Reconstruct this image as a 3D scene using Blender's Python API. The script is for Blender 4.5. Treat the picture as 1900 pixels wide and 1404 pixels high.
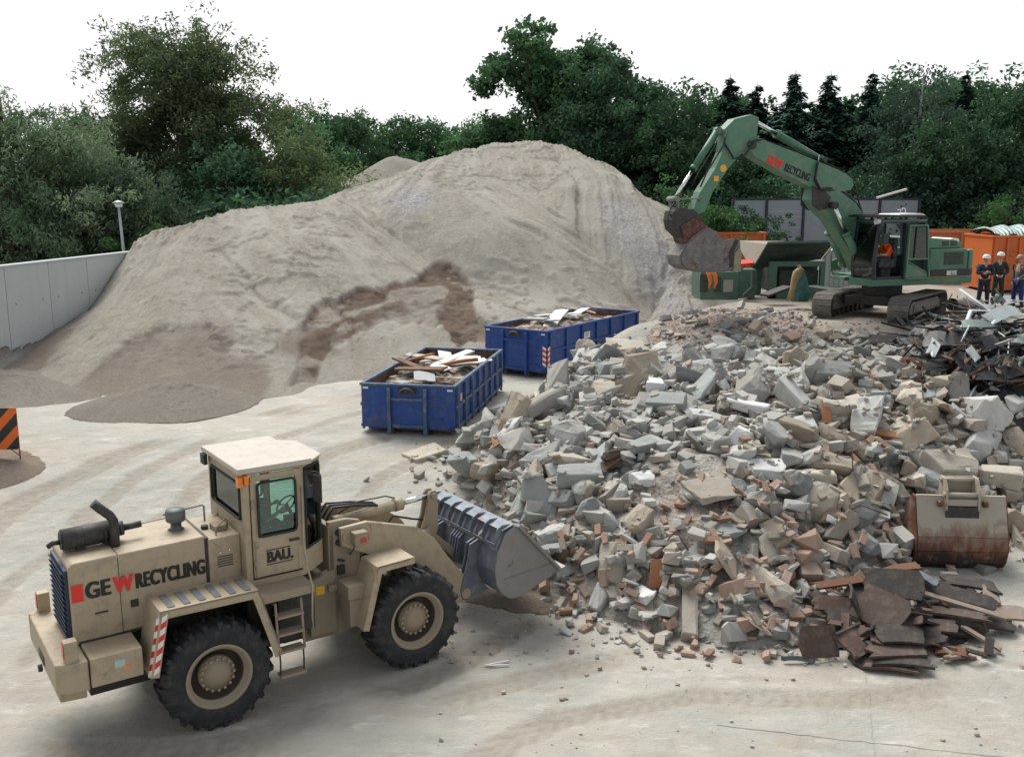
import bpy, bmesh, math, random
import numpy as np
from mathutils import Vector, Matrix, noise as mnoise

for o in list(bpy.data.objects): bpy.data.objects.remove(o, do_unlink=True)
SC = bpy.context.scene
COL = SC.collection
R = math.radians
random.seed(7)
# ------------------------------------------------------------------ camera
HC = 7.2                      # eye height above the lower yard
PITCH = math.atan(342/1800)
cam = bpy.data.cameras.new('camera'); camo = bpy.data.objects.new('camera', cam); COL.objects.link(camo)
camo.location = (0, 0, HC); camo.rotation_euler = (math.pi/2-PITCH, 0, 0)
cam.sensor_width = 36; cam.lens = 36*1800/1900; cam.clip_start = .1; cam.clip_end = 2000
SC.camera = camo
# ------------------------------------------------------------------ light
SUN_EL, SUN_AZ = R(56), R(-28)      # azimuth measured from +Y towards +X : behind the heap, slightly left
w = bpy.data.worlds.new('World'); SC.world = w; w.use_nodes = True
nt = w.node_tree; nt.nodes.clear()
sky = nt.nodes.new('ShaderNodeTexSky'); sky.sky_type = 'NISHITA'; sky.sun_disc = False
sky.sun_elevation = SUN_EL; sky.sun_rotation = SUN_AZ; sky.air_density = 1; sky.dust_density = 3
tc = nt.nodes.new('ShaderNodeTexCoord')
nz = nt.nodes.new('ShaderNodeTexNoise'); nz.inputs['Scale'].default_value = 1.6; nz.inputs['Detail'].default_value = 4
cr = nt.nodes.new('ShaderNodeValToRGB'); cr.color_ramp.elements[0].color = (6.9, 7.0, 7.1, 1); cr.color_ramp.elements[1].color = (7.9, 7.85, 7.9, 1)
cr.color_ramp.elements[0].position = .35; cr.color_ramp.elements[1].position = .6
mx = nt.nodes.new('ShaderNodeMixRGB'); mx.inputs[0].default_value = .9
bg = nt.nodes.new('ShaderNodeBackground'); bg.inputs[1].default_value = .1
ow = nt.nodes.new('ShaderNodeOutputWorld')
L_ = nt.links.new
L_(tc.outputs['Generated'], nz.inputs['Vector']); L_(nz.outputs['Fac'], cr.inputs[0]); L_(sky.outputs[0], mx.inputs[1]); L_(cr.outputs[0], mx.inputs[2])
sx = nt.nodes.new('ShaderNodeSeparateXYZ'); L_(tc.outputs['Generated'], sx.inputs[0])      # overhead sky, out of view, dimmed on purpose to weaken fill from above
zr = nt.nodes.new('ShaderNodeValToRGB'); L_(sx.outputs[2], zr.inputs[0]); zr.color_ramp.elements[0].position = .2; zr.color_ramp.elements[0].color = (1, 1, 1, 1); zr.color_ramp.elements[1].position = .75; zr.color_ramp.elements[1].color = (.66, .69, .74, 1)
mz = nt.nodes.new('ShaderNodeMixRGB'); mz.blend_type = 'MULTIPLY'; mz.inputs[0].default_value = 1; L_(mx.outputs[0], mz.inputs[1]); L_(zr.outputs[0], mz.inputs[2])
yr = nt.nodes.new('ShaderNodeValToRGB'); yr.color_ramp.elements[0].position = .22; yr.color_ramp.elements[0].color = (.66, .68, .71, 1); yr.color_ramp.elements[1].position = .62      # unseen sky behind the viewer darkened to cut fill and raise contrast
ym = nt.nodes.new('ShaderNodeMapRange'); ym.inputs['From Min'].default_value = -1; L_(sx.outputs[1], ym.inputs[0]); L_(ym.outputs[0], yr.inputs[0])
my = nt.nodes.new('ShaderNodeMixRGB'); my.blend_type = 'MULTIPLY'; my.inputs[0].default_value = 1; L_(mz.outputs[0], my.inputs[1]); L_(yr.outputs[0], my.inputs[2])
L_(my.outputs[0], bg.inputs[0]); L_(bg.outputs[0], ow.inputs[0])
sl = bpy.data.lights.new('sun', 'SUN'); sl.energy = 3.2; sl.angle = R(38); sl.color = (1, .97, .92)
so = bpy.data.objects.new('sun', sl); COL.objects.link(so)
so.rotation_euler = (math.pi/2-SUN_EL, 0, math.pi-SUN_AZ)
SC.view_settings.view_transform = 'Standard'; SC.view_settings.look = 'None'
SC.view_settings.exposure = 0.5; SC.view_settings.gamma = 1
SC.cycles.max_bounces = 6; SC.cycles.diffuse_bounces = 3; SC.cycles.transparent_max_bounces = 8
SC.cycles.caustics_reflective = False; SC.cycles.caustics_refractive = False

# ------------------------------------------------------------------ helpers
_cp, _sp = math.cos(PITCH), math.sin(PITCH)
def at(u, v, d):
    """world point seen d metres in front of the eye at photo position u,v (1900 x 1404)"""
    x = (u-950)/1800*d; y = (702-v)/1800*d
    return Vector((x, d*_cp+y*_sp, HC-d*_sp+y*_cp))
def on(u, v, z=0.0):
    r = at(u, v, 1)-Vector((0, 0, HC)); return Vector((0, 0, HC))+r*((z-HC)/r.z)

def tag(o, label=None, cat=None, group=None, kind=None):
    if label: o['label'] = label
    if cat: o['category'] = cat
    if group: o['group'] = group
    if kind: o['kind'] = kind
    return o
def empty(name, loc, rz=0, label=None, cat=None, group=None, rot=None):
    o = bpy.data.objects.new(name, None); COL.objects.link(o); o.location = loc
    o.rotation_euler = rot if rot else (0, 0, rz); o.empty_display_size = .2
    return tag(o, label, cat, group)
def link(name, me, parent=None, mats=(), bevel=0, smooth=False, segs=2):
    o = bpy.data.objects.new(name, me); COL.objects.link(o)
    if parent: o.parent = parent
    for m in mats: me.materials.append(m)
    if smooth: me.polygons.foreach_set('use_smooth', [True]*len(me.polygons))
    if bevel:
        b = o.modifiers.new('Bevel', 'BEVEL'); b.width = bevel; b.segments = segs; b.limit_method = 'ANGLE'; b.angle_limit = R(35)
        b.harden_normals = False
    return o
def rotm(rx=0, ry=0, rz=0):
    return Matrix.Rotation(rz, 4, 'Z') @ Matrix.Rotation(ry, 4, 'Y') @ Matrix.Rotation(rx, 4, 'X')
class MB:
    def __init__(s): s.v = []; s.f = []; s.m = []; s.sm = []; s.mi = 0
    def add(s, vs, fs, smooth=False):
        n = len(s.v); s.v += [tuple(v) for v in vs]; s.f += [tuple(i+n for i in f) for f in fs]
        s.m += [s.mi]*len(fs); s.sm += [smooth]*len(fs); return s
    def mat(s, i): s.mi = i; return s
    def box(s, x0, x1, y0, y1, z0, z1, M=None):
        vs = [Vector((x, y, z)) for z in (z0, z1) for y in (y0, y1) for x in (x0, x1)]
        if M is not None: vs = [M @ v for v in vs]
        return s.add(vs, [(0, 2, 3, 1), (4, 5, 7, 6), (0, 1, 5, 4), (2, 6, 7, 3), (0, 4, 6, 2), (1, 3, 7, 5)])
    def bar(s, p, q, w, h, up=(0, 0, 1)):
        p = Vector(p); q = Vector(q); d = (q-p); l = d.length; d.normalize(); up = Vector(up)
        if abs(d.dot(up)) > .98: up = Vector((1, 0, 0))
        sd = d.cross(up).normalized(); u = sd.cross(d)
        M = Matrix((( d.x, sd.x, u.x, p.x), (d.y, sd.y, u.y, p.y), (d.z, sd.z, u.z, p.z), (0, 0, 0, 1)))
        return s.box(0, l, -w/2, w/2, -h/2, h/2, M)
    def prism(s, pts, a, b, axis='y', M=None):
        """outline (2-D) extruded from a to b along axis; pts are (x,z) for y, (x,y) for z, (y,z) for x"""
        def p3(p, t):
            v = {'y': (p[0], t, p[1]), 'z': (p[0], p[1], t), 'x': (t, p[0], p[1])}[axis]
            v = Vector(v); return M @ v if M is not None else v
        n = len(pts); vs = [p3(p, a) for p in pts]+[p3(p, b) for p in pts]
        fs = [tuple(range(n)), tuple(range(2*n-1, n-1, -1))]+[(i, i+n, (i+1) % n+n, (i+1) % n) for i in range(n)]
        return s.add(vs, fs)
    def cyl(s, p, q, r0, r1=None, n=16, caps=True, smooth=True):
        r1 = r0 if r1 is None else r1
        p = Vector(p); q = Vector(q); d = (q-p).normalized(); a = d.orthogonal().normalized(); b = d.cross(a)
        vs = []
        for c, r in ((p, r0), (q, r1)):
            vs += [c+(a*math.cos(2*math.pi*i/n)+b*math.sin(2*math.pi*i/n))*r for i in range(n)]
        s.add(vs, [(i, (i+1) % n, (i+1) % n+n, i+n) for i in range(n)], smooth)
        if caps: s.add(vs, [tuple(range(n-1, -1, -1)), tuple(range(n, 2*n))])
        return s
    def tube(s, pts, r, n=8, caps=True):
        pts = [Vector(p) for p in pts]; rs = r if isinstance(r, (list, tuple)) else [r]*len(pts)
        d0 = (pts[1]-pts[0]).normalized(); a = d0.orthogonal().normalized(); vs = []
        for i, p in enumerate(pts):
            d = (pts[min(i+1, len(pts)-1)]-pts[max(i-1, 0)]).normalized()
            a = (a-d*a.dot(d)).normalized(); b = d.cross(a)
            vs += [p+(a*math.cos(2*math.pi*k/n)+b*math.sin(2*math.pi*k/n))*rs[i] for k in range(n)]
        fs = [(i*n+k, i*n+(k+1) % n, (i+1)*n+(k+1) % n, (i+1)*n+k) for i in range(len(pts)-1) for k in range(n)]
        s.add(vs, fs, True)
        if caps: s.add(vs, [tuple(range(n-1, -1, -1)), tuple(range(len(vs)-n, len(vs)))])
        return s
    def lathe(s, prof, c=(0, 0, 0), axis='z', n=32, M=None, caps=True):
        """prof: list of (radius, height)"""
        vs = []
        for r, h in prof:
            for k in range(n):
                t = 2*math.pi*k/n; x, y = r*math.cos(t), r*math.sin(t)
                v = {'z': (x, y, h), 'y': (x, h, y), 'x': (h, x, y)}[axis]
                v = Vector(v)+Vector(c); vs.append(M @ v if M is not None else v)
        m = len(prof)
        fs = [(i*n+k, i*n+(k+1) % n, (i+1)*n+(k+1) % n, (i+1)*n+k) for i in range(m-1) for k in range(n)]
        s.add(vs, fs, True)
        if caps and prof[0][0] > 1e-4: s.add(vs, [tuple(range(n-1, -1, -1))])
        if caps and prof[-1][0] > 1e-4: s.add(vs, [tuple(range((m-1)*n, m*n))])
        return s
    def band(s, path, th, a, b):
        """polyline (x,z) thickened by th, extruded a..b along y (mudguards, bent plates)"""
        P = [Vector(p) for p in path]; off = []
        for i, p in enumerate(P):
            d1 = (P[i]-P[i-1]).normalized() if i else (P[1]-P[0]).normalized()
            d2 = (P[i+1]-P[i]).normalized() if i < len(P)-1 else d1
            n1 = Vector((-d1.y, d1.x)); n2 = Vector((-d2.y, d2.x)); nn = (n1+n2).normalized()
            off.append(p-nn*th/max(.3, nn.dot(n1)))
        n = len(P)
        for i in range(n-1):
            s.prism([tuple(P[i]), tuple(P[i+1]), tuple(off[i+1]), tuple(off[i])], a, b)
        return s
    def build(s, name, mats, parent=None, bevel=0, fix=True, segs=2):
        me = bpy.data.meshes.new(name); me.from_pydata(s.v, [], s.f)
        if not isinstance(mats, (list, tuple)): mats = [mats]
        me.polygons.foreach_set('material_index', s.m)
        me.polygons.foreach_set('use_smooth', s.sm)
        if fix:
            bm = bmesh.new(); bm.from_mesh(me); bmesh.ops.remove_doubles(bm, verts=bm.verts, dist=1e-5)
            bmesh.ops.recalc_face_normals(bm, faces=bm.faces); bm.to_mesh(me); bm.free()
        me.update()
        return link(name, me, parent, mats, bevel, segs=segs)

def split_up(o, name=None):
    """every loose piece of o becomes an object of its own (same parent, same materials)"""
    me = o.data; n = len(me.vertices); par = list(range(n))
    def fd(a):
        while par[a] != a: par[a] = par[par[a]]; a = par[a]
        return a
    for e in me.edges: a, b = fd(e.vertices[0]), fd(e.vertices[1]); par[a] = b
    roots = {}
    for p in me.polygons: roots.setdefault(fd(p.vertices[0]), []).append(p)
    for k, ps in enumerate(roots.values()):
        idx = sorted({v for p in ps for v in p.vertices}); mp = {v: i for i, v in enumerate(idx)}; m2 = bpy.data.meshes.new(name or o.name)
        m2.from_pydata([me.vertices[v].co for v in idx], [], [[mp[v] for v in p.vertices] for p in ps])
        m2.polygons.foreach_set('use_smooth', [p.use_smooth for p in ps]); m2.polygons.foreach_set('material_index', [p.material_index for p in ps])
        c = bpy.data.objects.new(name or o.name.split('.')[0], m2); COL.objects.link(c); c.parent = o.parent; c.matrix_basis = o.matrix_basis.copy()
        for mm in me.materials: m2.materials.append(mm)
    bpy.data.objects.remove(o, do_unlink=True)
def np_mesh(name, V, F, mats=(), parent=None, smooth=True, attrs=None, face_mat=None):
    """V (n,3) float array, F (m,k) int array -> one mesh object"""
    me = bpy.data.meshes.new(name); V = np.asarray(V, np.float32); F = np.asarray(F, np.int32); k = F.shape[1]
    me.vertices.add(len(V)); me.vertices.foreach_set('co', V.ravel())
    me.loops.add(F.size); me.loops.foreach_set('vertex_index', F.ravel())
    me.polygons.add(len(F)); me.polygons.foreach_set('loop_start', np.arange(0, F.size, k, dtype=np.int32))
    try: me.polygons.foreach_set('loop_total', np.full(len(F), k, np.int32))
    except Exception: pass
    if face_mat is not None: me.polygons.foreach_set('material_index', face_mat)
    me.polygons.foreach_set('use_smooth', np.full(len(F), smooth))
    me.update(calc_edges=True)
    for an, (arr, dom) in (attrs or {}).items():
        a = me.attributes.new(an, 'FLOAT', dom); a.data.foreach_set('value', np.asarray(arr, np.float32))
    o = bpy.data.objects.new(name, me); COL.objects.link(o)
    for m in mats: me.materials.append(m)
    if parent: o.parent = parent
    return o
# ---- value noise (numpy)
def _hash(i, j, s): 
    h = np.sin(i*127.1+j*311.7+s*74.7)*43758.5453
    return h-np.floor(h)
def vn(x, y, s=0):
    i, j = np.floor(x), np.floor(y); fx, fy = x-i, y-j; fx = fx*fx*(3-2*fx); fy = fy*fy*(3-2*fy)
    return ((_hash(i, j, s)*(1-fx)+_hash(i+1, j, s)*fx)*(1-fy)+(_hash(i, j+1, s)*(1-fx)+_hash(i+1, j+1, s)*fx)*fy)
def fbm(x, y, o=4, s=0, g=.5):
    t = 0; a = 1; n = 0
    for k in range(o): t = t+a*(vn(x*2**k+k*7.3, y*2**k-k*3.1, s+k)-.5); n += a; a *= g
    return t/n*2
def sstep(a, b, x):
    t = np.clip((x-a)/(b-a), 0, 1); return t*t*(3-2*t)
def in_poly(x, y, poly):
    x = np.asarray(x, float); y = np.asarray(y, float); c = np.zeros(x.shape, bool); n = len(poly)
    for i in range(n):
        x1, y1 = poly[i]; x2, y2 = poly[(i+1) % n]
        if y1 == y2: continue
        k = ((y1 > y) != (y2 > y)) & (x < (x2-x1)*(y-y1)/(y2-y1)+x1); c ^= k
    return c
def seg_dist(x, y, pts, closed=False, vals=None):
    """distance to a polyline, and the interpolated value / arc length there"""
    best = np.full(np.shape(x), 1e9); bv = np.zeros(np.shape(x)); bs = np.zeros(np.shape(x)); arc = 0
    n = len(pts); m = n if closed else n-1
    for i in range(m):
        a = np.array(pts[i][:2], float); b = np.array(pts[(i+1) % n][:2], float); d = b-a; L = np.hypot(*d)
        t = np.clip(((x-a[0])*d[0]+(y-a[1])*d[1])/(L*L), 0, 1)
        q = np.hypot(x-a[0]-t*d[0], y-a[1]-t*d[1]); k = q < best
        best = np.where(k, q, best); bs = np.where(k, arc+t*L, bs)
        if vals is not None: bv = np.where(k, vals[i]*(1-t)+vals[(i+1) % n]*t, bv)
        arc += L
    return best, bs, bv

# ------------------------------------------------------------------ materials
def ramp(nt, fac, stops):
    n = nt.nodes.new('ShaderNodeValToRGB'); e = n.color_ramp.elements
    while len(e) > len(stops): e.remove(e[-1])
    while len(e) < len(stops): e.new(1)
    for k, (p, c) in zip(e, stops): k.position = p; k.color = (*c, 1) if len(c) == 3 else c
    nt.links.new(fac, n.inputs[0]); return n.outputs[0]
def noise_out(nt, scale, detail=5, rough=.6, vec=None, dist=0):
    n = nt.nodes.new('ShaderNodeTexNoise'); n.inputs['Scale'].default_value = scale; n.inputs['Detail'].default_value = detail
    n.inputs['Roughness'].default_value = rough; n.inputs['Distortion'].default_value = dist
    if vec is not None: nt.links.new(vec, n.inputs['Vector'])
    return n.outputs['Fac']
def mixc(nt, fac, a, b, mode='MIX'):
    n = nt.nodes.new('ShaderNodeMixRGB'); n.blend_type = mode
    for s, v in zip(n.inputs, (fac, a, b)):
        if isinstance(v, (int, float)): s.default_value = v
        elif isinstance(v, tuple): s.default_value = (*v, 1)[:4]
        else: nt.links.new(v, s)
    return n.outputs[0]
def mth(nt, op, a, b=0.0):
    n = nt.nodes.new('ShaderNodeMath'); n.operation = op
    for s, v in zip(n.inputs, (a, b)):
        if isinstance(v, (int, float)): s.default_value = v
        else: nt.links.new(v, s)
    return n.outputs[0]
def attr(nt, name):
    n = nt.nodes.new('ShaderNodeAttribute'); n.attribute_name = name; return n.outputs['Fac']
def objrand(nt): return nt.nodes.new('ShaderNodeObjectInfo').outputs['Random']
def coords(nt, kind='Object', scale=(1, 1, 1), rz=0):
    t = nt.nodes.new('ShaderNodeTexCoord'); m = nt.nodes.new('ShaderNodeMapping')
    m.inputs['Scale'].default_value = scale; m.inputs['Rotation'].default_value = (0, 0, rz)
    nt.links.new(t.outputs[kind], m.inputs[0]); return m.outputs[0]
def bump(nt, bsdf, h, dist, strength=1.0, prev=None):
    b = nt.nodes.new('ShaderNodeBump'); b.inputs['Distance'].default_value = dist; b.inputs['Strength'].default_value = strength
    nt.links.new(h, b.inputs['Height'])
    if prev is not None: nt.links.new(prev, b.inputs['Normal'])
    nt.links.new(b.outputs[0], bsdf.inputs['Normal']); return b.outputs[0]
def newmat(name):
    m = bpy.data.materials.new(name); m.use_nodes = True; nt = m.node_tree
    return m, nt, nt.nodes['Principled BSDF']
def paint(name, c, c2=None, rough=.5, dirt=(.33, .3, .25), dirt_amt=.35, scale=3.0, bump_d=.002, metal=0, rust=0, coat=0):
    """weathered paint / metal / plastic: two tones, dust, a little surface unevenness"""
    m, nt, b = newmat(name); v = coords(nt)
    c2 = c2 or tuple(x*.72 for x in c)
    base = mixc(nt, noise_out(nt, scale, 6, .65, v), c, c2)
    d = ramp(nt, noise_out(nt, scale*2.3, 8, .7, v), [(.48, (0, 0, 0)), (.68, (1, 1, 1))])
    base = mixc(nt, mth(nt, 'MULTIPLY', d, dirt_amt), base, dirt)
    if rust:
        r = ramp(nt, noise_out(nt, scale*1.2, 8, .75, v, .6), [(.62-rust*.25, (0, 0, 0)), (.7-rust*.2, (1, 1, 1))])
        rc = mixc(nt, noise_out(nt, scale*9, 4, .6, v), (.16, .055, .02), (.07, .03, .018))
        base = mixc(nt, r, base, rc)
    nt.links.new(base, b.inputs['Base Color']); b.inputs['Metallic'].default_value = metal
    ro = nt.nodes.new('ShaderNodeMapRange'); ro.inputs['To Min'].default_value = max(.05, rough-.12); ro.inputs['To Max'].default_value = min(1, rough+.2)
    nt.links.new(noise_out(nt, scale*4, 5, .6, v), ro.inputs[0]); nt.links.new(ro.outputs[0], b.inputs['Roughness'])
    b.inputs['Coat Weight'].default_value = coat
    bump(nt, b, noise_out(nt, scale*12, 4, .6, v), bump_d)
    return m
def plain(name, c, rough=.6, metal=0, emit=0):
    m, nt, b = newmat(name); v = coords(nt)
    nt.links.new(mixc(nt, noise_out(nt, 9, 4, .6, v), c, tuple(x*.82 for x in c)), b.inputs['Base Color'])
    b.inputs['Roughness'].default_value = rough; b.inputs['Metallic'].default_value = metal
    return m
def glass(name, tint=(.75, .9, .86), rough=.03):
    m, nt, b = newmat(name)
    nt.nodes.remove(b); out = nt.nodes['Material Output']
    t = nt.nodes.new('ShaderNodeBsdfTransparent'); t.inputs[0].default_value = (*tint, 1)
    g = nt.nodes.new('ShaderNodeBsdfGlossy'); g.inputs['Roughness'].default_value = rough; g.inputs[0].default_value = (.9, .95, .95, 1)
    f = nt.nodes.new('ShaderNodeFresnel'); f.inputs[0].default_value = 1.5
    x = nt.nodes.new('ShaderNodeMixShader'); nt.links.new(mth(nt, 'ADD', f.outputs[0], .03), x.inputs[0])
    nt.links.new(t.outputs[0], x.inputs[1]); nt.links.new(g.outputs[0], x.inputs[2]); nt.links.new(x.outputs[0], out.inputs[0])
    return m
def text(name, body, mat, parent, M, size=.3, xs=1.0, bold=.01, depth=.004, spacing=1.0):
    """flat lettering: text runs along local +x with up = +y of M; bold by overlaid, slightly shifted layers"""
    c = bpy.data.curves.new('t', 'FONT'); c.body = body; c.size = size; c.offset = 0; c.extrude = 0; c.space_character = spacing
    o = bpy.data.objects.new('t', c); COL.objects.link(o); bpy.context.view_layer.update()
    me = bpy.data.meshes.new_from_object(o.evaluated_get(bpy.context.evaluated_depsgraph_get()))
    bpy.data.objects.remove(o, do_unlink=True); mb = MB(); k = 0
    for dx in (-1, -.5, 0, .5, 1):
        for dy in (-.45, 0, .45):
            D = Matrix.Translation((dx*bold/xs, dy*bold, k*.00035)); k += 1
            mb.add([M @ Matrix.Diagonal((xs, 1, 1, 1)) @ D @ v.co for v in me.vertices], [tuple(p.vertices) for p in me.polygons])
    return mb.build(name, mat, parent, fix=False)
def frameM(origin, xdir, up):
    x = Vector(xdir).normalized(); y = Vector(up); y = (y-x*x.dot(y)).normalized(); z = x.cross(y); o = Vector(origin)
    return Matrix(((x.x, y.x, z.x, o.x), (x.y, y.y, z.y, o.y), (x.z, y.z, z.z, o.z), (0, 0, 0, 1)))
# ================================================================== SETTING
def g_h(x, y):
    """terrain height: lower yard, rising gently, and the upper yard behind"""
    x = np.asarray(x, float); y = np.asarray(y, float)
    low = 1.25*sstep(16.0, 24.5, y)
    xl = 1.9+(np.clip(y, 24, 40)-31)*.68
    pm = np.maximum(sstep(.2, 3.2, x-xl)*sstep(25.5, 29.5, y), sstep(40.5, 46, y))
    pm = np.maximum(pm, sstep(-16.3, -17.2, x)*sstep(10, 14, y))       # raised ground behind the retaining wall
    return low*(1-pm)+3.3*pm
def gz(x, y): return float(g_h(np.array([x]), np.array([y]))[0])
def track_h(x, y):
    """ruts and dried mud left by machines in the lower yard"""
    m = sstep(-2.5, -6, x-(y-18)*.3)*sstep(12, 15, y)*(1-sstep(31, 34, y))
    a = R(38); u = x*math.cos(a)+y*math.sin(a); v = -x*math.sin(a)+y*math.cos(a)
    t = fbm(u*.35, v*2.2, 4, 11)*.022+np.abs(fbm(u*.5, v*3.5, 3, 5))*.02
    return t*m+fbm(x*.6, y*.6, 4, 3)*.03+fbm(x*3.2, y*3.2, 3, 8)*.012*(1-.5*m)
def ong(u, v):
    z = .5
    for _ in range(25): q = on(u, v, z); z = .5*z+.5*gz(q.x, q.y)
    q.z = gz(q.x, q.y); return q
RUTS = []
for P_, wd in [([(-60, 1160), (150, 960), (420, 800), (640, 742), (830, 700)], .42), ([(60, 1230), (260, 990), (480, 830), (690, 760)], .42), ([(-60, 1010), (120, 900), (300, 822), (520, 762)], .5), ([(0, 950), (200, 850), (420, 790), (560, 752)], .4), ([(560, 1330), (700, 1290), (850, 1232), (960, 1165)], .5), ([(330, 1385), (520, 1352), (760, 1318), (1010, 1250), (1180, 1215)], .5), ([(620, 980), (700, 900), (790, 845), (905, 775)], .4), ([(880, 1404), (1050, 1330), (1300, 1290), (1600, 1300), (1850, 1270)], .45), ([(20, 1395), (260, 1390), (470, 1400)], .4), ([(540, 900), (600, 850), (700, 815)], .5)]:
    RUTS.append(([tuple(ong(*q)[:2]) for q in P_], wd))
def rut_field(x, y):
    h = np.zeros_like(x); c = np.zeros_like(x)
    for P_, wd in RUTS:
        xw = x+fbm(x*.7, y*.7, 2, 17)*.25; d, s, _ = seg_dist(xw, y, P_)
        ins = sstep(wd*.62, wd*.42, d); edge = np.exp(-((d-wd*.62)/.09)**2)
        k = sstep(-.25, .25, fbm(x*.4, y*.4, 3, 23)+.12); tread = np.abs(((s*4.2+d*2.6) % 1)-.5)*2
        h += k*(-.012*ins+.012*edge-.014*ins*sstep(.5, .7, tread)); c = np.maximum(c, k*np.clip(ins*(.45+.4*sstep(.45, .65, tread)), 0, 1))
    return h, c
def axis_pts(stops):
    out = []
    for a, b, st in stops: out += list(np.arange(a, b, st))
    out.append(stops[-1][1]); return np.array(out)
gx = axis_pts([(-900, -60, 60), (-60, -20, 3), (-20, 17, .10), (17, 60, 3), (60, 900, 60)])
gy = axis_pts([(-40, 9, 3), (9, 34, .10), (34, 60, .6), (60, 120, 6), (120, 1200, 60)])
X, Y = np.meshgrid(gx, gy); RH, RC = rut_field(X, Y); Z = g_h(X, Y)+track_h(X, Y)+RH
PL = np.clip(sstep(26.5, 29, Y)*sstep(3, 6, X)+sstep(38, 42, Y), 0, 1)
def grid_faces(nx, ny):
    i = np.arange(nx-1)[None, :]+np.arange(ny-1)[:, None]*nx
    return np.stack([i, i+1, i+1+nx, i+nx], -1).reshape(-1, 4)
m, nt, b = newmat('yard_dust')
v = coords(nt); pale = (.475, .445, .385); tan = (.36, .312, .245); grn = (.39, .39, .345)
c = mixc(nt, ramp(nt, noise_out(nt, .35, 6, .6, v, .4), [(.4, (0, 0, 0)), (.62, (1, 1, 1))]), pale, grn)
st = coords(nt, 'Object', (.9, 2.4, 1), R(-40))
c = mixc(nt, mth(nt, 'MULTIPLY', ramp(nt, noise_out(nt, .9, 7, .68, st, .5), [(.5, (0, 0, 0)), (.66, (1, 1, 1))]), .55), c, tan)
c = mixc(nt, mth(nt, 'MULTIPLY', ramp(nt, noise_out(nt, .23, 7, .7, v, .8), [(.52, (0, 0, 0)), (.68, (1, 1, 1))]), .6), c, (.40, .35, .28))
c = mixc(nt, mth(nt, 'MULTIPLY', ramp(nt, noise_out(nt, 5, 9, .75, v, .3), [(.56, (0, 0, 0)), (.75, (1, 1, 1))]), .5), c, (.30, .27, .22))
c = mixc(nt, mth(nt, 'MULTIPLY', ramp(nt, noise_out(nt, 1.4, 8, .7, st), [(.55, (0, 0, 0)), (.7, (1, 1, 1))]), .45), c, (.74, .72, .67))
vo = nt.nodes.new('ShaderNodeTexVoronoi'); vo.inputs['Scale'].default_value = 9; nt.links.new(v, vo.inputs['Vector'])
c = mixc(nt, ramp(nt, vo.outputs['Distance'], [(.03, (.8, .8, .8)), (.07, (0, 0, 0))]), c, (.22, .2, .17))
c = mixc(nt, mth(nt, 'MULTIPLY', attr(nt, 'rut'), .85), c, (.29, .25, .195))
c = mixc(nt, mth(nt, 'MULTIPLY', attr(nt, 'upper'), .75), c, mixc(nt, noise_out(nt, 1.1, 6, .7, v), (.34, .29, .235), (.22, .175, .135)))
nt.links.new(c, b.inputs['Base Color']); b.inputs['Roughness'].default_value = .95
b1 = bump(nt, b, noise_out(nt, 2.4, 9, .75, v, .3), .09, .9)
bump(nt, b, noise_out(nt, 7, 8, .75, v, .5), .03, .9, b1)
MG = m
o = np_mesh('ground', np.stack([X, Y, Z], -1).reshape(-1, 3), grid_faces(len(gx), len(gy)), [MG], attrs={'rut': (RC.ravel(), 'POINT'), 'upper': (PL.ravel(), 'POINT')}); tag(o, kind='structure')

# hairline joints of the concrete slab under the dust, lower right
MJ = plain('joint', (.33, .305, .265), .95)
for pts in ([on(1606, 1255), on(1613, 1300), on(1617, 1350), on(1624, 1410)], [on(1330, 1345), on(1500, 1366), on(1700, 1388), on(1960, 1414)]):
    mb = MB(); P = []
    for a_, b_ in zip(pts[:-1], pts[1:]):
        for k in range(12): P.append(a_.lerp(b_, k/12))
    P.append(pts[-1]); V = []
    for i, q in enumerate(P):
        d = (P[min(i+1, len(P)-1)]-P[max(0, i-1)]).normalized(); n_ = Vector((-d.y, d.x, 0))
        q = q+n_*random.uniform(-.012, .012); wd = random.uniform(.004, .012)
        for s_ in (-1, 1):
            r_ = q+n_*s_*wd; V.append((r_.x, r_.y, gz(r_.x, r_.y)+float(track_h(np.array([r_.x]), np.array([r_.y]))[0])+.006))
    mb.add(V, [(2*i, 2*i+1, 2*i+3, 2*i+2) for i in range(len(P)-1)])
    tag(mb.build('concrete_joint', MJ, fix=False), kind='structure')

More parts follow.
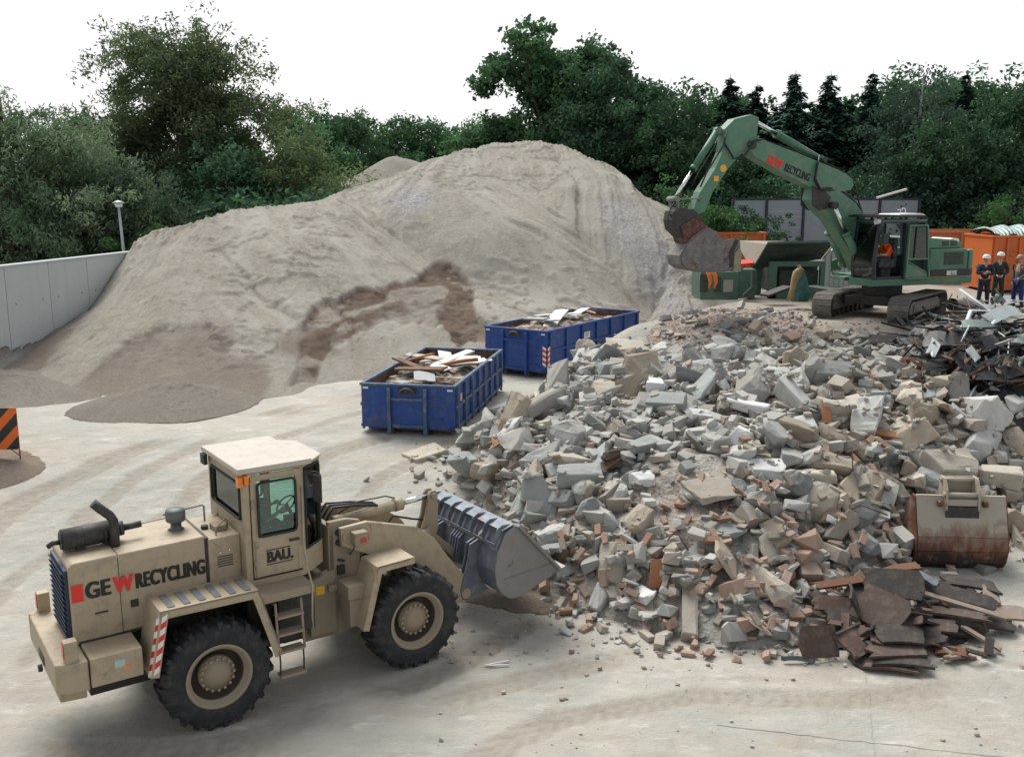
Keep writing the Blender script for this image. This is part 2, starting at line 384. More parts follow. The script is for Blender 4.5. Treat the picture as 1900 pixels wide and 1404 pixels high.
# ------------------------------------------------------------------ heaps
def heap_mat(name, ca, cb, cc, gravel, brown, bsc=1.0):
    m, nt, b = newmat(name); v = coords(nt)
    c = mixc(nt, ramp(nt, noise_out(nt, .45, 7, .65, v, .6), [(.38, (0, 0, 0)), (.62, (1, 1, 1))]), ca, cb)
    vs = coords(nt, 'Object', (2.6, .5, .5))
    c = mixc(nt, mth(nt, 'MULTIPLY', ramp(nt, noise_out(nt, 1.1, 8, .7, vs, .4), [(.48, (0, 0, 0)), (.66, (1, 1, 1))]), .55), c, cc)
    c = mixc(nt, mth(nt, 'MULTIPLY', ramp(nt, noise_out(nt, 7, 10, .85, v), [(.50, (0, 0, 0)), (.60, (1, 1, 1))]), .6), c, tuple(x*.58 for x in cb))
    c = mixc(nt, mth(nt, 'MULTIPLY', ramp(nt, noise_out(nt, 14, 4, .8, v), [(.5, (0, 0, 0)), (.62, (1, 1, 1))]), .5), c, tuple(min(1, x*1.12) for x in cc))
    pv = nt.nodes.new('ShaderNodeTexVoronoi'); pv.inputs['Scale'].default_value = 14; nt.links.new(v, pv.inputs['Vector'])
    c = mixc(nt, mth(nt, 'MULTIPLY', ramp(nt, noise_out(nt, 26, 3, .7, v), [(.60, (0, 0, 0)), (.66, (1, 1, 1))]), .5), c, tuple(x*.5 for x in cb))
    peb = mixc(nt, ramp(nt, pv.outputs['Color'], [(.2, (.2, .2, .2)), (.8, (1, 1, 1))]), tuple(x*.6 for x in gravel), tuple(min(1, x*1.35) for x in gravel))
    c = mixc(nt, mth(nt, 'MULTIPLY', attr(nt, 'streak'), .55), c, cc)
    c = mixc(nt, attr(nt, 'gravel'), c, peb)
    bv = coords(nt, 'Object', (.7, .7, 5))
    br = mixc(nt, noise_out(nt, 1.2, 6, .65, bv), brown, tuple(x*.55 for x in brown))
    c = mixc(nt, attr(nt, 'brown'), c, br)
    nt.links.new(c, b.inputs['Base Color']); b.inputs['Roughness'].default_value = 1
    b1 = bump(nt, b, noise_out(nt, 3.2, 10, .78, v, .3), .06*bsc, .9)
    b2 = bump(nt, b, noise_out(nt, 11, 10, .85, v), .10*bsc, 1.0, b1)
    bump(nt, b, pv.outputs['Distance'], .02, .6, b2)
    return m
def heap(name, ridge, mat, x0, x1, y0, y1, st, rough=1.0, k_right=None, extra=None, power=1.2, seed=0, rnd=.7, chunk=0.0):
    """stockpile: ridge = [(Vector crest, reach)], built as a height field over the terrain"""
    ax = np.arange(x0, x1, st); ay = np.arange(y0, y1, st); X, Y = np.meshgrid(ax, ay); G0 = g_h(X, Y); H = G0-.25
    # domain warp makes the foot and the flanks uneven
    Xw = X+fbm(X*.25, Y*.25, 3, seed, .4)*1.2*rough; Yw = Y+fbm(X*.25+9, Y*.25+4, 3, seed+3, .4)*1.2*rough
    S = np.zeros_like(X); arc = 0
    for (a, ra), (b, rb) in zip(ridge[:-1], ridge[1:]):
        n = max(2, int((b-a).length/.35))
        for k in range(n):
            t = k/n; p = a.lerp(b, t); D = ra*(1-t)+rb*t; dx = Xw-p.x; dy = Yw-p.y
            if k_right and p.x > k_right[0]: dx = np.where(dx > 0, dx*k_right[1], dx)
            if k_right: dx = np.where(dx < 0, dx*k_right[2], dx)
            d = np.sqrt(dx*dx+dy*dy+rnd*rnd)-rnd
            h = G0+(p.z-G0)*np.clip(1-d/D, 0, 1)**power-.25*(d > D)
            S = np.where(h > H, arc+t*(b-a).length+np.arctan2(dx, -dy)*2.2, S); H = np.maximum(H, h)
        arc += (b-a).length
    up = sstep(0, 1.2, H-G0)
    # run-off gullies down the slope, slumps, small lumps
    gul = fbm(S*1.6, H*.14, 5, seed+5, .6)*.16+np.abs(fbm(S*.4, H*.08, 3, seed+9))*-.34
    lw = sstep(2, -6, X) if k_right else 1
    sl = fbm(X*.45, Y*.45, 3, seed+2, .4)*.12+fbm(X*2.6, Y*2.6+H, 5, seed+6, .7)*(.012+.05*lw)*sstep(.3, .55, vn(X*.3, Y*.3+H*.4, seed+31))
    led = fbm(X*.7, Y*.7+H*1.3, 4, seed+15, .6); led = sstep(.10, .13, led)*sstep(.5, .2, led)*.08*sstep(.5, .7, vn(X*.22, H*.35, seed+41))
    crest = sstep(0, 1.6, np.max(H)-H)*.6+.4
    fine = fbm(S*5, H*.30, 4, seed+61, .6)*.075*sstep(-8, 2, X)+fbm(S*3, H*.22, 4, seed+67, .6)*.05+fbm(X*8, Y*8, 3, seed+63, .7)*.018+np.maximum(0, fbm(X*3.4, Y*3.4, 2, seed+66)-.46)*.22
    H2 = H+(gul*crest+sl*crest+led+(fine if st < .1 else 0))*up*rough
    if chunk: H2 += np.maximum(0, fbm(X*4.3, Y*4.3, 3, seed+8, .7))*chunk*up
    gr = np.zeros_like(H); br = np.zeros_like(H); stk = sstep(.02, .3, fbm(S*2.6, H*.12, 4, seed+51, .65))*up
    if extra: H2, gr, br = extra(X, Y, H2, G0)
    F = grid_faces(len(ax), len(ay)); keep = ((H2-G0) > -.12).ravel()
    F = F[keep[F].any(1)]
    return np_mesh(name, np.stack([X, Y, H2], -1).reshape(-1, 3), F, [mat], attrs={'gravel': (gr.ravel(), 'POINT'), 'brown': (br.ravel(), 'POINT'), 'streak': (stk.ravel(), 'POINT')})
wallA, wallB = at(0, 497, 31.5), at(258, 468, 40)
def wall_x(y): return wallA.x+(wallB.x-wallA.x)*(y-wallA.y)/(wallB.y-wallA.y)
MS = heap_mat('crushed_sand', (.44, .405, .335), (.36, .322, .26), (.50, .475, .41), (.37, .355, .365), (.215, .15, .105))
rp = [(258, 474, 39.5, 9.4), (290, 448, 40, 10.6), (330, 426, 40.5, 12), (400, 409, 41, 13.4), (450, 400, 42, 13.8), (475, 388, 42.5, 14), (560, 378, 44, 14.8), (640, 366, 46, 14.5), (700, 342, 48, 15), (760, 312, 50, 15.5), (800, 292, 50, 16), (850, 276, 51, 15.5), (920, 266, 52, 14.5), (1000, 263, 52, 14), (1050, 269, 52, 14), (1120, 302, 50.5, 12.5), (1180, 352, 49, 10), (1235, 402, 47, 7.5), (1270, 480, 44.5, 6.5), (1285, 545, 41, 5)]
ridge = [(at(u, v, d), D) for u, v, d, D in rp]
def sand_extra(X, Y, H, G0):
    kx = sstep(-.1, .5, X-(wallA.x+(wallB.x-wallA.x)*(Y-wallA.y)/(wallB.y-wallA.y))-.1)
    H = np.where(kx > 0, H, G0-1)
    # the dug-out face: sand undercut along a jagged edge, damp brown layers showing
    wx = X+fbm(X*1.1, H*1.1, 3, 31)*.5; wz = H+fbm(X*.9, H*.5, 4, 33, .55)*.45
    P = [(-7.3, 2.4), (-7.1, 3.3), (-5.9, 3.9), (-4.2, 4.0), (-3.0, 4.35), (-2.2, 4.1), (-1.4, 3.3), (-.6, 2.3), (-1.8, 1.9), (-2.8, 2.55), (-4.3, 2.7), (-5.3, 2.75), (-5.9, 2.3), (-6.1, 1.5), (-7.0, 1.6)]
    d, _, _ = seg_dist(wx, wz, P, True); ins = in_poly(wx, wz, P)&(Y < 47)
    sd = np.where(ins, d, -d)
    cut = sstep(-.02, .13, sd)
    br = cut*(.85+.25*sstep(-.1, .2, fbm(X*1.1, H*3, 3, 40)))
    band = np.clip(sstep(1.3, .5, sd)*sstep(1.8, 2.3, wz)+sstep(-5.7, -6.3, wx)*.95, 0, 1)
    br = br*np.clip(band*(1.1-.75*sstep(.12, .3, fbm(X*.9, H*2.6, 3, 46))), 0, 1)
    H = H-cut*.13-np.where((wz < 3.3)&(wx > -6.8)&(wx < -.8)&(Y < 42), .22*sstep(0, 1.2, 3.3-wz)*sstep(-6.8, -5.8, wx)*(1-sstep(-1.8, -.8, wx)), 0)
    H = H+cut*np.round(fbm(X*.6, H*2.4, 3, 44)*4)/4*.14
    br = np.maximum(br, sstep(.18, .34, fbm(X*.3+2, H*.45, 4, 52))*.55*sstep(3.4, 2.4, H)*sstep(-4, -6, X))
    P2 = [(-13.6, .9), (-13.2, 2.0), (-12.0, 2.75), (-10.6, 2.9), (-9.2, 2.6), (-8.7, 1.3), (-10.5, .7)]
    d2, _, _ = seg_dist(wx, wz, P2, True); c2_ = sstep(0, .25, np.where(in_poly(wx, wz, P2)&(Y < 40), d2, -d2)); H = H-c2_*.09*sstep(.9, 2.0, wz); br = np.maximum(br, c2_*.45)
    g1 = sstep(.9, 0, np.hypot((X+4.4-(H-7)*.35)*.55, (H-6.9)*.62)+fbm(X, H, 4, 61)*.5)
    g2 = sstep(1, 0, np.abs(X-5.2-(6-H)*.45)/1.8+fbm(X, H, 4, 64)*.7)*sstep(7.5, 6.5, H)
    g3 = sstep(.05, .3, fbm(X*.22+4, H*.5, 4, 66))*sstep(-13, -16, X)
    return H, np.clip(np.maximum(np.maximum(g1, g2*.8), g3), 0, 1)*.8, np.clip(br, 0, 1)
o = heap('sand_heap', ridge, MS, -17.5, 12, 22.5, 56, .08, 1.0, (1.5, 1.9, 1.75), sand_extra, 1.15, 1)
tag(o, 'huge beige heap of crushed sand with a dug-out brown patch in its face', 'sand heap')
r2 = [(at(680, 322, 60), 8), (at(733, 290, 61), 10), (at(765, 298, 62), 9)]
MG2 = heap_mat('grey_gravel', (.37, .338, .285), (.30, .27, .222), (.42, .39, .335), (.31, .285, .25), (.2, .16, .12))
tag(heap('gravel_heap', r2, MG2, -18, 4, 50, 70, .3, .5, None, None, 1.1, 5), 'grey gravel cone peeping up behind the left shoulder of the big sand heap', 'gravel heap')
r3 = [(at(255, 726, 27.6), 1.5), (at(312, 711, 27.9), 2.1), (at(374, 716, 27.8), 1.8)]
ex = lambda X, Y, H, G0: (H, np.clip(.35+fbm(X, Y, 3, 3), 0, 1)*.8, np.full_like(H, .35))
tag(heap('gravel_heap', r3, MG2, -16, -5, 24, 33, .07, .6, None, ex, 1.1, 8, .3, .28), 'low mound of dark gravel dumped at the foot of the big sand heap', 'gravel heap')
r4 = [(at(-90, 690, 28.6), 2.4), (at(-5, 690, 29.6), 3.0), (at(66, 708, 29.6), 2.4)]
tag(heap('gravel_heap', r4, MG2, -20, -10, 24, 36, .1, .5, None, lambda X, Y, H, G0: (np.where(X-(wallA.x+(wallB.x-wallA.x)*(Y-wallA.y)/(wallB.y-wallA.y)) > .15, H, G0-1), np.clip(.3+fbm(X, Y, 3, 4), 0, 1)*.8, np.full_like(H, .25)), 1.1, 12, .3, .34), 'lumpy dark grey gravel mound against the foot of the pale concrete wall', 'gravel heap')
r5 = [(ong(-60, 880)+Vector((0, 0, .35)), 1.0), (ong(-12, 888)+Vector((0, 0, .28)), .8)]
MB_ = heap_mat('brown_soil', (.34, .275, .21), (.26, .20, .15), (.42, .36, .29), (.3, .28, .26), (.2, .12, .08))
tag(heap('soil_heap', r5, MB_, -14.5, -8.5, 18, 25, .06, .35, None, None, 1.1, 20, .3, .12), 'small brown soil heap under the orange striped board at the left edge', 'soil heap')

# ------------------------------------------------------------------ retaining wall
m, nt, b = newmat('cast_concrete'); v = coords(nt)
c = mixc(nt, noise_out(nt, .5, 6, .6, v), (.50, .535, .52), (.43, .465, .455))
c = mixc(nt, mth(nt, 'MULTIPLY', ramp(nt, noise_out(nt, 1.2, 7, .7, coords(nt, 'Object', (2, 2, .25))), [(.5, (0, 0, 0)), (.7, (1, 1, 1))]), .4), c, (.36, .39, .375))
nt.links.new(c, b.inputs['Base Color']); b.inputs['Roughness'].default_value = .85; bump(nt, b, noise_out(nt, 5, 6, .6, v), .01)
MCW = m
wr = empty('retaining_wall', (wallA.x, wallA.y, 0), math.atan2(wallB.y-wallA.y, wallB.x-wallA.x), 'pale grey cast concrete retaining wall running in from the left edge into the sand heap', 'wall')
ZT = (wallA.z+wallB.z)/2
x_ = -14.0; first = True
for k in range(14):
    mb = MB(); mb.box(x_+.012, x_+2.36-.012, -.02, .28, .2, ZT); mb.build('wall_panel', MCW, wr, .008)
    mb = MB()
    for hz in (2.2, 3.6):
        for hx in (.45, 1.9): mb.cyl((x_+hx, -.022, hz), (x_+hx, -.035, hz), .03, n=10)
    if -3 < x_ < 12: mb.build('tie_hole', MJ, wr)
    x_ += 2.36
mb = MB(); mb.box(-14, x_, -.05, .31, ZT, ZT+.07); mb.build('coping', MCW, wr, .01)
mb = MB(); mb.box(-14, x_, .05, .2, .1, ZT-.03); mb.build('joint_seal', MJ, wr)

# ------------------------------------------------------------------ street lamp behind the wall
MGal = paint('galvanised', (.42, .48, .47), rough=.45, metal=.3, dirt_amt=.1)
p = at(232, 470, 41); zt_ = at(225, 385, 41).z
sl_ = empty('street_lamp', (p.x, p.y, 3.3), 0, 'slim grey post-top lamp standing behind the concrete wall', 'street lamp')
hh = zt_-3.3
mb = MB(); mb.cyl((0, 0, 0), (-.12, 0, hh), .075, .045, 12); mb.build('post', MGal, sl_)
mb = MB(); mb.lathe([(.05, 0), (.13, .03), (.17, .15), (.16, .17)], (-.12, 0, hh)); mb.build('lamp_glass', plain('opal', (.7, .72, .7), .3), sl_)
mb = MB(); mb.lathe([(.24, 0), (.25, .03), (.12, .1), (0.001, .12)], (-.12, 0, hh+.17)); mb.build('lamp_cap', MGal, sl_)

# ------------------------------------------------------------------ striped warning board, left edge
MOr = paint('signal_orange', (.80, .16, .012), (.68, .13, .012), .5, dirt_amt=.1); MBk = paint('black_paint', (.02, .02, .022), rough=.5, dirt_amt=.12)
MPole = paint('rusty_pipe', (.2, .13, .1), rust=.7, rough=.7)
f = ong(41, 860); by = f.y
bd = empty('warning_board', (f.x, f.y, gz(f.x, f.y)), R(4), 'orange and black diagonally striped warning board on thin rusty legs, cut by the left edge', 'warning board')
d_ = at(41, 860, 1); dep = (f-Vector((0, 0, HC))).y/(d_-Vector((0, 0, HC))).y
zb = at(41, 832, dep).z-bd.location.z; ztp = at(38, 752, dep).z-bd.location.z; hb = ztp-zb; wb = 1.35
mb = MB(); mb.box(-wb-.02, -.02, 0, .03, zb, ztp); mb.build('board', MOr, bd, .004)
mb = MB(); S_ = hb/3.3
for k in range(-4, 9):
    q = -wb-.02+k*2*S_*.86; pts = [(q, zb), (q+S_*.86, zb), (q+S_*.86+hb*.95, ztp), (q+hb*.95, ztp)]
    # clip to the board
    def clip(pts, xm, sgn):
        out = []
        for i in range(len(pts)):
            a_, b_ = pts[i-1], pts[i]; ia, ib = sgn*(a_[0]-xm) >= 0, sgn*(b_[0]-xm) >= 0
            if ia != ib: t = (xm-a_[0])/(b_[0]-a_[0]); out.append((xm, a_[1]+t*(b_[1]-a_[1])))
            if ib: out.append(b_)
        return out
    pts = clip(pts, -wb-.02, 1); pts = clip(pts, -.02, -1) if pts else pts
    if len(pts) > 2: mb.prism(pts, -.004, .001)
mb.build('stripes', MBk, bd)
mb = MB()
for q in (-.05, -wb+.1): mb.tube([(q, .05, -.3), (q, .05, ztp)], .018, 8); mb.tube([(q, .05, zb-.16), (q-.22, .05, zb+.02)], .012, 6)
split_up(mb.build('leg', MPole, bd))
mb = MB(); mb.prism([(-wb, zb+.02), (-.62*1.0, zb+.02), (-.5, zb+.12), (-.62, zb+.25), (-wb, zb+.25)], -.012, -.005)
mb.build('green_sticker', plain('mint', (.25, .62, .50), .5), bd)
# ================================================================== TREES
rng = np.random.default_rng(5)
def leaf_mat(name, dark, light, trans=.25):
    m, nt, b = newmat(name); nt.nodes.remove(b); out = nt.nodes['Material Output']
    c = mixc(nt, attr(nt, 'var'), dark, light)
    h = nt.nodes.new('ShaderNodeHueSaturation'); nt.links.new(c, h.inputs['Color'])
    mr = nt.nodes.new('ShaderNodeMapRange'); mr.inputs['To Min'].default_value = .75; mr.inputs['To Max'].default_value = 1.55
    nt.links.new(objrand(nt), mr.inputs[0]); nt.links.new(mr.outputs[0], h.inputs['Value'])
    d = nt.nodes.new('ShaderNodeBsdfDiffuse'); t = nt.nodes.new('ShaderNodeBsdfTranslucent'); x = nt.nodes.new('ShaderNodeMixShader')
    g = nt.nodes.new('ShaderNodeBsdfGlossy'); g.inputs['Roughness'].default_value = .5; g.inputs[0].default_value = (.6, .75, .7, 1); x2 = nt.nodes.new('ShaderNodeMixShader')
    nt.links.new(h.outputs[0], d.inputs[0]); nt.links.new(h.outputs[0], t.inputs[0]); x.inputs[0].default_value = trans
    nt.links.new(d.outputs[0], x.inputs[1]); nt.links.new(t.outputs[0], x.inputs[2]); x2.inputs[0].default_value = .035
    nt.links.new(x.outputs[0], x2.inputs[1]); nt.links.new(g.outputs[0], x2.inputs[2]); nt.links.new(x2.outputs[0], out.inputs[0])
    return m
def leaves(C, per, rad, size, rs, asp=2.0, droop=0.0, tuft=None):
    """C (n,3) clump centres -> rhombic leaf faces round each"""
    n = len(C); D = rs.normal(size=(n, per, 3)); D /= np.linalg.norm(D, axis=2, keepdims=True)
    rr = rad*rs.random((n, per, 1))**.6; 
    if tuft is not None: rr = rr*tuft[:, None, None]
    D[..., 2] *= .75
    Pn = (C[:, None, :]+D*rr).reshape(-1, 3); N = len(Pn)
    ax = rs.normal(size=(N, 3)); ax[:, 2] -= droop; ax /= np.linalg.norm(ax, axis=1, keepdims=True)
    nr = rs.normal(size=(N, 3))+np.array([0, 0, .7]); sd = np.cross(ax, nr); sd /= np.linalg.norm(sd, axis=1, keepdims=True)+1e-9
    s = size*(.6+.8*rs.random((N, 1))); l = ax*s*.5; wv = sd*s*.5/asp; bend = np.cross(sd, ax)*s*.12
    V = np.stack([Pn-l, Pn+wv+bend, Pn+l, Pn-wv+bend], 1).reshape(-1, 3)
    F = np.arange(N*4).reshape(-1, 4)
    cv = rs.random(n).repeat(per); hv = np.clip((D.reshape(-1, 3)[:, 2]+1)/2, 0, 1)
    bv = rs.random(max(1, n//9+1)).repeat(9)[:n].repeat(per) if n > 20 else cv
    var = np.clip(.45*bv+.2*cv+.35*rs.random(N), 0, 1)**1.3
    return V, F, var
def crown_clumps(blobs, n, rs, shell=.55, gap=.0):
    """boughs on the shell of the blobs, each a flattened cluster of leaf clumps"""
    vol = np.array([b[3]*b[4]*b[5] for b in blobs])**.7; nb = max(8, n//9); k = rs.choice(len(blobs), nb*2, p=vol/vol.sum()); Bm = np.array(blobs)[k]
    D = rs.normal(size=(len(k), 3)); D /= np.linalg.norm(D, axis=1, keepdims=True)
    r = shell+(1.04-shell)*rs.random((len(k), 1))**.55
    P = Bm[:, :3]+D*Bm[:, 3:6]*r
    if gap:
        q = vn(P[:, 0]*.6+P[:, 1]*.33, P[:, 2]*.6-P[:, 1]*.27, 3); P = P[q > gap]; D = D[q > gap] if len(q) == len(D) else D
    P = P[:nb]; D = D[:len(P)]; m_ = 9; sz = .35+.55*rs.random((len(P), 1, 1))
    off = rs.normal(size=(len(P), m_, 3))*sz; off[..., 2] *= .55; off += D[:, None, :]*sz*.6
    return (P[:, None, :]+off).reshape(-1, 3)
def branchy(mb, base, top, r0, targets, rs, lean=0, sub=True):
    base, top = Vector(base), Vector(top); pts = []; n = 9
    off = Vector((rs.normal()*.25, rs.normal()*.25, 0))
    for i in range(n+1):
        t = i/n; pts.append(base.lerp(top, t)+off*math.sin(t*5)*t)
    mb.tube(pts, [r0*(1-.85*(i/n))+.02 for i in range(n+1)], 9)
    H = (top-base).length
    for c in targets:
        c = Vector(c); hh = (c.z-base.z)/max(.1, top.z-base.z); t = min(.92, max(.16, hh-.30*rs.random()-.12)); s = base.lerp(top, t)+off*math.sin(t*5)*t
        rr = max(.03, r0*(1-.85*t)*.55); mid = s.lerp(c, .5)+Vector((rs.normal()*.25, rs.normal()*.25, abs((c-s).length)*.10+rs.normal()*.15))
        q = [s, s.lerp(mid, .5)+Vector((0, 0, -.05)), mid, mid.lerp(c, .55)+Vector((rs.normal()*.1, 0, .1)), c]
        mb.tube(q, [rr, rr*.8, rr*.55, rr*.35, .012], 6, False)
        if sub:
            for _ in range(3):
                e = c+Vector((rs.normal(), rs.normal(), rs.normal()*.7))*.7; mb.tube([mid.lerp(c, .3*rs.random()), e], [rr*.35, .01], 4, False)
def make_tree(name, loc, blobs, ncl, per, rad, size, mats, label, group=None, seed=1, asp=2.0, droop=0, shell=.5, gap=0, trunk=.3, top=None, nlimb=26, cat='tree', part='crown'):
    """blobs relative to the trunk foot"""
    rs = np.random.default_rng(seed)
    root = empty(name, loc, 0, label, cat, group)
    C = crown_clumps(blobs, ncl, rs, shell, gap); tuft = .6+.7*rs.random(len(C))
    V, F, var = leaves(C, per, rad, size, rs, asp, droop, tuft)
    np_mesh(part, V, F, [mats[0]], root, False, {'var': (var, 'FACE')})
    mb = MB(); tz = top or max(b[2]+b[5]*.7 for b in blobs)
    tx = np.mean([b[0] for b in blobs]); ty = np.mean([b[1] for b in blobs])
    T = C[rs.choice(len(C), min(nlimb, len(C)), replace=False)]
    branchy(mb, (0, 0, -.3), (tx*.6, ty*.6, tz), trunk, T, rs)
    mb.build('trunk' if cat == 'tree' else 'stem', mats[1], root, fix=False)
    return root
def copy_tree(o, loc, rz, sc, label=None, group=None):
    c = o.copy(); COL.objects.link(c); c.location = loc; c.rotation_euler = (0, 0, rz); c.scale = sc if isinstance(sc, tuple) else (sc,)*3
    if label: c['label'] = label
    if group: c['group'] = group
    for ch in o.children: d = ch.copy(); COL.objects.link(d); d.parent = c
    return c
MBark = paint('bark', (.10, .085, .065), (.055, .048, .038), .95, dirt_amt=.1, scale=2); MBirch = paint('birch_bark', (.55, .54, .50), (.25, .24, .22), .9, dirt_amt=.1, scale=2.5)
LW = leaf_mat('willow_leaf', (.045, .088, .046), (.26, .34, .20), .35); LG = leaf_mat('broad_leaf', (.022, .062, .028), (.105, .21, .085), .35)
LD = leaf_mat('dark_leaf', (.016, .048, .027), (.085, .17, .08), .35); LO = leaf_mat('olive_leaf', (.05, .085, .036), (.24, .31, .14), .4)
LC = leaf_mat('conifer_needles', (.008, .025, .018), (.038, .08, .052), .08); LB = leaf_mat('bright_leaf', (.04, .11, .035), (.10, .21, .06), .3)
LBi = leaf_mat('birch_leaf', (.04, .085, .055), (.14, .22, .14), .3)
def ball(cx, cz, rx, rz, cy=0, ry=None): return (cx, cy, cz, rx, ry or rx, rz)
def tree_at(u, d, vtop, name, shape, label, mats, group=None, seed=1, dense=1.0, **k):
    """foot at photo column u, d metres away; shape = balls in units of the tree's height"""
    p = at(u, 360, d); z0 = 3.3; H = at(u, vtop, d).z-z0
    bl = [(x*H, y*H, z*H, rx*H, ry*H, rz*H) for x, y, z, rx, ry, rz in shape]
    return make_tree(name, (p.x, p.y, z0), bl, seed=seed, label=label, mats=mats, group=group, **k)
# --- left: the silvery willows close behind the wall
tree_at(15, 47, 162, 'willow_tree', [ball(0, .60, .42, .36), ball(.25, .40, .34, .32), ball(-.3, .42, .34, .34), ball(.05, .18, .42, .20), ball(-.05, .86, .20, .12)],
        'tall silvery green willow filling the left edge above the concrete wall', (LW, MBark), seed=3, ncl=1050, per=46, rad=.75, size=.26, asp=3.4, droop=.9, shell=.5, gap=.2)
tree_at(178, 48, 285, 'willow_tree', [ball(0, .62, .40, .34), ball(.28, .34, .34, .32), ball(-.3, .38, .34, .34), ball(.1, .16, .44, .20)],
        'lower grey-green willow right behind the street lamp', (LW, MBark), seed=4, ncl=760, per=46, rad=.7, size=.25, asp=3.4, droop=.8, shell=.5, gap=.22)
tree_at(95, 52, 225, 'broadleaf_tree', [ball(0, .68, .26, .28), ball(.14, .45, .3, .3), ball(-.15, .45, .3, .3), ball(0, .2, .3, .2)],
        'mid green broadleaf tree rising between the two silvery willows', (LG, MBark), seed=6, ncl=700, per=40, rad=.8, size=.26, shell=.45, gap=.2)
# --- the big spreading tree
tree_at(335, 60, 66, 'broadleaf_tree', [ball(-.02, .80, .20, .16), ball(-.22, .74, .16, .14), ball(.17, .76, .18, .15), ball(.30, .62, .16, .14), ball(-.16, .58, .22, .2), ball(.05, .56, .24, .22), ball(.24, .42, .22, .2), ball(-.05, .34, .30, .24), ball(.33, .24, .20, .18), ball(-.27, .30, .2, .22), ball(.1, .14, .34, .14), ball(-.12, .93, .10, .05), ball(.14, .91, .13, .06)],
        'very large spreading olive-green tree, tallest on the left side', (LO, MBark), seed=11, ncl=1900, per=44, rad=.85, size=.27, asp=2.8, shell=.35, gap=.27, trunk=.55, nlimb=70, top=10.5)
tree_at(520, 58, 232, 'broadleaf_tree', [ball(0, .60, .30, .36), ball(.22, .34, .3, .3), ball(-.25, .4, .3, .3), ball(.05, .2, .45, .2)],
        'rounded olive tree just right of the very large spreading tree', (LO, MBark), seed=12, ncl=620, per=44, rad=.8, size=.27, asp=2.6, shell=.45, gap=.2)
tree_at(232, 62, 205, 'broadleaf_tree', [ball(0, .60, .32, .36), ball(.22, .34, .3, .3), ball(-.25, .4, .3, .3), ball(0, .2, .4, .2)],
        'dark tree filling the gap left of the very large spreading tree', (LD, MBark), seed=13, ncl=700, per=40, rad=.85, size=.28, shell=.45, gap=.1)
tree_at(420, 56, 300, 'broadleaf_tree', [ball(0, .60, .42, .36), ball(.32, .36, .38, .3), ball(-.35, .4, .36, .3), ball(0, .2, .5, .2)],
        'dark low tree under the crown of the very large spreading tree', (LD, MBark), seed=14, ncl=700, per=40, rad=.8, size=.28, shell=.45, gap=.05)
make_tree('bush', (at(300, 420, 46).x, at(300, 420, 46).y, 3.3), [ball(0, 1.6, 1.0, .9), ball(.6, .9, .8, .8), ball(-.6, 1.0, .8, .9)], 90, 46, .4, .2, (LB, MBark), 'bright green bush at the top of the sand slope beside the lamp', seed=15, trunk=.06, nlimb=10, cat='bush', part='foliage', gap=.1)
# --- centre: the open poplar and the dark mass beside it
tree_at(1010, 64, 52, 'poplar_tree', [ball(.0, .86, .12, .11), ball(-.13, .76, .12, .13), ball(.13, .76, .14, .14), ball(-.26, .62, .11, .12), ball(-.08, .60, .13, .14), ball(.16, .58, .15, .15), ball(-.27, .44, .10, .10), ball(-.05, .42, .13, .12), ball(.22, .42, .16, .15), ball(.34, .66, .10, .10), ball(.32, .50, .12, .12), ball(-.16, .28, .14, .10)],
        'tall open-crowned poplar with sky gaps above the top of the sand heap', (LG, MBark), seed=21, ncl=1300, per=40, rad=.75, size=.32, asp=1.5, shell=.3, gap=.36, trunk=.42, nlimb=80, top=13.5)
tree_at(1165, 60, 105, 'broadleaf_tree', [ball(0, .78, .16, .2), ball(-.16, .60, .2, .22), ball(.16, .62, .18, .22), ball(0, .42, .28, .26), ball(.24, .36, .2, .24), ball(-.26, .30, .2, .24), ball(0, .2, .36, .2)],
        'dense dark green tree on the right shoulder of the sand heap', (LD, MBark), seed=22, ncl=1700, per=40, rad=.8, size=.28, shell=.5, gap=.12, trunk=.4)
tree_at(1250, 57, 200, 'broadleaf_tree', [ball(0, .72, .22, .26), ball(-.2, .5, .24, .26), ball(.2, .48, .24, .26), ball(0, .26, .36, .26)],
        'rounded mid green tree between the dense dark tree and the first spruce', (LG, MBark), seed=23, ncl=900, per=42, rad=.7, size=.25, shell=.55, gap=.1)
make_tree('bush', (at(1262, 420, 50).x, at(1262, 420, 50).y, 3.3), [ball(0, 2.9, .9, 1.2), ball(.5, 1.8, 1.0, 1.2), ball(-.6, 1.5, .9, 1.2)], 190, 46, .45, .2, (LB, MBark), 'bright green bush at the right foot of the sand heap', seed=24, trunk=.08, nlimb=14, cat='bush', part='foliage', gap=.1)
make_tree('bush', (at(1325, 420, 44).x, at(1325, 420, 44).y, 3.3), [ball(0, 1.9, .7, .9), ball(.3, .9, .8, .9), ball(-.4, 1.0, .7, .8)], 120, 46, .38, .18, (LB, MBark), 'light green sapling behind the raised excavator arm', seed=25, trunk=.06, nlimb=14, cat='bush', part='foliage', gap=.1)
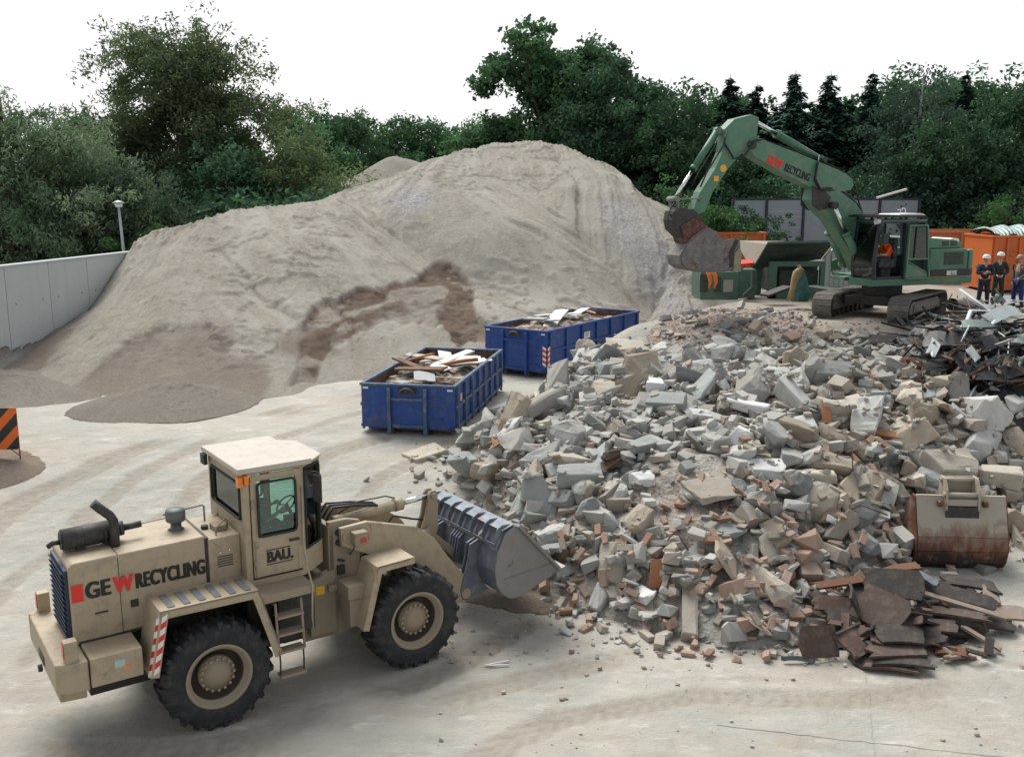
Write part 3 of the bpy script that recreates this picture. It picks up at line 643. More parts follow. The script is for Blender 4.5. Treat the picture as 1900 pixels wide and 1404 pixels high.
# --- far tree line between
far = 'trees of the far line behind the sand heap'
T1 = tree_at(615, 92, 222, 'broadleaf_tree', [ball(0, .66, .30, .32), ball(-.28, .45, .28, .32), ball(.3, .45, .28, .32), ball(0, .25, .45, .25), ball(.15, .85, .14, .12)],
        'broad rounded tree, leftmost of the far line above the sand heap', (LG, MBark), far, seed=31, ncl=700, per=36, rad=1.0, size=.36, shell=.5, gap=.1)
T2 = tree_at(735, 96, 216, 'broadleaf_tree', [ball(0, .70, .18, .28), ball(-.2, .5, .22, .32), ball(.22, .52, .20, .32), ball(0, .3, .4, .28)],
        'twin-topped tree in the middle of the far line above the grey cone', (LG, MBark), far, seed=32, ncl=620, per=36, rad=1.0, size=.36, shell=.5, gap=.12)
def cp(o, u, d, vtop, rz, label, group=None, wide=1.0):
    H0 = o['H']; p = at(u, 360, d); H = at(u, vtop, d).z-3.3; s = H/H0
    return copy_tree(o, (p.x, p.y, 3.3), rz, (s*wide, s*wide, s), label, group)
T1['H'] = at(615, 222, 92).z-3.3; T2['H'] = at(735, 216, 96).z-3.3
cp(T2, 800, 94, 222, 2.1, 'fourth tree of the far line, with a flat uneven top', far)
cp(T1, 868, 98, 232, 1.2, 'pale tree at the right end of the far line, touching the poplar', far)
cp(T1, 675, 100, 220, 4.0, 'second tree of the far line, with a dark round crown', far)
cp(T1, 565, 88, 210, 3.0, 'tree joining the far line to the olive tree', far)
bk = 'trees massed at the back of the wood on the right'
for i, (u, d, vt, lb) in enumerate([(1300, 78, 175, 'grey-green tree top between the round tree and the first spruce'), (1390, 84, 215, 'tree crown filling the gap between the two left spruces'), (1500, 84, 215, 'tree crown filling the gap between the third and fourth spruce'),
      (1570, 86, 205, 'tree crown filling the gap left of the tallest spruce'), (1640, 80, 152, 'broad crown just right of the tallest spruce'), (1720, 84, 145, 'high crown behind the birch'), (1845, 78, 160, 'high crown near the right edge of the wood'), (1925, 74, 150, 'crown cut by the right edge of the photo')]):
    cp(T1, u, d, vt+8, i*1.7, lb, bk, 1.2)
for i, (u, lb) in enumerate([(60, 'dark crown far behind the left willow'), (-60, 'dark crown beyond the left edge behind the willow'), (160, 'dark crown seen between willow and spreading tree'), (1110, 'dark crown behind the dense dark tree'), (1010, 'low dark crown behind the poplar stem')]):
    cp(T1, u, 80, (310, 290, 320, 240, 235)[i], i*.9, lb, 'dark crowns behind the front trees', 1.3)

# --- conifers
def make_spruce(seed, H, W, droop=.35, n=1500):
    rs = np.random.default_rng(seed); V = []; var = []; mb = MB(); mb.tube([(0, 0, -.3), (0, 0, H*.5), (0, 0, H*.985)], [.22, .12, .015], 7)
    whorls = int(H/.42); N = 0; Vs = []
    for k in range(whorls):
        t = k/whorls; z = H*(.06+.93*t); L = W*1.5*(1-t)**.8*(.75+.45*rs.random())+.12; nb = 7 if t < .85 else 4
        for j in range(nb):
            a = rs.random()*6.283; l = L*(.65+.5*rs.random()); m_ = max(4, int(l*11))
            s = (np.arange(m_)+.5)/m_; r = s*l; zz = z-droop*l*s**1.5+.22*l*s**4-.05
            w_ = (.36*(1-s*.6)+.08)*min(1.4, .6+l*.45)
            for q in range(4):
                px = r*math.cos(a)+rs.normal(size=m_)*w_*.35; py = r*math.sin(a)+rs.normal(size=m_)*w_*.35; pz = zz+rs.normal(size=m_)*.06-(.12 if q > 1 else 0)
                ang = a+rs.normal(size=m_)*.9; dx, dy = np.cos(ang), np.sin(ang); ln = w_*(.8+.5*rs.random(m_)); dz = -.35-.5*rs.random(m_)*(q > 1)
                c0 = np.stack([px, py, pz], 1); d = np.stack([dx*ln, dy*ln, dz*ln], 1); sd = np.stack([-dy, dx, np.zeros(m_)], 1)*(.11+.06*rs.random((m_, 1)))
                Vs.append(np.stack([c0-d*.2, c0+d*.4+sd, c0+d, c0+d*.4-sd], 1)); var.append(np.clip(.25*q/3+.6*rs.random(m_)+.15*s, 0, 1))
            if l > .6: mb.tube([(0, 0, z), (l*.9*math.cos(a), l*.9*math.sin(a), z-droop*l*.8)], [.03, .008], 4, False)
    V = np.concatenate(Vs).reshape(-1, 3); return V, np.arange(len(V)).reshape(-1, 4), np.concatenate(var), mb
SP = []
spg = 'dark spruces behind the excavator'
for sd_, H_, W_, u, d, vt, lb in [(41, 13, 2.9, 1347, 66, 138, 'first spruce from the left, wide with a blunt top'), (42, 15, 2.3, 1605, 68, 130, 'tallest and slimmest spruce, straight above the excavator cab'), (43, 14, 3.2, 1465, 66, 130, 'third spruce from the left, with spreading tiers')]:
    V, F, va, mb = make_spruce(sd_, H_, W_); p = at(u, 360, d); root = empty('spruce_tree', (p.x, p.y, 3.3), 0, lb, 'tree', spg)
    np_mesh('crown', V, F, [LC], root, False, {'var': (va, 'FACE')}); mb.build('trunk', MBark, root, fix=False)
    root['H'] = H_; s = (at(u, vt, d).z-3.3)/H_; root.scale = (s, s, s); SP.append(root)
for k, u, d, vt, rz, lb in [(0, 1397, 69, 152, 2, 'second spruce from the left, narrower and lower than its neighbours'), (2, 1530, 68, 132, 1, 'fourth spruce from the left, pointed, over the excavator boom'), (1, 1775, 72, 132, 3, 'lone pointed spruce behind the birch, rightmost of the spruces'), (0, 1432, 76, 190, 4, 'half hidden spruce between the second and third'), (2, 1568, 78, 178, 5, 'half hidden spruce left of the tallest one'), (1, 1652, 76, 200, 5, 'half hidden spruce right of the tallest one')]:
    cp(SP[k], u, d, vt, rz, lb, spg)
# --- right: birch, and the dense trees behind the orange skips
tree_at(1690, 60, 168, 'birch_tree', [ball(0, .80, .14, .18), ball(-.12, .66, .14, .18), ball(.13, .64, .15, .18), ball(-.02, .48, .2, .18), ball(.16, .42, .12, .14)],
        'birch with a slender white trunk above the grey panel fence', (LBi, MBirch), seed=51, ncl=620, per=40, rad=.75, size=.22, asp=2, droop=.8, shell=.4, gap=.28, trunk=.15, top=11.0, nlimb=34)
tree_at(1760, 52, 238, 'broadleaf_tree', [ball(0, .76, .24, .24), ball(-.26, .52, .26, .26), ball(.26, .56, .26, .26), ball(0, .40, .38, .3), ball(-.3, .24, .3, .24), ball(.3, .22, .3, .22)],
        'dense bushy green tree behind the left orange skip', (LD, MBark), seed=52, ncl=1100, per=42, rad=.62, size=.24, shell=.6, gap=.12)
tree_at(1880, 54, 205, 'broadleaf_tree', [ball(0, .76, .22, .24), ball(-.24, .52, .22, .26), ball(.26, .56, .26, .26), ball(0, .36, .36, .3)],
        'tall dark tree at the right edge behind the orange skips', (LG, MBark), seed=53, ncl=900, per=42, rad=.7, size=.25, shell=.55, gap=.14)
tree_at(1590, 58, 335, 'broadleaf_tree', [ball(0, .66, .5, .34), ball(-.6, .5, .5, .36), ball(.6, .5, .5, .36), ball(0, .25, .9, .3)],
        'dark undergrowth tree below the spruces behind the grey fence', (LD, MBark), seed=54, ncl=800, per=40, rad=.7, size=.26, shell=.5, gap=0)
tree_at(1400, 56, 335, 'broadleaf_tree', [ball(0, .62, .5, .36), ball(-.6, .46, .5, .36), ball(.6, .46, .5, .36), ball(0, .25, .9, .3)],
        'dark spreading tree hanging over the left end of the grey fence', (LD, MBark), seed=55, ncl=560, per=40, rad=.6, size=.25, shell=.5, gap=0)
for u, d, v0, lb, sd_, sz in [(1393, 45.5, 432, 'small round bush in front of the left panel of the grey fence', 56, .55), (1846, 47, 430, 'light green bush behind the meeting point of the orange skips', 57, .8)]:
    p = at(u, v0, d); make_tree('bush', (p.x, p.y, 3.3), [ball(0, p.z-3.3+.2, sz, sz*.9), ball(sz*.7, p.z-3.3-.2, sz*.8, sz*.7), ball(-sz*.7, p.z-3.3-.2, sz*.8, sz*.7)], 170, 44, .26, .13, (LG if sd_ == 56 else LB, MBark), lb, seed=sd_, trunk=.05, nlimb=8, cat='bush', part='foliage')
# continuous shrub layer under the wood
C = []
for u0, u1, d0, d1, zt in [(-250, 620, 50, 60, 3.6), (560, 900, 78, 90, 4), (1050, 2100, 60, 72, 3.6)]:
    n = int((u1-u0)*1.1); uu = rng.uniform(u0, u1, n); dd = rng.uniform(d0, d1, n)
    C.append(np.stack([(uu-950)/1800*dd, dd, 3.3+rng.random(n)*zt], 1))
C = np.concatenate(C); V, F, va = leaves(C, 30, 1.1, .4, rng, 1.8)
tag(np_mesh('undergrowth', V, F, [LD], None, False, {'var': (va, 'FACE')}), 'dark tangled undergrowth under the trees behind the yard', 'undergrowth', kind='stuff')
# ================================================================== WHEEL LOADER
BEIGE = paint('loader_beige', (.41, .335, .225), (.35, .284, .19), .5, (.24, .20, .15), .75, 2.4, .002, 0, .03)
BEIGE_D = paint('loader_beige_dusty', (.33, .27, .185), (.245, .20, .14), .75, (.27, .22, .165), .7, 4, .004)
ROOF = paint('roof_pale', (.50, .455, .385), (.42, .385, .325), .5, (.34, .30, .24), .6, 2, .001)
DARK = paint('dark_steel', (.022, .022, .022), (.04, .036, .032), .6, (.12, .1, .08), .35, 5)
RUB = paint('tyre_rubber', (.014, .016, .018), (.022, .024, .025), .8, (.11, .10, .09), .45, 3, .004)
CHR = plain('chrome_rod', (.75, .76, .76), .15, 1.0)
HOSE = plain('rubber_hose', (.015, .015, .016), .45)
RED = plain('red_paint', (.72, .03, .02), .45); WHT = plain('white_paint', (.78, .77, .74), .5); BLK = plain('lettering_black', (.012, .012, .013), .5)
AMB = plain('amber_lens', (.85, .22, .02), .2); REDL = plain('red_lens', (.55, .03, .02), .2)
GL = glass('cab_glass', (.72, .88, .84)); SEAL = plain('window_rubber', (.012, .02, .018), .6)
SEATM = paint('seat_cloth', (.03, .035, .04), rough=.9); GREYP = paint('grey_strip', (.16, .175, .19), rough=.9, dirt_amt=.4)
SKIN = plain('skin', (.52, .29, .2), .55); JEANS = paint('blue_jeans', (.05, .09, .17), rough=.95, dirt_amt=.1, scale=8); SHIRT = paint('grey_shirt', (.08, .09, .10), rough=.95, dirt_amt=.1, scale=8)
YEL = plain('yellow_sticker', (.8, .5, .03), .4)

def ico(mb, c, r, sc=(1, 1, 1), sub=2):
    bm = bmesh.new(); bmesh.ops.create_icosphere(bm, subdivisions=sub, radius=r)
    mb.add([Vector(c)+Vector((v.co.x*sc[0], v.co.y*sc[1], v.co.z*sc[2])) for v in bm.verts], [tuple(v.index for v in f.verts) for f in bm.faces], True); bm.free()
def skin_mesh(joints, bones, radii, level=2):
    """one continuous surface grown over a skeleton"""
    names = list(joints); me = bpy.data.meshes.new('s'); me.from_pydata([joints[n] for n in names], [(names.index(a), names.index(b)) for a, b in bones], [])
    o = bpy.data.objects.new('s', me); COL.objects.link(o); md = o.modifiers.new('Skin', 'SKIN'); md.use_smooth_shade = True
    for i, n in enumerate(names):
        r = radii[n]; me.skin_vertices[0].data[i].radius = r if isinstance(r, tuple) else (r, r)
    me.skin_vertices[0].data[0].use_root = True
    s = o.modifiers.new('Sub', 'SUBSURF'); s.levels = s.render_levels = level
    bpy.context.view_layer.update(); out = bpy.data.meshes.new_from_object(o.evaluated_get(bpy.context.evaluated_depsgraph_get()))
    bpy.data.objects.remove(o, do_unlink=True); return out
def join_me(me, mb):
    """append the pieces of mb to a mesh"""
    bm = bmesh.new(); bm.from_mesh(me); t = bpy.data.meshes.new('t'); t.from_pydata(mb.v, [], mb.f); t.polygons.foreach_set('use_smooth', [True]*len(mb.f)); bm.from_mesh(t); bm.to_mesh(me); bm.free(); return me
def hand(mb, wrist, direction, palm_n, curl=.6, s=1.0, side=1):
    d = Vector(direction).normalized(); n = Vector(palm_n); n = (n-d*n.dot(d)).normalized(); sd = d.cross(n)*side; w_ = Vector(wrist)
    mb.tube([w_, w_+d*.045*s, w_+d*.085*s], [.024*s, .034*s, .036*s], 8)
    for i, ln in enumerate((.062, .075, .070, .055)):
        b = w_+d*.085*s+sd*(.027-.018*i)*s; p = [b]; a = 0
        for k in range(3):
            a += curl; p.append(p[-1]+(d*math.cos(a)+n*math.sin(a))*ln/3*1.15*s)
        mb.tube(p, [.0095*s, .009*s, .008*s, .006*s], 6)
    b = w_+d*.03*s+sd*.028*s; mb.tube([b, b+(sd*.8+d*.5+n*.2)*.03*s, b+(sd*.7+d+n*.6)*.052*s], [.012*s, .010*s, .007*s], 6)
def head(mb, c, fwd, s=1.0):
    c = Vector(c); f = Vector(fwd).normalized(); l = Vector((0, 0, 1)).cross(f)
    bm = bmesh.new(); bmesh.ops.create_icosphere(bm, subdivisions=3, radius=1)
    vs = []
    for v in bm.verts:
        x, y, z = v.co  # x fwd
        r = 1-.16*max(0, -z)*(1+.3*abs(y)); p = f*(x*.098*r)+l*(y*.078*(1-.22*max(0, -z)))+Vector((0, 0, z*.118)); vs.append(c+p*s)
    mb.add(vs, [tuple(v.index for v in g.verts) for g in bm.faces], True); bm.free()
    mb.tube([c+f*.09*s+Vector((0, 0, .02))*s, c+f*.118*s+Vector((0, 0, -.018))*s, c+f*.095*s+Vector((0, 0, -.03))*s], [.010*s, .016*s, .012*s], 6)
    for k in (-1, 1): ico(mb, c+l*k*.08*s, .026*s, (.6, .4, 1.1), 1)

def wheel(parent, x, y, z, Rt, wd, side, spin=0):
    t = empty('wheel', (x, y, z)); t.parent = parent
    mb = MB(); W = wd/2
    prof = [(Rt*.56, -W*.86), (Rt*.60, -W*.95), (Rt*.72, -W*1.03), (Rt*.86, -W*1.0), (Rt*.925, -W*.90), (Rt*.945, -W*.6), (Rt*.95, 0), (Rt*.945, W*.6), (Rt*.925, W*.9), (Rt*.86, W*1.0), (Rt*.72, W*1.03), (Rt*.60, W*.95), (Rt*.56, W*.86)]
    mb.lathe(prof, axis='y', n=56, caps=False)
    n = 23
    for sd in (-1, 1):
        for i in range(n):
            a = (i+(0 if sd > 0 else .5))*2*math.pi/n+spin; da = 2*math.pi/n*.30
            def q(r, ang, yy): return (r*math.cos(ang), yy, r*math.sin(ang))
            # shoulder-to-centre lug: wraps from sidewall over the shoulder, angled across the tread
            sec = [(Rt*.845, sd*W*1.035, 0, .85), (Rt*.915, sd*W*1.02, 0, 1), (Rt*1.0, sd*W*.86, .0, 1), (Rt*1.0, sd*W*.40, .22, .95), (Rt*.995, -sd*W*.06, .5, .75)]
            inn = [(Rt*.83, sd*W*.98), (Rt*.89, sd*W*.90), (Rt*.93, sd*W*.8), (Rt*.93, sd*W*.4), (Rt*.93, -sd*W*.06)]
            vs = []
            for (r, yy, sh, kk), (r2, y2) in zip(sec, inn):
                a0 = a+sh*2*math.pi/n*.55
                vs += [q(r, a0-da*kk*.5, yy), q(r, a0+da*kk*.5, yy), q(r2, a0+da*kk*.62, y2), q(r2, a0-da*kk*.62, y2)]
            fs = []
            for k in range(4):
                o_ = k*4
                for e in range(4): fs.append((o_+e, o_+(e+1) % 4, o_+4+(e+1) % 4, o_+4+e))
            fs += [(0, 1, 2, 3), (16, 17, 18, 19)]; mb.add(vs, fs)
    mb.build('tyre', RUB, t)
    mb = MB(); s = side
    mb.lathe([(Rt*.575, s*W*.84), (Rt*.595, s*W*.98), (Rt*.56, s*W*1.0), (Rt*.53, s*W*.93), (Rt*.515, s*W*.74), (Rt*.475, s*W*.70), (Rt*.46, s*W*.0), (Rt*.33, -s*W*.05)], axis='y', n=48, caps=False)
    mb.lathe([(Rt*.575, -s*W*.84), (Rt*.2, -s*W*.6)], axis='y', n=32, caps=False)
    mb.build('rim', BEIGE_D, t)
    mb = MB(); mb.lathe([(Rt*.458, s*W*.62), (Rt*.452, s*W*.02), (Rt*.32, -s*W*.02)], axis='y', n=40, caps=False); mb.build('rim_dish', plain('shaded_rim_dish', (.075, .06, .045), .7), t)  # shade of the wheel recess painted in as a dark dish
    mb = MB(); mb.lathe([(Rt*.33, -s*W*.1), (Rt*.325, s*W*.40), (Rt*.31, s*W*.52), (Rt*.20, s*W*.66), (Rt*.19, s*W*.72), (Rt*.06, s*W*.73), (0.001, s*W*.73)], axis='y', n=40)
    for i in range(16):
        a = i*math.pi/8; mb.cyl((Rt*.29*math.cos(a), s*W*.60, Rt*.29*math.sin(a)), (Rt*.29*math.cos(a), s*W*.70, Rt*.29*math.sin(a)), Rt*.028, n=6, smooth=False)
    mb.build('hub', BEIGE_D, t)
    return t

LD_YAW = math.atan2(.57256, .81986)
LR = empty('wheel_loader', (-4.634, 13.135, 0), LD_YAW, 'beige wheel loader with its raised-back bucket pushed into the rubble heap', 'wheel loader')
for x, sp in ((0, .1), (3.067, .25)):
    for s in (-1, 1): wheel(LR, x, s*.93, .77, .775, .50, s, sp+s*.1)
# frames and axles
mb = MB(); mb.box(-1.5, 1.35, -.42, .42, .62, 1.25); mb.box(-.25, .25, -.75, .75, .6, .94); mb.box(.6, 1.3, -.7, .7, .8, 1.6); mb.build('rear_frame', DARK, LR, .01)
mb = MB(); mb.box(1.25, 1.62, -.3, .3, .55, 1.35); mb.cyl((1.6, 0, .5), (1.6, 0, 1.55), .17); mb.cyl((1.2, -.3, .8), (2.0, -.42, .8), .06); mb.build('articulation_joint', DARK, LR, .01)
mb = MB(); mb.box(1.58, 2.1, -.34, .34, .5, 1.5); mb.box(2.0, 3.5, -.42, .42, .55, 1.15); mb.box(2.85, 3.3, -.75, .75, .62, .92)
mb.prism([(1.95, 1.1), (2.45, 1.1), (2.5, 2.3), (2.28, 2.36), (1.97, 2.36)], -.46, -.36); mb.prism([(1.95, 1.1), (2.45, 1.1), (2.5, 2.3), (2.28, 2.36), (1.97, 2.36)], .36, .46)
mb.box(1.96, 2.05, -.46, .46, 1.1, 2.30); mb.box(1.9, 2.2, -.56, -.36, 1.3, 1.4)
mb.prism([(1.62, .62), (2.05, .62), (2.05, 1.62), (1.62, 1.5)], -.48, -.34); mb.prism([(1.62, .62), (2.05, .62), (2.05, 1.62), (1.62, 1.5)], .34, .48)
mb.build('front_frame', BEIGE_D, LR, .012)
# hood
hood = MB(); w_ = .53
hood.prism([(-1.66, 1.42), (.10, 1.50), (.10, 2.56), (-1.60, 2.54), (-1.66, 2.48)], -w_, w_); ho = hood.build('engine_cover', BEIGE, LR, .025, segs=3)
mb = MB(); mb.box(.145, .60, -w_, w_, 1.5, 2.50); sv = mb.build('service_cover', BEIGE, LR, .02)
mb = MB(); mb.box(.09, .16, -w_+.03, w_-.03, 1.5, 2.52); mb.build('cover_gap', DARK, LR)
mb = MB()
for x in (-1.05,): mb.box(x-.004, x+.004, -w_-.003, -w_+.01, 1.45, 2.50); mb.box(x-.004, x+.004, -w_, w_, 2.535, 2.552)
mb.box(-1.6, .08, -w_-.012, -w_, 1.44, 1.465)
mb.build('panel_gap', DARK, ho)
mb = MB()
for k in range(5): mb.box(.26, .48, -w_-.006, -w_+.004, 2.07+k*.035, 2.085+k*.035)
split_up(mb.build('vent_slot', DARK, sv))
mb = MB(); mb.box(.29, .31, -w_-.02, -w_, 2.27, 2.29); mb.box(.42, .44, -w_-.02, -w_, 2.29, 2.31); split_up(mb.build('latch', CHR, sv))
mb = MB(); mb.box(-.93, -.83, -w_-.012, -w_+.002, 1.78, 1.88); mb.box(-1.38, -1.22, -w_-.02, -w_, 1.80, 1.815); split_up(mb.build('latch', DARK, ho))
# radiator grille (rear)
gr = MB(); gr.box(-1.70, -1.655, -.47, .47, 1.50, 2.44); go = gr.build('grille', plain('grille_dark', (.018, .03, .06), .5), LR)
mb = MB()
for k in range(13):
    z = 1.53+k*.072; mb.box(-.0, .05, -.44, .44, 0, .012, Matrix.Translation((-1.735, 0, z)) @ Matrix.Rotation(R(35), 4, 'Y'))
mb.build('louvre', plain('louvre_blue', (.05, .075, .11), .45), go)
# lettering
ME_ = frameM((-1.50, -w_-.004, 2.02), (1, 0, 0), (0, 0, 1))
mb = MB(); mb.box(-1.645, -1.50, -w_-.005, -w_+.002, 2.01, 2.25); mb.build('logo_square', RED, ho)
fx = lambda x, z=2.03: frameM((x, -w_-.004, z), (1, 0, .005), (0, 0, 1))
text('lettering', 'GE', BLK, ho, fx(-1.475), .31, .80, .014, spacing=1.02); text('lettering', 'W', RED, ho, fx(-1.12), .31, .74, .016); text('lettering', 'RECYCLING', BLK, ho, fx(-.85), .29, .565, .013, spacing=1.08)
# exhaust
mb = MB(); mb.cyl((-1.62, .0, 2.70), (-.92, .0, 2.72), .145, n=24); mb.cyl((-1.64, 0, 2.70), (-1.62, 0, 2.70), .12, n=24); mb.cyl((-.92, 0, 2.72), (-.84, 0, 2.72), .10, n=20); mb.cyl((-.84, 0, 2.72), (-.60, 0, 2.73), .045, n=12)
for x in (-1.4, -1.1): mb.cyl((x, 0, 2.70), (x+.03, 0, 2.70), .152, n=24)
mb.box(-1.45, -1.35, -.1, .1, 2.53, 2.62); mb.box(-1.1, -1.0, -.1, .1, 2.53, 2.62); mb.tube([(-1.64, 0, 2.68), (-1.72, .02, 2.68), (-1.78, .05, 2.63)], .035, 8)
mu = mb.build('muffler', DARK, LR)
mb = MB(); mb.tube([(-.99, -.18, 2.52), (-.99, -.18, 2.72), (-.99, -.18, 2.90), (-1.03, -.17, 2.98), (-1.15, -.16, 3.10), (-1.22, -.15, 3.18)], .062, 14); mb.build('exhaust_stack', DARK, LR)
mb = MB(); mb.lathe([(.12, 2.52), (.13, 2.55), (.075, 2.58), (.075, 2.68)], (-.13, 0, 0)); mb.lathe([(.125, 2.68), (.135, 2.70), (.135, 2.83), (.12, 2.85), (.06, 2.87), (0.001, 2.87)], (-.13, 0, 0)); mb.box(-.30, -.25, -.01, .01, 2.79, 2.81)
mb.build('air_intake', paint('intake_grey', (.10, .12, .125), rough=.5), LR)
mb = MB(); mb.tube([(-.02, .12, 2.78), (.28, .12, 2.80), (.31, .12, 2.78), (.31, .12, 2.55)], .013, 8); mb.tube([(.3, -.4, 2.48), (.3, -.4, 2.60), (.33, -.4, 2.62), (.50, -.2, 2.64), (.53, -.2, 2.62), (.53, -.2, 2.48)], .012, 8); mb.tube([(-.6, .02, 2.72), (-.25, .02, 2.74)], .006, 6)
split_up(mb.build('hood_handrail', BEIGE_D, LR))
mb = MB(); mb.cyl((.25, -.05, 2.5), (.25, -.05, 2.55), .05); mb.build('filler_cap', DARK, LR)
mb = MB(); mb.box(.32, .50, -.28, -.05, 2.49, 2.58); mb.build('tank_lid', BEIGE_D, LR, .01)
# rear bumper / counterweight
cw = MB(); cw.prism([(-1.98, -.95), (-1.98, .95), (-1.78, 1.05), (-1.60, 1.05), (-1.60, -1.05), (-1.80, -1.05)], 1.02, 1.42, 'z')
cw.prism([(-1.92, -.75), (-1.92, .75), (-1.6, .8), (-1.6, -.8)], .80, 1.018, 'z')
cwo = cw.build('counterweight', BEIGE, LR, .02)
for s in (-1, 1):
    a, b_ = (-1.08, -.53) if s < 0 else (.53, 1.08)
    mb = MB(); mb.box(-1.585, -.95, a, b_, 1.05, 1.44); to = mb.build('battery_box', BEIGE, LR, .015)
    if s < 0:
        mb = MB(); mb.box(-1.3, -1.17, -1.085, -1.078, 1.24, 1.34); mb.build('sticker', plain('mint_sticker', (.4, .55, .5), .5), to)
        mb = MB(); mb.box(-1.20, -1.11, -1.086, -1.078, 1.19, 1.25); mb.build('sticker', plain('orange_sticker', (.75, .25, .08), .5), to)
    y = s*.93; mb = MB(); mb.box(-1.86, -1.70, y-.075, y+.075, 1.40, 1.70); tl = mb.build('rear_light', BEIGE, LR, .012)
    mb = MB(); mb.box(-1.872, -1.858, y-.055, y+.055, 1.48, 1.67); mb.build('lens', REDL, tl)
mb = MB(); mb.box(-1.99, -1.975, -.18, .18, 1.1, 1.22); mb.cyl((-1.99, 0, 1.0), (-2.04, 0, 1.0), .05); mb.build('tow_hitch', DARK, LR)
# rear mudguards
for s in (-1, 1):
    a, b_ = (-1.19, -.53) if s < 0 else (.53, 1.19)
    mb = MB(); path = [(-.90, 1.02), (-.72, 1.90), (.60, 1.88), (.90, .86)] if s < 0 else [(-.90, 1.02), (-.72, 1.90), (.60, 1.88), (.90, .86)]
    mb.band(path, .03, a, b_); o_ = a if s < 0 else b_
    mb.band(path, .115, o_-(.0 if s < 0 else .02), o_+(.02 if s < 0 else 0))
    fo = mb.build('mudguard', BEIGE, LR, .006)
    if s < 0:
        mb = MB()
        for k in range(6):
            x = -.60+k*.205; mb.prism([(x, -1.12), (x+.09, -1.12), (x+.09, -.66), (x, -.66)], 1.904-.0015*k*2, 1.909-.003*k, 'z')
        mb.build('grip_strip', GREYP, fo)
        mb = MB(); d = Vector((-.18, 0, -.88)).normalized()
        for k in range(9):
            mb.mat(k % 2); t0, t1 = .06+k*.088, .06+(k+1)*.088; p0 = Vector((-.725, 0, 1.88))+d*t0; p1 = Vector((-.725, 0, 1.88))+d*t1; sh = .05
            n_ = Vector((-.98, 0, .2)).normalized()*.004
            vs = [Vector((p0.x, -1.19, p0.z-0)), Vector((p0.x, -1.09, p0.z))+d*sh, Vector((p1.x, -1.09, p1.z))+d*sh, Vector((p1.x, -1.19, p1.z))]
            vs = [v+n_ for v in vs]+[v-n_ for v in vs]; mb.add(vs, [(0, 1, 2, 3), (7, 6, 5, 4), (0, 4, 5, 1), (1, 5, 6, 2), (2, 6, 7, 3), (3, 7, 4, 0)])
        mb.build('warning_stripe', [WHT, RED], fo)
        mb = MB()
        for k in range(9):
            mb.mat(k % 2); t0, t1 = .04+k*.088, .04+(k+1)*.088; p0 = Vector((-.705, 0, 1.86))+d*t0; p1 = Vector((-.705, 0, 1.86))+d*t1
            vs = [Vector((p0.x+.01, -1.193, p0.z)), Vector((p0.x+.085, -1.193, p0.z+.04)), Vector((p1.x+.085, -1.193, p1.z+.04)), Vector((p1.x+.01, -1.193, p1.z))]
            mb.add(vs, [(0, 1, 2, 3)])
        mb.build('warning_stripe', [WHT, RED], fo)
# platform and ladder
mb = MB(); mb.box(.62, 1.42, -1.17, -.72, 1.64, 1.76); mb.build('platform', BEIGE_D, LR, .01)
mb = MB(); mb.box(.95, 1.5, -.95, -.45, 1.0, 1.63); mb.build('tool_box', DARK, LR, .01)
ld_ = MB()
for x in (.84, 1.22): ld_.tube([(x, -1.13, 1.60), (x, -1.16, 1.2), (x+.01, -1.17, .86)], .02, 8)
ld_.tube([(.84, -1.0, 1.55), (.84, -1.13, 1.58)], .018, 6)
lo = ld_.build('ladder', BEIGE_D, LR)
mb = MB()
for z in (1.40, 1.14, .88): mb.box(.84, 1.22, -1.22, -1.04, z-.015, z+.015)
mb.box(.85, 1.22, -1.23, -1.06, .50, .535)
split_up(mb.build('rung', BEIGE_D, lo))
mb = MB(); mb.tube([(.86, -1.16, .88), (.87, -1.15, .7), (.86, -1.16, .52)], .012, 6); mb.tube([(1.21, -1.16, .88), (1.22, -1.15, .7), (1.21, -1.16, .52)], .012, 6); split_up(mb.build('hanging_strap', DARK, lo))
mb = MB(); mb.tube([(1.38, -1.15, 1.10), (1.36, -1.18, 1.3), (1.38, -1.18, 1.75), (1.40, -.95, 2.0), (1.43, -.79, 2.3), (1.44, -.79, 3.1)], .014, 8); mb.build('grab_rail', BEIGE, LR)

# cab
FP = [(.60, .74), (.60, -.74), (1.46, -.75), (1.88, -.42), (1.88, .42), (1.46, .75)]     # footprint
Z0, Z1, ZS, ZW = 1.80, 3.42, 2.50, 3.33
def wallseg(mb, p, q, z0, z1, th=.04):
    p = Vector((*p, 0)); q = Vector((*q, 0)); d = (q-p).normalized(); n = Vector((-d.y, d.x, 0))
    vs = [v+Vector((0, 0, z)) for z in (z0, z1) for v in (p, q, q+n*th, p+n*th)]
    mb.add(vs, [(0, 1, 2, 3), (7, 6, 5, 4), (0, 4, 5, 1), (1, 5, 6, 2), (2, 6, 7, 3), (3, 7, 4, 0)])
cab = MB(); lp = lambda a, b, t: (a[0]+(b[0]-a[0])*t, a[1]+(b[1]-a[1])*t)
def side_frame(mb, a, b, x0, x1, z0, z1, zb=Z0, zt=Z1, th=.05):
    """wall from a to b with an opening between fractions x0..x1 and heights z0..z1"""
    if z0 > zb: wallseg(mb, lp(a, b, x0), lp(a, b, x1), zb, z0, th)
    wallseg(mb, lp(a, b, x0), lp(a, b, x1), z1, zt, th)
    wallseg(mb, a, lp(a, b, x0), zb, zt, th); wallseg(mb, lp(a, b, x1), b, zb, zt, th)
side_frame(cab, FP[0], FP[1], .07, .93, 2.70, 3.26, zb=2.45)
side_frame(cab, FP[1], FP[2], .10, .96, 1.84, 3.38)
side_frame(cab, FP[2], FP[3], .09, .93, 2.12, 3.36)
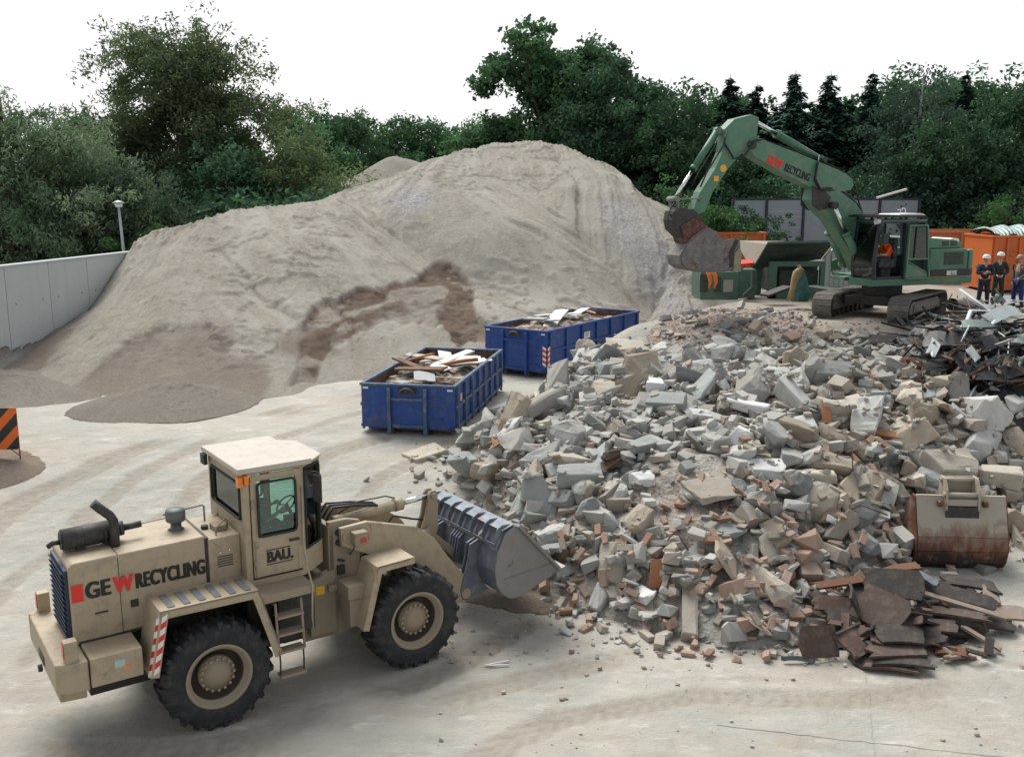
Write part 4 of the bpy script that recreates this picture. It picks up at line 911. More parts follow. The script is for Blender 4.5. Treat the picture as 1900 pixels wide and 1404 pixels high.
side_frame(cab, FP[3], FP[4], .08, .92, 2.15, 3.34)
side_frame(cab, FP[4], FP[5], .07, .91, 2.12, 3.36)
side_frame(cab, FP[5], FP[0], .04, .90, 2.55, 3.34)
cab.prism([(p[0], p[1]) for p in FP], 1.76, 1.80, 'z'); cab.box(.6, .65, -.7, .7, 1.8, 2.45)
co = cab.build('cab', BEIGE, LR, .006)
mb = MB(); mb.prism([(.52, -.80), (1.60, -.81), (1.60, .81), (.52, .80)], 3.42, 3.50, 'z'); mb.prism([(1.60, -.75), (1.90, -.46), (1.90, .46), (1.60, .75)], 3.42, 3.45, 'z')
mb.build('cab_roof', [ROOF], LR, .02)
def pane(name, parent, a, b, x0, x1, z0, z1, off=.0, seal=True, mat=None, inset=.02):
    p, q = lp(a, b, x0), lp(a, b, x1); d = (Vector(q)-Vector(p)).normalized(); n = Vector((-d.y, d.x))*(.02+off)
    p = (p[0]+n.x, p[1]+n.y); q = (q[0]+n.x, q[1]+n.y)
    mb = MB(); wallseg(mb, p, q, z0, z1, .006); go_ = mb.build(name, mat or GL, parent)
    if seal:
        s = MB(); n2 = Vector((d.y, -d.x, 0))*.028; P = [Vector((*p, z0)), Vector((*q, z0)), Vector((*q, z1)), Vector((*p, z1))]
        P = [v+n2 for v in P]; c_ = sum(P, Vector())/4; r = .05; ring = []
        for i in range(4):
            v, pr, nx = P[i], P[i-1], P[(i+1) % 4]; ring += [v+(pr-v).normalized()*r, v+((pr-v).normalized()+(nx-v).normalized())*r*.3, v+(nx-v).normalized()*r]
        ring.append(ring[0]); ring.append(ring[1]); s.tube(ring, .020, 6, False); s.build('window_seal', SEAL, go_)
    return go_
pane('rear_window', LR, FP[0], FP[1], .09, .91, 2.72, 3.24)
pane('front_side_window', LR, FP[2], FP[3], .11, .91, 2.14, 3.34); pane('windscreen', LR, FP[3], FP[4], .1, .9, 2.17, 3.32); pane('front_side_window', LR, FP[4], FP[5], .09, .89, 2.14, 3.34); pane('side_window', LR, FP[5], FP[0], .06, .88, 2.57, 3.32)
# door: a frame with its window, standing a little proud
A_, B_ = (.70, -.765), (1.43, -.765); mb = MB(); side_frame(mb, A_, B_, .10, .90, 2.46, 3.28, 1.88, 3.37, .03)
do = mb.build('door', BEIGE, LR, .006)
pane('door_window', do, A_, B_, .12, .88, 2.48, 3.26, -.02)
mb = MB(); mb.box(1.22, 1.37, -.81, -.79, 2.33, 2.36); mb.box(1.23, 1.25, -.80, -.77, 2.33, 2.36); mb.box(1.34, 1.36, -.80, -.77, 2.33, 2.36); mb.build('door_handle', DARK, do)
mb = MB(); mb.box(.72, .735, -.785, -.765, 1.9, 2.42); mb.cyl((.715, -.79, 2.02), (.715, -.79, 2.14), .014); mb.cyl((.715, -.79, 2.9), (.715, -.79, 3.02), .014); mb.build('hinge', BEIGE_D, do)
text('lettering', 'BAU.', BLK, do, frameM((.885, -.770, 2.075), (1, 0, 0), (0, 0, 1)), .22, .80, .011, spacing=1.05)
mb = MB(); mb.box(.88, 1.27, -.772, -.764, 2.035, 2.047); mb.box(.88, 1.24, -.772, -.764, 2.245, 2.257); mb.build('lettering_rule', BLK, do)
mb = MB(); mb.box(.60, .66, -.84, -.75, 3.28, 3.40); mb.box(.52, .585, -.80, -.70, 3.24, 3.38); split_up(mb.build('turn_signal', AMB, LR))
mb = MB(); mb.box(.50, .56, .62, .80, 3.24, 3.40); mb.build('work_light', DARK, LR, .01)
mb = MB(); mb.tube([(1.47, -.78, 3.34), (1.62, -.92, 3.32), (1.66, -.95, 3.28), (1.66, -.95, 2.95), (1.62, -.93, 2.9)], .012, 6); mi = mb.build('mirror_bracket', DARK, LR)
mb = MB(); mb.box(-.012, .012, -.08, .08, -.2, .2, Matrix.Translation((1.62, -.93, 3.08)) @ Matrix.Rotation(R(20), 4, 'Z')); mb.build('mirror', DARK, mi, .005)
mb = MB(); mb.tube([(1.74, -.30, 2.3), (1.87, -.1, 3.0)], .01, 5); mb.tube([(1.87, -.3, 2.3), (1.84, -.15, 2.9)], .008, 5); mb.build('wiper', DARK, LR)
# cab interior
mb = MB(); mb.box(.78, 1.18, -.25, .25, 2.12, 2.24); mb.box(.72, .84, -.24, .24, 2.2, 2.85); mb.box(.85, 1.1, -.15, .15, 1.8, 2.12); mb.build('driver_seat', SEATM, LR, .04)
mb = MB(); ring = [(1.50+.165*math.cos(t)*.75, .19*math.sin(t), 2.62+.165*math.cos(t)*.62) for t in [i*math.pi/12 for i in range(26)]]
mb.tube(ring, .014, 6, False); mb.tube([(1.50, 0, 2.62), (1.66, 0, 2.3), (1.70, 0, 1.82)], .03, 8)
for a_ in (0, 2.1, 4.2): mb.tube([(1.5, 0, 2.62), (1.50+.165*math.cos(a_)*.75, .19*math.sin(a_), 2.62+.165*math.cos(a_)*.62)], .01, 5)
mb.build('steering_wheel', DARK, LR)
mb = MB(); mb.box(1.58, 1.82, -.35, .35, 1.8, 2.34); mb.tube([(1.45, -.35, 1.8), (1.42, -.33, 2.5)], .012, 6); mb.build('dashboard', SEATM, LR, .02)
# operator
def L2W(p): return Matrix.Translation((-4.634, 13.135, 0)) @ Matrix.Rotation(LD_YAW, 4, 'Z') @ Vector(p)
op = empty('person', L2W((.98, 0, 2.26)), LD_YAW, 'driver in grey shirt and blue jeans seated at the wheel inside the beige loader cab', 'person')
J = {'pelvis': (0, 0, .06), 'chest': (-.06, 0, .36), 'neck': (-.05, 0, .56), 'head': (-.03, 0, .66), 'sl': (-.05, .19, .48), 'el': (.12, .26, .26), 'wl': (.38, .15, .36), 'sr': (-.05, -.19, .48), 'er': (.10, -.27, .24), 'wr': (.37, -.16, .33),
     'hl': (.05, .10, .04), 'kl': (.42, .13, .08), 'al': (.52, .12, -.34), 'tl': (.62, .12, -.38), 'hr': (.05, -.10, .04), 'kr': (.42, -.14, .08), 'ar': (.52, -.13, -.34), 'tr': (.62, -.13, -.38)}
BN = [('pelvis', 'chest'), ('chest', 'neck'), ('neck', 'head'), ('chest', 'sl'), ('sl', 'el'), ('el', 'wl'), ('chest', 'sr'), ('sr', 'er'), ('er', 'wr'), ('pelvis', 'hl'), ('hl', 'kl'), ('kl', 'al'), ('al', 'tl'), ('pelvis', 'hr'), ('hr', 'kr'), ('kr', 'ar'), ('ar', 'tr')]
RD = {'pelvis': .13, 'chest': .14, 'neck': .055, 'head': .06, 'sl': .06, 'el': .045, 'wl': .028, 'sr': .06, 'er': .045, 'wr': .028, 'hl': .09, 'kl': .06, 'al': .04, 'tl': .035, 'hr': .09, 'kr': .06, 'ar': .04, 'tr': .035}
def make_body(root, J, BN, RD, fwd, skin, curl=.8, hd=None, left=None):
    me = skin_mesh(J, BN, RD); mb = MB(); h = Vector(J['head'])+Vector((0, 0, .075)); head(mb, h, fwd)
    for sgn, wk, ek in ((1, 'wl', 'el'), (-1, 'wr', 'er')):
        d = (Vector(J[wk])-Vector(J[ek])); hand(mb, J[wk], d, (0, -sgn*.3, -1), curl, 1.0, sgn)
    join_me(me, mb); return link('body', me, root, [skin], smooth=True)
def garment(root, name, J, keys, RD, grow, mat, ext=None):
    names = [k for k in J if k in keys]; b = [q for q in BN if q[0] in keys and q[1] in keys]
    jj = {k: J[k] for k in names}; 
    if ext: jj.update(ext)
    me = skin_mesh(jj, b, {k: RD[k]+grow for k in names}); return link(name, me, root, [mat], smooth=True)
make_body(op, J, BN, RD, (1, -.1, 0), SKIN)
garment(op, 'trousers', J, ['pelvis', 'hl', 'kl', 'al', 'hr', 'kr', 'ar'], RD, .018, JEANS)
garment(op, 'shirt', J, ['pelvis', 'chest', 'neck', 'sl', 'el', 'sr', 'er'], RD, .016, SHIRT)
mb = MB(); ico(mb, (-.045, 0, .765), .105, (1, .85, .95), 2); mb.build('hair', plain('brown_hair', (.05, .03, .02), .8), op)

# front mudguards with step
for s in (-1, 1):
    a, b_ = (-1.20, -.66) if s < 0 else (.66, 1.20)
    mb = MB(); path = [(2.14, .86), (2.40, 1.80), (3.03, 1.82)]
    mb.band(path, .03, a, b_); o_ = a if s < 0 else b_-.02; mb.band(path, .10, o_, o_+.02)
    if s < 0: mb.prism([(2.40, 1.79), (3.03, 1.81), (3.03, 1.72), (2.45, 1.70)], -1.19, -1.17)
    fo = mb.build('front_mudguard', BEIGE, LR, .006)
    q0, q1 = (-.98, -.60) if s < 0 else (.60, .98)
    mb = MB(); mb.box(2.02, 2.33, q0, q1, 1.28, 1.50); mb.prism([(2.05, .85), (2.16, .85), (2.30, 1.275), (2.05, 1.275)], q0+.02, q1-.01); mb.build('step_box', BEIGE_D, LR, .015)
mb = MB(); mb.box(2.25, 2.47, -.78, -.60, 2.02, 2.22); wl = mb.build('work_light', BEIGE_D, LR, .015)
mb = MB(); mb.cyl((2.47, -.69, 2.10), (2.49, -.69, 2.10), .06); mb.box(2.34, 2.43, -.79, -.778, 2.06, 2.13); mb.build('lens', REDL, wl)
mb = MB(); mb.tube([(2.3, -.45, 1.95), (2.32, -.68, 2.0)], .02, 6); mb.tube([(2.3, -.46, 1.8), (2.25, -.6, 1.85), (2.32, -.68, 2.02)], .01, 6); mb.build('lamp_bracket', DARK, LR)
mb = MB(); mb.cyl((2.12, -.46, 2.18), (2.12, -.52, 2.18), .05); mb.cyl((2.12, -.46, 2.02), (2.12, -.5, 2.02), .05); mb.box(2.08, 2.2, -.5, -.46, 1.52, 1.66); mb.tube([(2.1, -.47, 1.75), (2.2, -.49, 1.72)], .02); split_up(mb.build('valve_block', DARK, LR))
mb = MB(); mb.prism([(1.72, 1.27), (1.86, 1.27), (1.86, 1.40), (1.72, 1.40)], -.486, -.481); mb.build('yellow_sticker', YEL, LR)
# lift arms
AP = [(2.10, 2.28), (2.55, 2.30), (3.40, 2.05), (3.72, 1.80), (3.98, 1.42), (4.38, .92), (4.45, .72), (4.30, .55), (4.10, .58), (3.85, .92), (3.55, 1.32), (3.15, 1.62), (2.55, 1.78), (2.12, 2.0)]
for s in (-1, 1):
    y = s*.55; mb = MB(); mb.prism(AP, y-.045, y+.045); mb.cyl((2.22, y-.07, 2.13), (2.22, y+.07, 2.13), .09); mb.cyl((4.30, y-.08, .72), (4.30, y+.08, .72), .09)
    mb.build('lift_arm', BEIGE, LR, .01)
    mb = MB(); mb.cyl((2.2, s*.5, 1.0), (2.9, s*.5, 1.35), .07); mb.cyl((2.9, s*.5, 1.35), (3.4, s*.5, 1.55), .04); mb.build('lift_cylinder', BEIGE_D, LR)
mb = MB(); mb.cyl((3.5, -.52, 1.52), (3.5, .52, 1.52), .13); mb.box(3.3, 3.72, -.12, .12, 1.45, 1.75); mb.build('cross_tube', BEIGE_D, LR)
mb = MB(); mb.cyl((2.30, 0, 2.18), (3.40, 0, 2.26), .088, n=20); mb.cyl((3.32, 0, 2.255), (3.46, 0, 2.265), .105, n=20); mb.cyl((2.25, 0, 2.177), (2.40, 0, 2.187), .1, n=20); tc_ = mb.build('tilt_cylinder', BEIGE, LR)
mb = MB(); mb.cyl((3.46, 0, 2.265), (3.98, 0, 2.31), .045, n=14); mb.build('rod', CHR, tc_)
mb = MB(); mb.tube([(2.35, .02, 2.3), (2.7, .05, 2.42), (3.2, .05, 2.42), (3.36, .03, 2.36)], .012, 6)
for k in range(3): mb.tube([(2.05, -.15+k*.14, 2.25), (2.2, -.12+k*.13, 2.46), (2.6, -.1+k*.1, 2.42), (3.0, -.05+k*.08, 2.33)], .022, 8)
mb.tube([(3.0, -.2, 1.95), (3.25, -.1, 2.12), (3.6, -.1, 2.0), (3.8, -.1, 1.95)], .018, 6); split_up(mb.build('hydraulic_hose', HOSE, LR))
mb = MB()
for y in (-.09, .06): mb.prism([(3.80, 1.62), (4.02, 1.58), (4.10, 1.75), (4.09, 2.34), (4.05, 2.40), (3.97, 2.40), (3.92, 2.34), (3.86, 2.0), (3.78, 1.78)], y, y+.05)
mb.cyl((4.01, -.13, 2.32), (4.01, .14, 2.32), .05); mb.cyl((3.55, -.12, 1.60), (3.9, -.1, 1.72), .09); mb.cyl((3.9, -.14, 1.75), (3.9, .14, 1.75), .07); mb.build('bell_crank', BEIGE_D, LR, .01)
mb = MB(); mb.bar((3.95, 0, 1.66), (4.50, 0, 1.15), .1, .12); mb.build('link_rod', BEIGE_D, LR, .01)
# bucket
BK = paint('bucket_blue', (.08, .12, .18), (.17, .18, .19), .5, (.24, .24, .235), .9, 2.4, .003, .2, .06)
BKI = paint('bucket_steel', (.25, .245, .24), (.18, .18, .18), .45, (.22, .17, .13), .6, 2.2, .003, .4, .10)
bp = [(4.90, 1.92), (4.72, 1.84), (4.56, 1.52), (4.51, 1.22), (4.54, 1.0), (4.64, .82), (4.80, .70), (5.0, .68), (5.78, .93)]
mb = MB(); mb.band(bp[::-1], .035, -1.13, 1.13); bo = mb.build('bucket', BK, LR)
for s in (-1, 1):
    y = s*1.13; side_p = bp+[(5.86, .96), (5.72, 1.10), (5.02, 1.90)]
    mb = MB(); mb.prism(side_p, min(y, y+s*.03), max(y, y+s*.03)); so_ = mb.build('side_plate', BKI, bo, .004)
    mb = MB(); mb.bar((4.95, y+s*.035, 1.93), (5.80, y+s*.035, 1.0), .05, .10, (0, 1, 0)); mb.bar((4.70, y+s*.034, 1.05), (5.68, y+s*.034, 1.12), .012, .014); mb.build('side_cutter', BKI, so_)
mb = MB(); mb.bar((5.76, -1.17, .925), (5.76, 1.17, .925), .03, .18, (0, 0, 1))
mb.prism([(5.66, .885), (5.98, .975), (5.96, 1.0), (5.66, .93)], -1.16, 1.16); mb.build('cutting_edge', BKI, bo, .004)
mb = MB()
for y in (-1.08, -.72, -.36, 0, .36, .72, 1.08):
    mb.prism([(4.88, 1.945), (4.70, 1.86), (4.60, 1.66), (4.57, 1.60), (4.54, 1.72), (4.60, 1.90), (4.70, 1.955)], y-.008, y+.008)
mb.box(4.545, 4.56, -1.13, 1.13, 1.60, 1.66)
mb.prism([(4.90, 1.955), (4.66, 1.885), (4.67, 1.87), (4.90, 1.935)], -1.14, 1.14)
mb.build('stiffener', BK, bo)
for ys in ((-.60, -.50), (.50, .60), (-.12, -.04), (.04, .12)):
    for y in ys: 
        mb = MB(); mb.prism([(4.56, 1.62), (4.38, 1.55), (4.34, 1.30), (4.20, .80), (4.24, .62), (4.40, .56), (4.75, .70), (4.62, .85), (4.53, 1.1)] if abs(y) > .3 else [(4.60, 1.62), (4.46, 1.5), (4.40, 1.18), (4.46, 1.05), (4.53, 1.05)], y-.012, y+.012); mb.build('bucket_bracket', BK, bo)
# ================================================================== ROLL-OFF CONTAINERS
BLUE = paint('skip_blue', (.006, .052, .27), (.010, .055, .215), .5, (.10, .125, .17), .5, 1.6, .004, 0, .14)
BLUEL = paint('skip_blue_scuffed', (.05, .11, .20), (.03, .075, .16), .6, (.25, .26, .27), .7, 2.6, .003, 0, .12)
SKIPIN = paint('skip_inside', (.16, .105, .08), (.10, .07, .055), .85, (.25, .21, .17), .5, 2, .004, 0, .7)
STEEL = paint('worn_steel', (.12, .12, .12), (.07, .065, .06), .6, (.16, .11, .08), .5, 4, .003, .3, .4)
def skip(name, X0, Y0, yaw, L, W, H, zb, mats, label, group, nrib=7, hook=True, chevron=None, mid=.52, plate=True):
    """origin: middle of the front (hook) end; local x runs back along the length, y to the left"""
    PA, PI, PT = mats; rt = empty(name, (X0, Y0, zb), math.pi/2-yaw, label, 'container', group); w = W/2; b0 = .16
    sh = MB()
    sh.prism([(-w+.02, b0+.12), (-w+.18, b0), (w-.18, b0), (w-.02, b0+.12), (w-.02, H-.04), (-w+.02, H-.04)], 0, .035, 'x')
    sh.prism([(-w+.02, b0), (w-.02, b0), (w-.02, H-.04), (-w+.02, H-.04)], L-.04, L, 'x')
    sh.box(.035, L-.04, -w+.02, -w+.05, b0, H-.04); sh.box(.035, L-.04, w-.05, w-.02, b0, H-.04)
    sh.box(.035, L-.04, -w+.05, w-.05, b0, b0+.05); so = sh.build('shell', PA, rt)
    mb = MB(); e = .004
    mb.box(.036, L-.041, -w+.0505, -w+.052, b0+.05, H-.045); mb.box(.036, L-.041, w-.052, w-.0505, b0+.05, H-.045); mb.box(.0355, .037, -w+.052, w-.052, b0+.05, H-.045); mb.box(L-.043, L-.0415, -w+.052, w-.052, b0+.05, H-.045)
    mb.build('lining', PI, rt)
    mb = MB(); t = .05
    mb.box(-.03, L+.03, -w-.02, -w+.07, H-.045, H+.02); mb.box(-.03, L+.03, w-.07, w+.02, H-.045, H+.02); mb.box(-.03, .07, -w+.071, w-.071, H-.045, H+.018); mb.box(L-.07, L+.03, -w+.071, w-.071, H-.045, H+.018)
    mb.build('top_rim', PT, rt, .008)
    for k in range(nrib):
        x = .22+k*(L-.44)/(nrib-1)
        for s in (-1, 1):
            mb = MB(); y0, y1 = sorted((s*(w-.02), s*(w+.05))); mb.prism([(x-.04, b0), (x+.04, b0), (x+.04, H-.05), (x-.04, H-.05)], y0, y1); mb.box(x-.012, x+.012, y0, y1, b0-.10, b0); mb.build('rib', PT if s < 0 else PA, rt, .006)
    for s in (-1, 1):
        y0, y1 = sorted((s*(w-.018), s*(w+.035))); z = b0+(H-b0)*mid; mb = MB(); mb.box(.05, L-.05, y0, y1, z-.04, z+.04); y0, y1 = sorted((s*(w-.018), s*(w+.03))); mb.box(.05, L-.05, y0, y1, b0, b0+.08); mb.build('side_rail', PT if s < 0 else PA, rt, .006)
    mb = MB()
    for y in (-.45, .45): mb.box(.1, L-.1, y-.06, y+.06, 0, b0)
    for x in (.3, L/2, L-.4): mb.box(x-.06, x+.06, -w+.1, w-.1, .06, b0-.01)
    mb.cyl((L-.25, -.62, .1), (L-.25, -.45, .1), .1); mb.cyl((L-.25, .62, .1), (L-.25, .45, .1), .1)
    mb.build('skid_frame', STEEL, rt)
    if hook:
        for y in (-.47, .47):
            mb = MB(); mb.box(-.10, -.002, y-.045, y+.045, b0-.13, H-.08); mb.build('hook_post', PT, rt, .008)
        mb = MB(); mb.box(-.07, -.002, -.42, .42, H-.40, H-.33); mb.box(-.03, -.002, -.42, .42, b0+.02, b0+.10); split_up(mb.build('cross_bar', PT, rt))
        mb = MB(); mb.tube([(-.06, -.20, H-.22), (-.09, -.15, H-.13), (-.10, -.06, H-.085), (-.10, .06, H-.085), (-.09, .15, H-.13), (-.06, .20, H-.22)], .028, 8); mb.build('hook_bar', STEEL, rt)
        mb = MB(); mb.prism([(-.24, H-.24), (.24, H-.24), (.24, H-.06), (-.24, H-.06)], -.006, -.002, 'x'); mb.build('hook_recess', DARK, rt)
        for k in range(3 if H < 1.5 else 4):
            z = b0+.28+k*.26; mb = MB(); mb.tube([(-.002, -.62, z), (-.05, -.62, z), (-.05, -.90, z), (-.002, -.90, z)], .012, 6); mb.build('ladder_rung', PT, rt)
    if plate:
        mb = MB(); mb.box(-.005, -.001, w-.2, w-.06, H-.13, H-.08); mb.box(-.005, -.001, -w+.06, -w+.2, H-.13, H-.08); split_up(mb.build('reflector', WHT, rt))
    return rt
T = 1800
blue = 'blue roll-off containers'
c1 = skip('rolloff_container', -2.616+0, 23.758, .189, 5.9, 2.45, 1.28, 1.24, (BLUE, SKIPIN, BLUEL), 'nearer blue roll-off container, full of broken boards and plaster', blue, 8)
c2 = skip('rolloff_container', .099, 31.785, .593, 6.66, 2.45, 1.53, 1.30, (BLUE, SKIPIN, BLUE), 'farther blue roll-off container with a red and white chevron strip on its corner', blue, 7)
# chevron strip on the far container's corner, info plates
def chev(rt, w, z0, z1, n):
    mb = MB(); st = (z1-z0)/n
    for k in range(n):
        mb.mat(k % 2); za = z0+k*st
        mb.add([(-.008, -w+.14, za+.06), (-.008, -w+.0, za), (-.008, -w+0, za+st), (-.008, -w+.14, za+.06+st)], [(0, 1, 2, 3)])
        mb.add([(.0, -w-.056, za), (.14, -w-.056, za+.06), (.14, -w-.056, za+st+.06), (0, -w-.056, za+st)], [(0, 1, 2, 3)])
    mb.build('chevron_strip', [WHT, RED], rt)
chev(c2, 1.225, .36, .98, 7)
mb = MB(); mb.box(2.35, 2.75, -1.29, -1.284, 1.02, 1.24); pl = mb.build('info_plate', WHT, c2); 
for k, z in enumerate((1.18, 1.13, 1.08)): mb = MB(); mb.box(2.4, 2.7-.05*k, -1.293, -1.290, z, z+.018); mb.build('print', BLUE, pl)
mb = MB(); mb.box(.42, .60, -1.262, -1.256, .82, 1.02); mb.build('info_plate', plain('red_white_label', (.62, .4, .38), .5), c1)
# ---- contents: boards, plaster slabs
WOODS = [paint('board_pale', (.50, .44, .37), (.40, .34, .27), .85, scale=3), paint('board_white', (.68, .68, .66), (.58, .56, .53), .7, scale=3, dirt_amt=.2), paint('board_orange', (.36, .15, .055), (.27, .11, .045), .7, scale=4, dirt_amt=.3), paint('board_brown', (.17, .09, .05), (.10, .055, .035), .85, scale=4)]
GREYSH = paint('sheet_grey', (.34, .37, .37), (.25, .28, .28), .6, scale=4)
def board(name, c, L, W, T_, rot, mat, label, cat, group, bend=0, seed=0):
    """a broken board: jagged ends, slight twist"""
    rs = random.Random(seed); nx, ny = 7, 4; mb = MB(); top = []; V = []
    je = [[rs.uniform(-1, 1)*min(.09, L*.08) for _ in range(ny+1)] for _ in range(2)]
    for zz in (0, T_):
        for i in range(nx+1):
            for j in range(ny+1):
                x = (i/nx-.5)*L; y = (j/ny-.5)*W
                if i == 0: x += je[0][j]
                if i == nx: x += je[1][j]
                V.append((x, y, zz+bend*math.sin(math.pi*i/nx)+(y*x*.03)))
    o_ = (nx+1)*(ny+1); idx = lambda i, j, k: k*o_+i*(ny+1)+j; F = []
    for i in range(nx):
        for j in range(ny): F += [(idx(i, j, 0), idx(i, j+1, 0), idx(i+1, j+1, 0), idx(i+1, j, 0)), (idx(i, j, 1), idx(i+1, j, 1), idx(i+1, j+1, 1), idx(i, j+1, 1))]
    for i in range(nx): F += [(idx(i, 0, 0), idx(i+1, 0, 0), idx(i+1, 0, 1), idx(i, 0, 1)), (idx(i, ny, 0), idx(i, ny, 1), idx(i+1, ny, 1), idx(i+1, ny, 0))]
    for j in range(ny): F += [(idx(0, j, 0), idx(0, j, 1), idx(0, j+1, 1), idx(0, j+1, 0)), (idx(nx, j, 0), idx(nx, j+1, 0), idx(nx, j+1, 1), idx(nx, j, 1))]
    mb.add(V, F); o = mb.build(name, mat, None, fix=True); o.location = c; o.rotation_euler = rot; tag(o, label, cat, group); return o
def fill(rt, L, W, H, zf, items, seed, where):
    """rubbish heap inside a container and the loose boards lying on it"""
    M = Matrix.Translation(rt.location) @ Matrix.Rotation(rt.rotation_euler.z, 4, 'Z')
    ax = np.linspace(.06, L-.08, 60); ay = np.linspace(-W/2+.07, W/2-.07, 30); X, Y = np.meshgrid(ax, ay)
    Z = zf-.25+.30*np.sin(np.pi*np.clip(X/L, 0, 1))*np.cos(Y/W*2)+fbm(X*2, Y*2, 3, seed)*.12+np.floor(fbm(X*3, Y*3, 2, seed+4)*5)*.03
    V = np.stack([X, Y, Z], -1).reshape(-1, 3); V = np.array([tuple(M @ Vector(v)) for v in V])
    tag(np_mesh('rubbish', V, grid_faces(60, 30), [RUBM], None, False), 'fine mixed rubbish filling the '+where, 'rubbish', kind='stuff')
    rs = random.Random(seed); out = []; lay = 0
    for k, (x, y, l, wd, th, yaw, mi, lab) in enumerate(items):
        z = zf-.16+.30*math.sin(math.pi*x/L)*math.cos(y/W*2)+.035+.02*(k % 6)
        c = M @ Vector((x, y, z)); out.append(board('plaster_sheet' if mi in (1, 4) else 'board', c, l, wd, th, (R(rs.uniform(-10, 10)), R(rs.uniform(-9, 9)), rt.rotation_euler.z+yaw), (WOODS+[GREYSH])[mi], lab, 'plaster sheet' if mi in (1, 4) else 'board', 'boards in the '+where, rs.uniform(0, .03), seed+k))
m, nt, b = newmat('mixed_rubbish'); v = coords(nt); RUBM = m
vo = nt.nodes.new('ShaderNodeTexVoronoi'); vo.inputs['Scale'].default_value = 5; nt.links.new(coords(nt, 'Object', (1, 2.2, 1)), vo.inputs['Vector'])
nt.links.new(ramp(nt, vo.outputs['Color'], [(.15, (.08, .055, .04)), (.4, (.2, .13, .085)), (.6, (.33, .29, .24)), (.85, (.5, .46, .4))]), b.inputs['Base Color']); b.inputs['Roughness'].default_value = .95
bump(nt, b, vo.outputs['Distance'], .06, 1)
cols_ = ['pale', 'white', 'orange', 'brown', 'grey']
rs = random.Random(4); it = []
spec1 = [(3.9, -.1, 2.9, .26, .05, 2.95, 1, 'long white plank lying across the full width of the nearer blue container'), (4.9, .3, 2.0, .4, .03, .3, 1, 'white sheet at the far end of the nearer blue container'), (3.0, -.55, 1.1, .34, .09, 2.2, 2, 'thick orange-brown door panel in the nearer blue container'), (2.3, .5, 1.9, .26, .05, .85, 3, 'dark brown plank leaning on the left wall of the nearer blue container'),
         (1.9, .2, 1.6, .3, .05, 1.2, 3, 'brown board under the dark plank in the nearer blue container'), (1.2, -.1, .8, .55, .02, .3, 4, 'crumpled grey sheet at the front of the nearer blue container'), (1.0, .5, .5, .35, .02, 1, 4, 'small bluish sheet at the front left of the nearer blue container'), (3.4, -.75, 1.7, .45, .02, 2.6, 1, 'large white plasterboard against the right wall of the nearer blue container'),
         (4.2, -.5, 1.0, .5, .03, 1.9, 1, 'broken white plasterboard behind the orange panel'), (4.4, .8, 1.1, .5, .04, 1.4, 0, 'pale board on the left rim side of the nearer blue container'), (2.9, .35, 1.2, .25, .04, .2, 0, 'pale short plank in the middle of the nearer blue container'), (3.7, .75, .9, .16, .05, 2.4, 2, 'small orange lath near the left wall of the nearer blue container'),
         (1.5, -.7, .9, .3, .03, 1.9, 0, 'pale board by the front right corner of the nearer blue container'), (2.4, -.2, .7, .3, .03, .9, 1, 'small white plaster scrap in the middle of the nearer blue container'), (5.2, -.4, 1.1, .3, .05, .5, 3, 'brown plank at the back wall of the nearer blue container')]
fill(c1, 5.9, 2.45, 1.28, 1.12, spec1, 60, 'nearer blue container')
spec2 = [(2.6, 0, 2.2, .5, .03, .35, 1, 'long white sheet nearest the front of the farther blue container'), (3.2, .3, 1.6, .4, .03, 2.3, 1, 'white sheet propped on its edge in the farther blue container'), (1.8, -.2, 1.3, .35, .04, .9, 4, 'grey sheet at the front of the farther blue container'), (4.0, -.1, 1.7, .35, .03, .2, 1, 'white strip in the middle of the farther blue container'),
         (4.7, .3, 1.2, .4, .04, 1.9, 0, 'pale board in the rear half of the farther blue container'), (5.3, -.2, .9, .4, .04, .8, 3, 'brown scrap at the rear of the farther blue container'), (3.5, -.6, 1.2, .3, .03, 2.8, 1, 'white lath along the right wall of the farther blue container'), (2.1, .5, .9, .3, .05, 1.5, 4, 'grey slab by the left wall of the farther blue container'), (5.6, .4, .8, .12, .05, 1.2, 0, 'short upright lath at the rear left of the farther blue container')]
fill(c2, 6.66, 2.45, 1.53, 1.46, spec2, 90, 'farther blue container')
# ================================================================== EXCAVATOR
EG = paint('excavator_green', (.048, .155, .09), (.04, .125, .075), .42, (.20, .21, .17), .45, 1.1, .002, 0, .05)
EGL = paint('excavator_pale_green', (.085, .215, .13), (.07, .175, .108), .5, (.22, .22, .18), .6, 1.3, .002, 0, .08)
EGD = paint('machine_dark_green', (.03, .055, .042), (.025, .04, .032), .6, (.13, .12, .1), .4, 2)
TRK = paint('track_steel', (.22, .20, .175), (.15, .135, .12), .6, (.30, .27, .23), .8, 4, .003, .2, .15)
XC = (12.048, 31.587); XA = math.atan2(-.358, -.934); ZG = 3.25
XR = empty('excavator', (XC[0], XC[1], ZG), XA, 'green crawler excavator with its arm raised high over the rubble heap', 'excavator')
def XL(p): return Matrix.Translation((XC[0], XC[1], ZG)) @ Matrix.Rotation(XA, 4, 'Z') @ Vector(p)
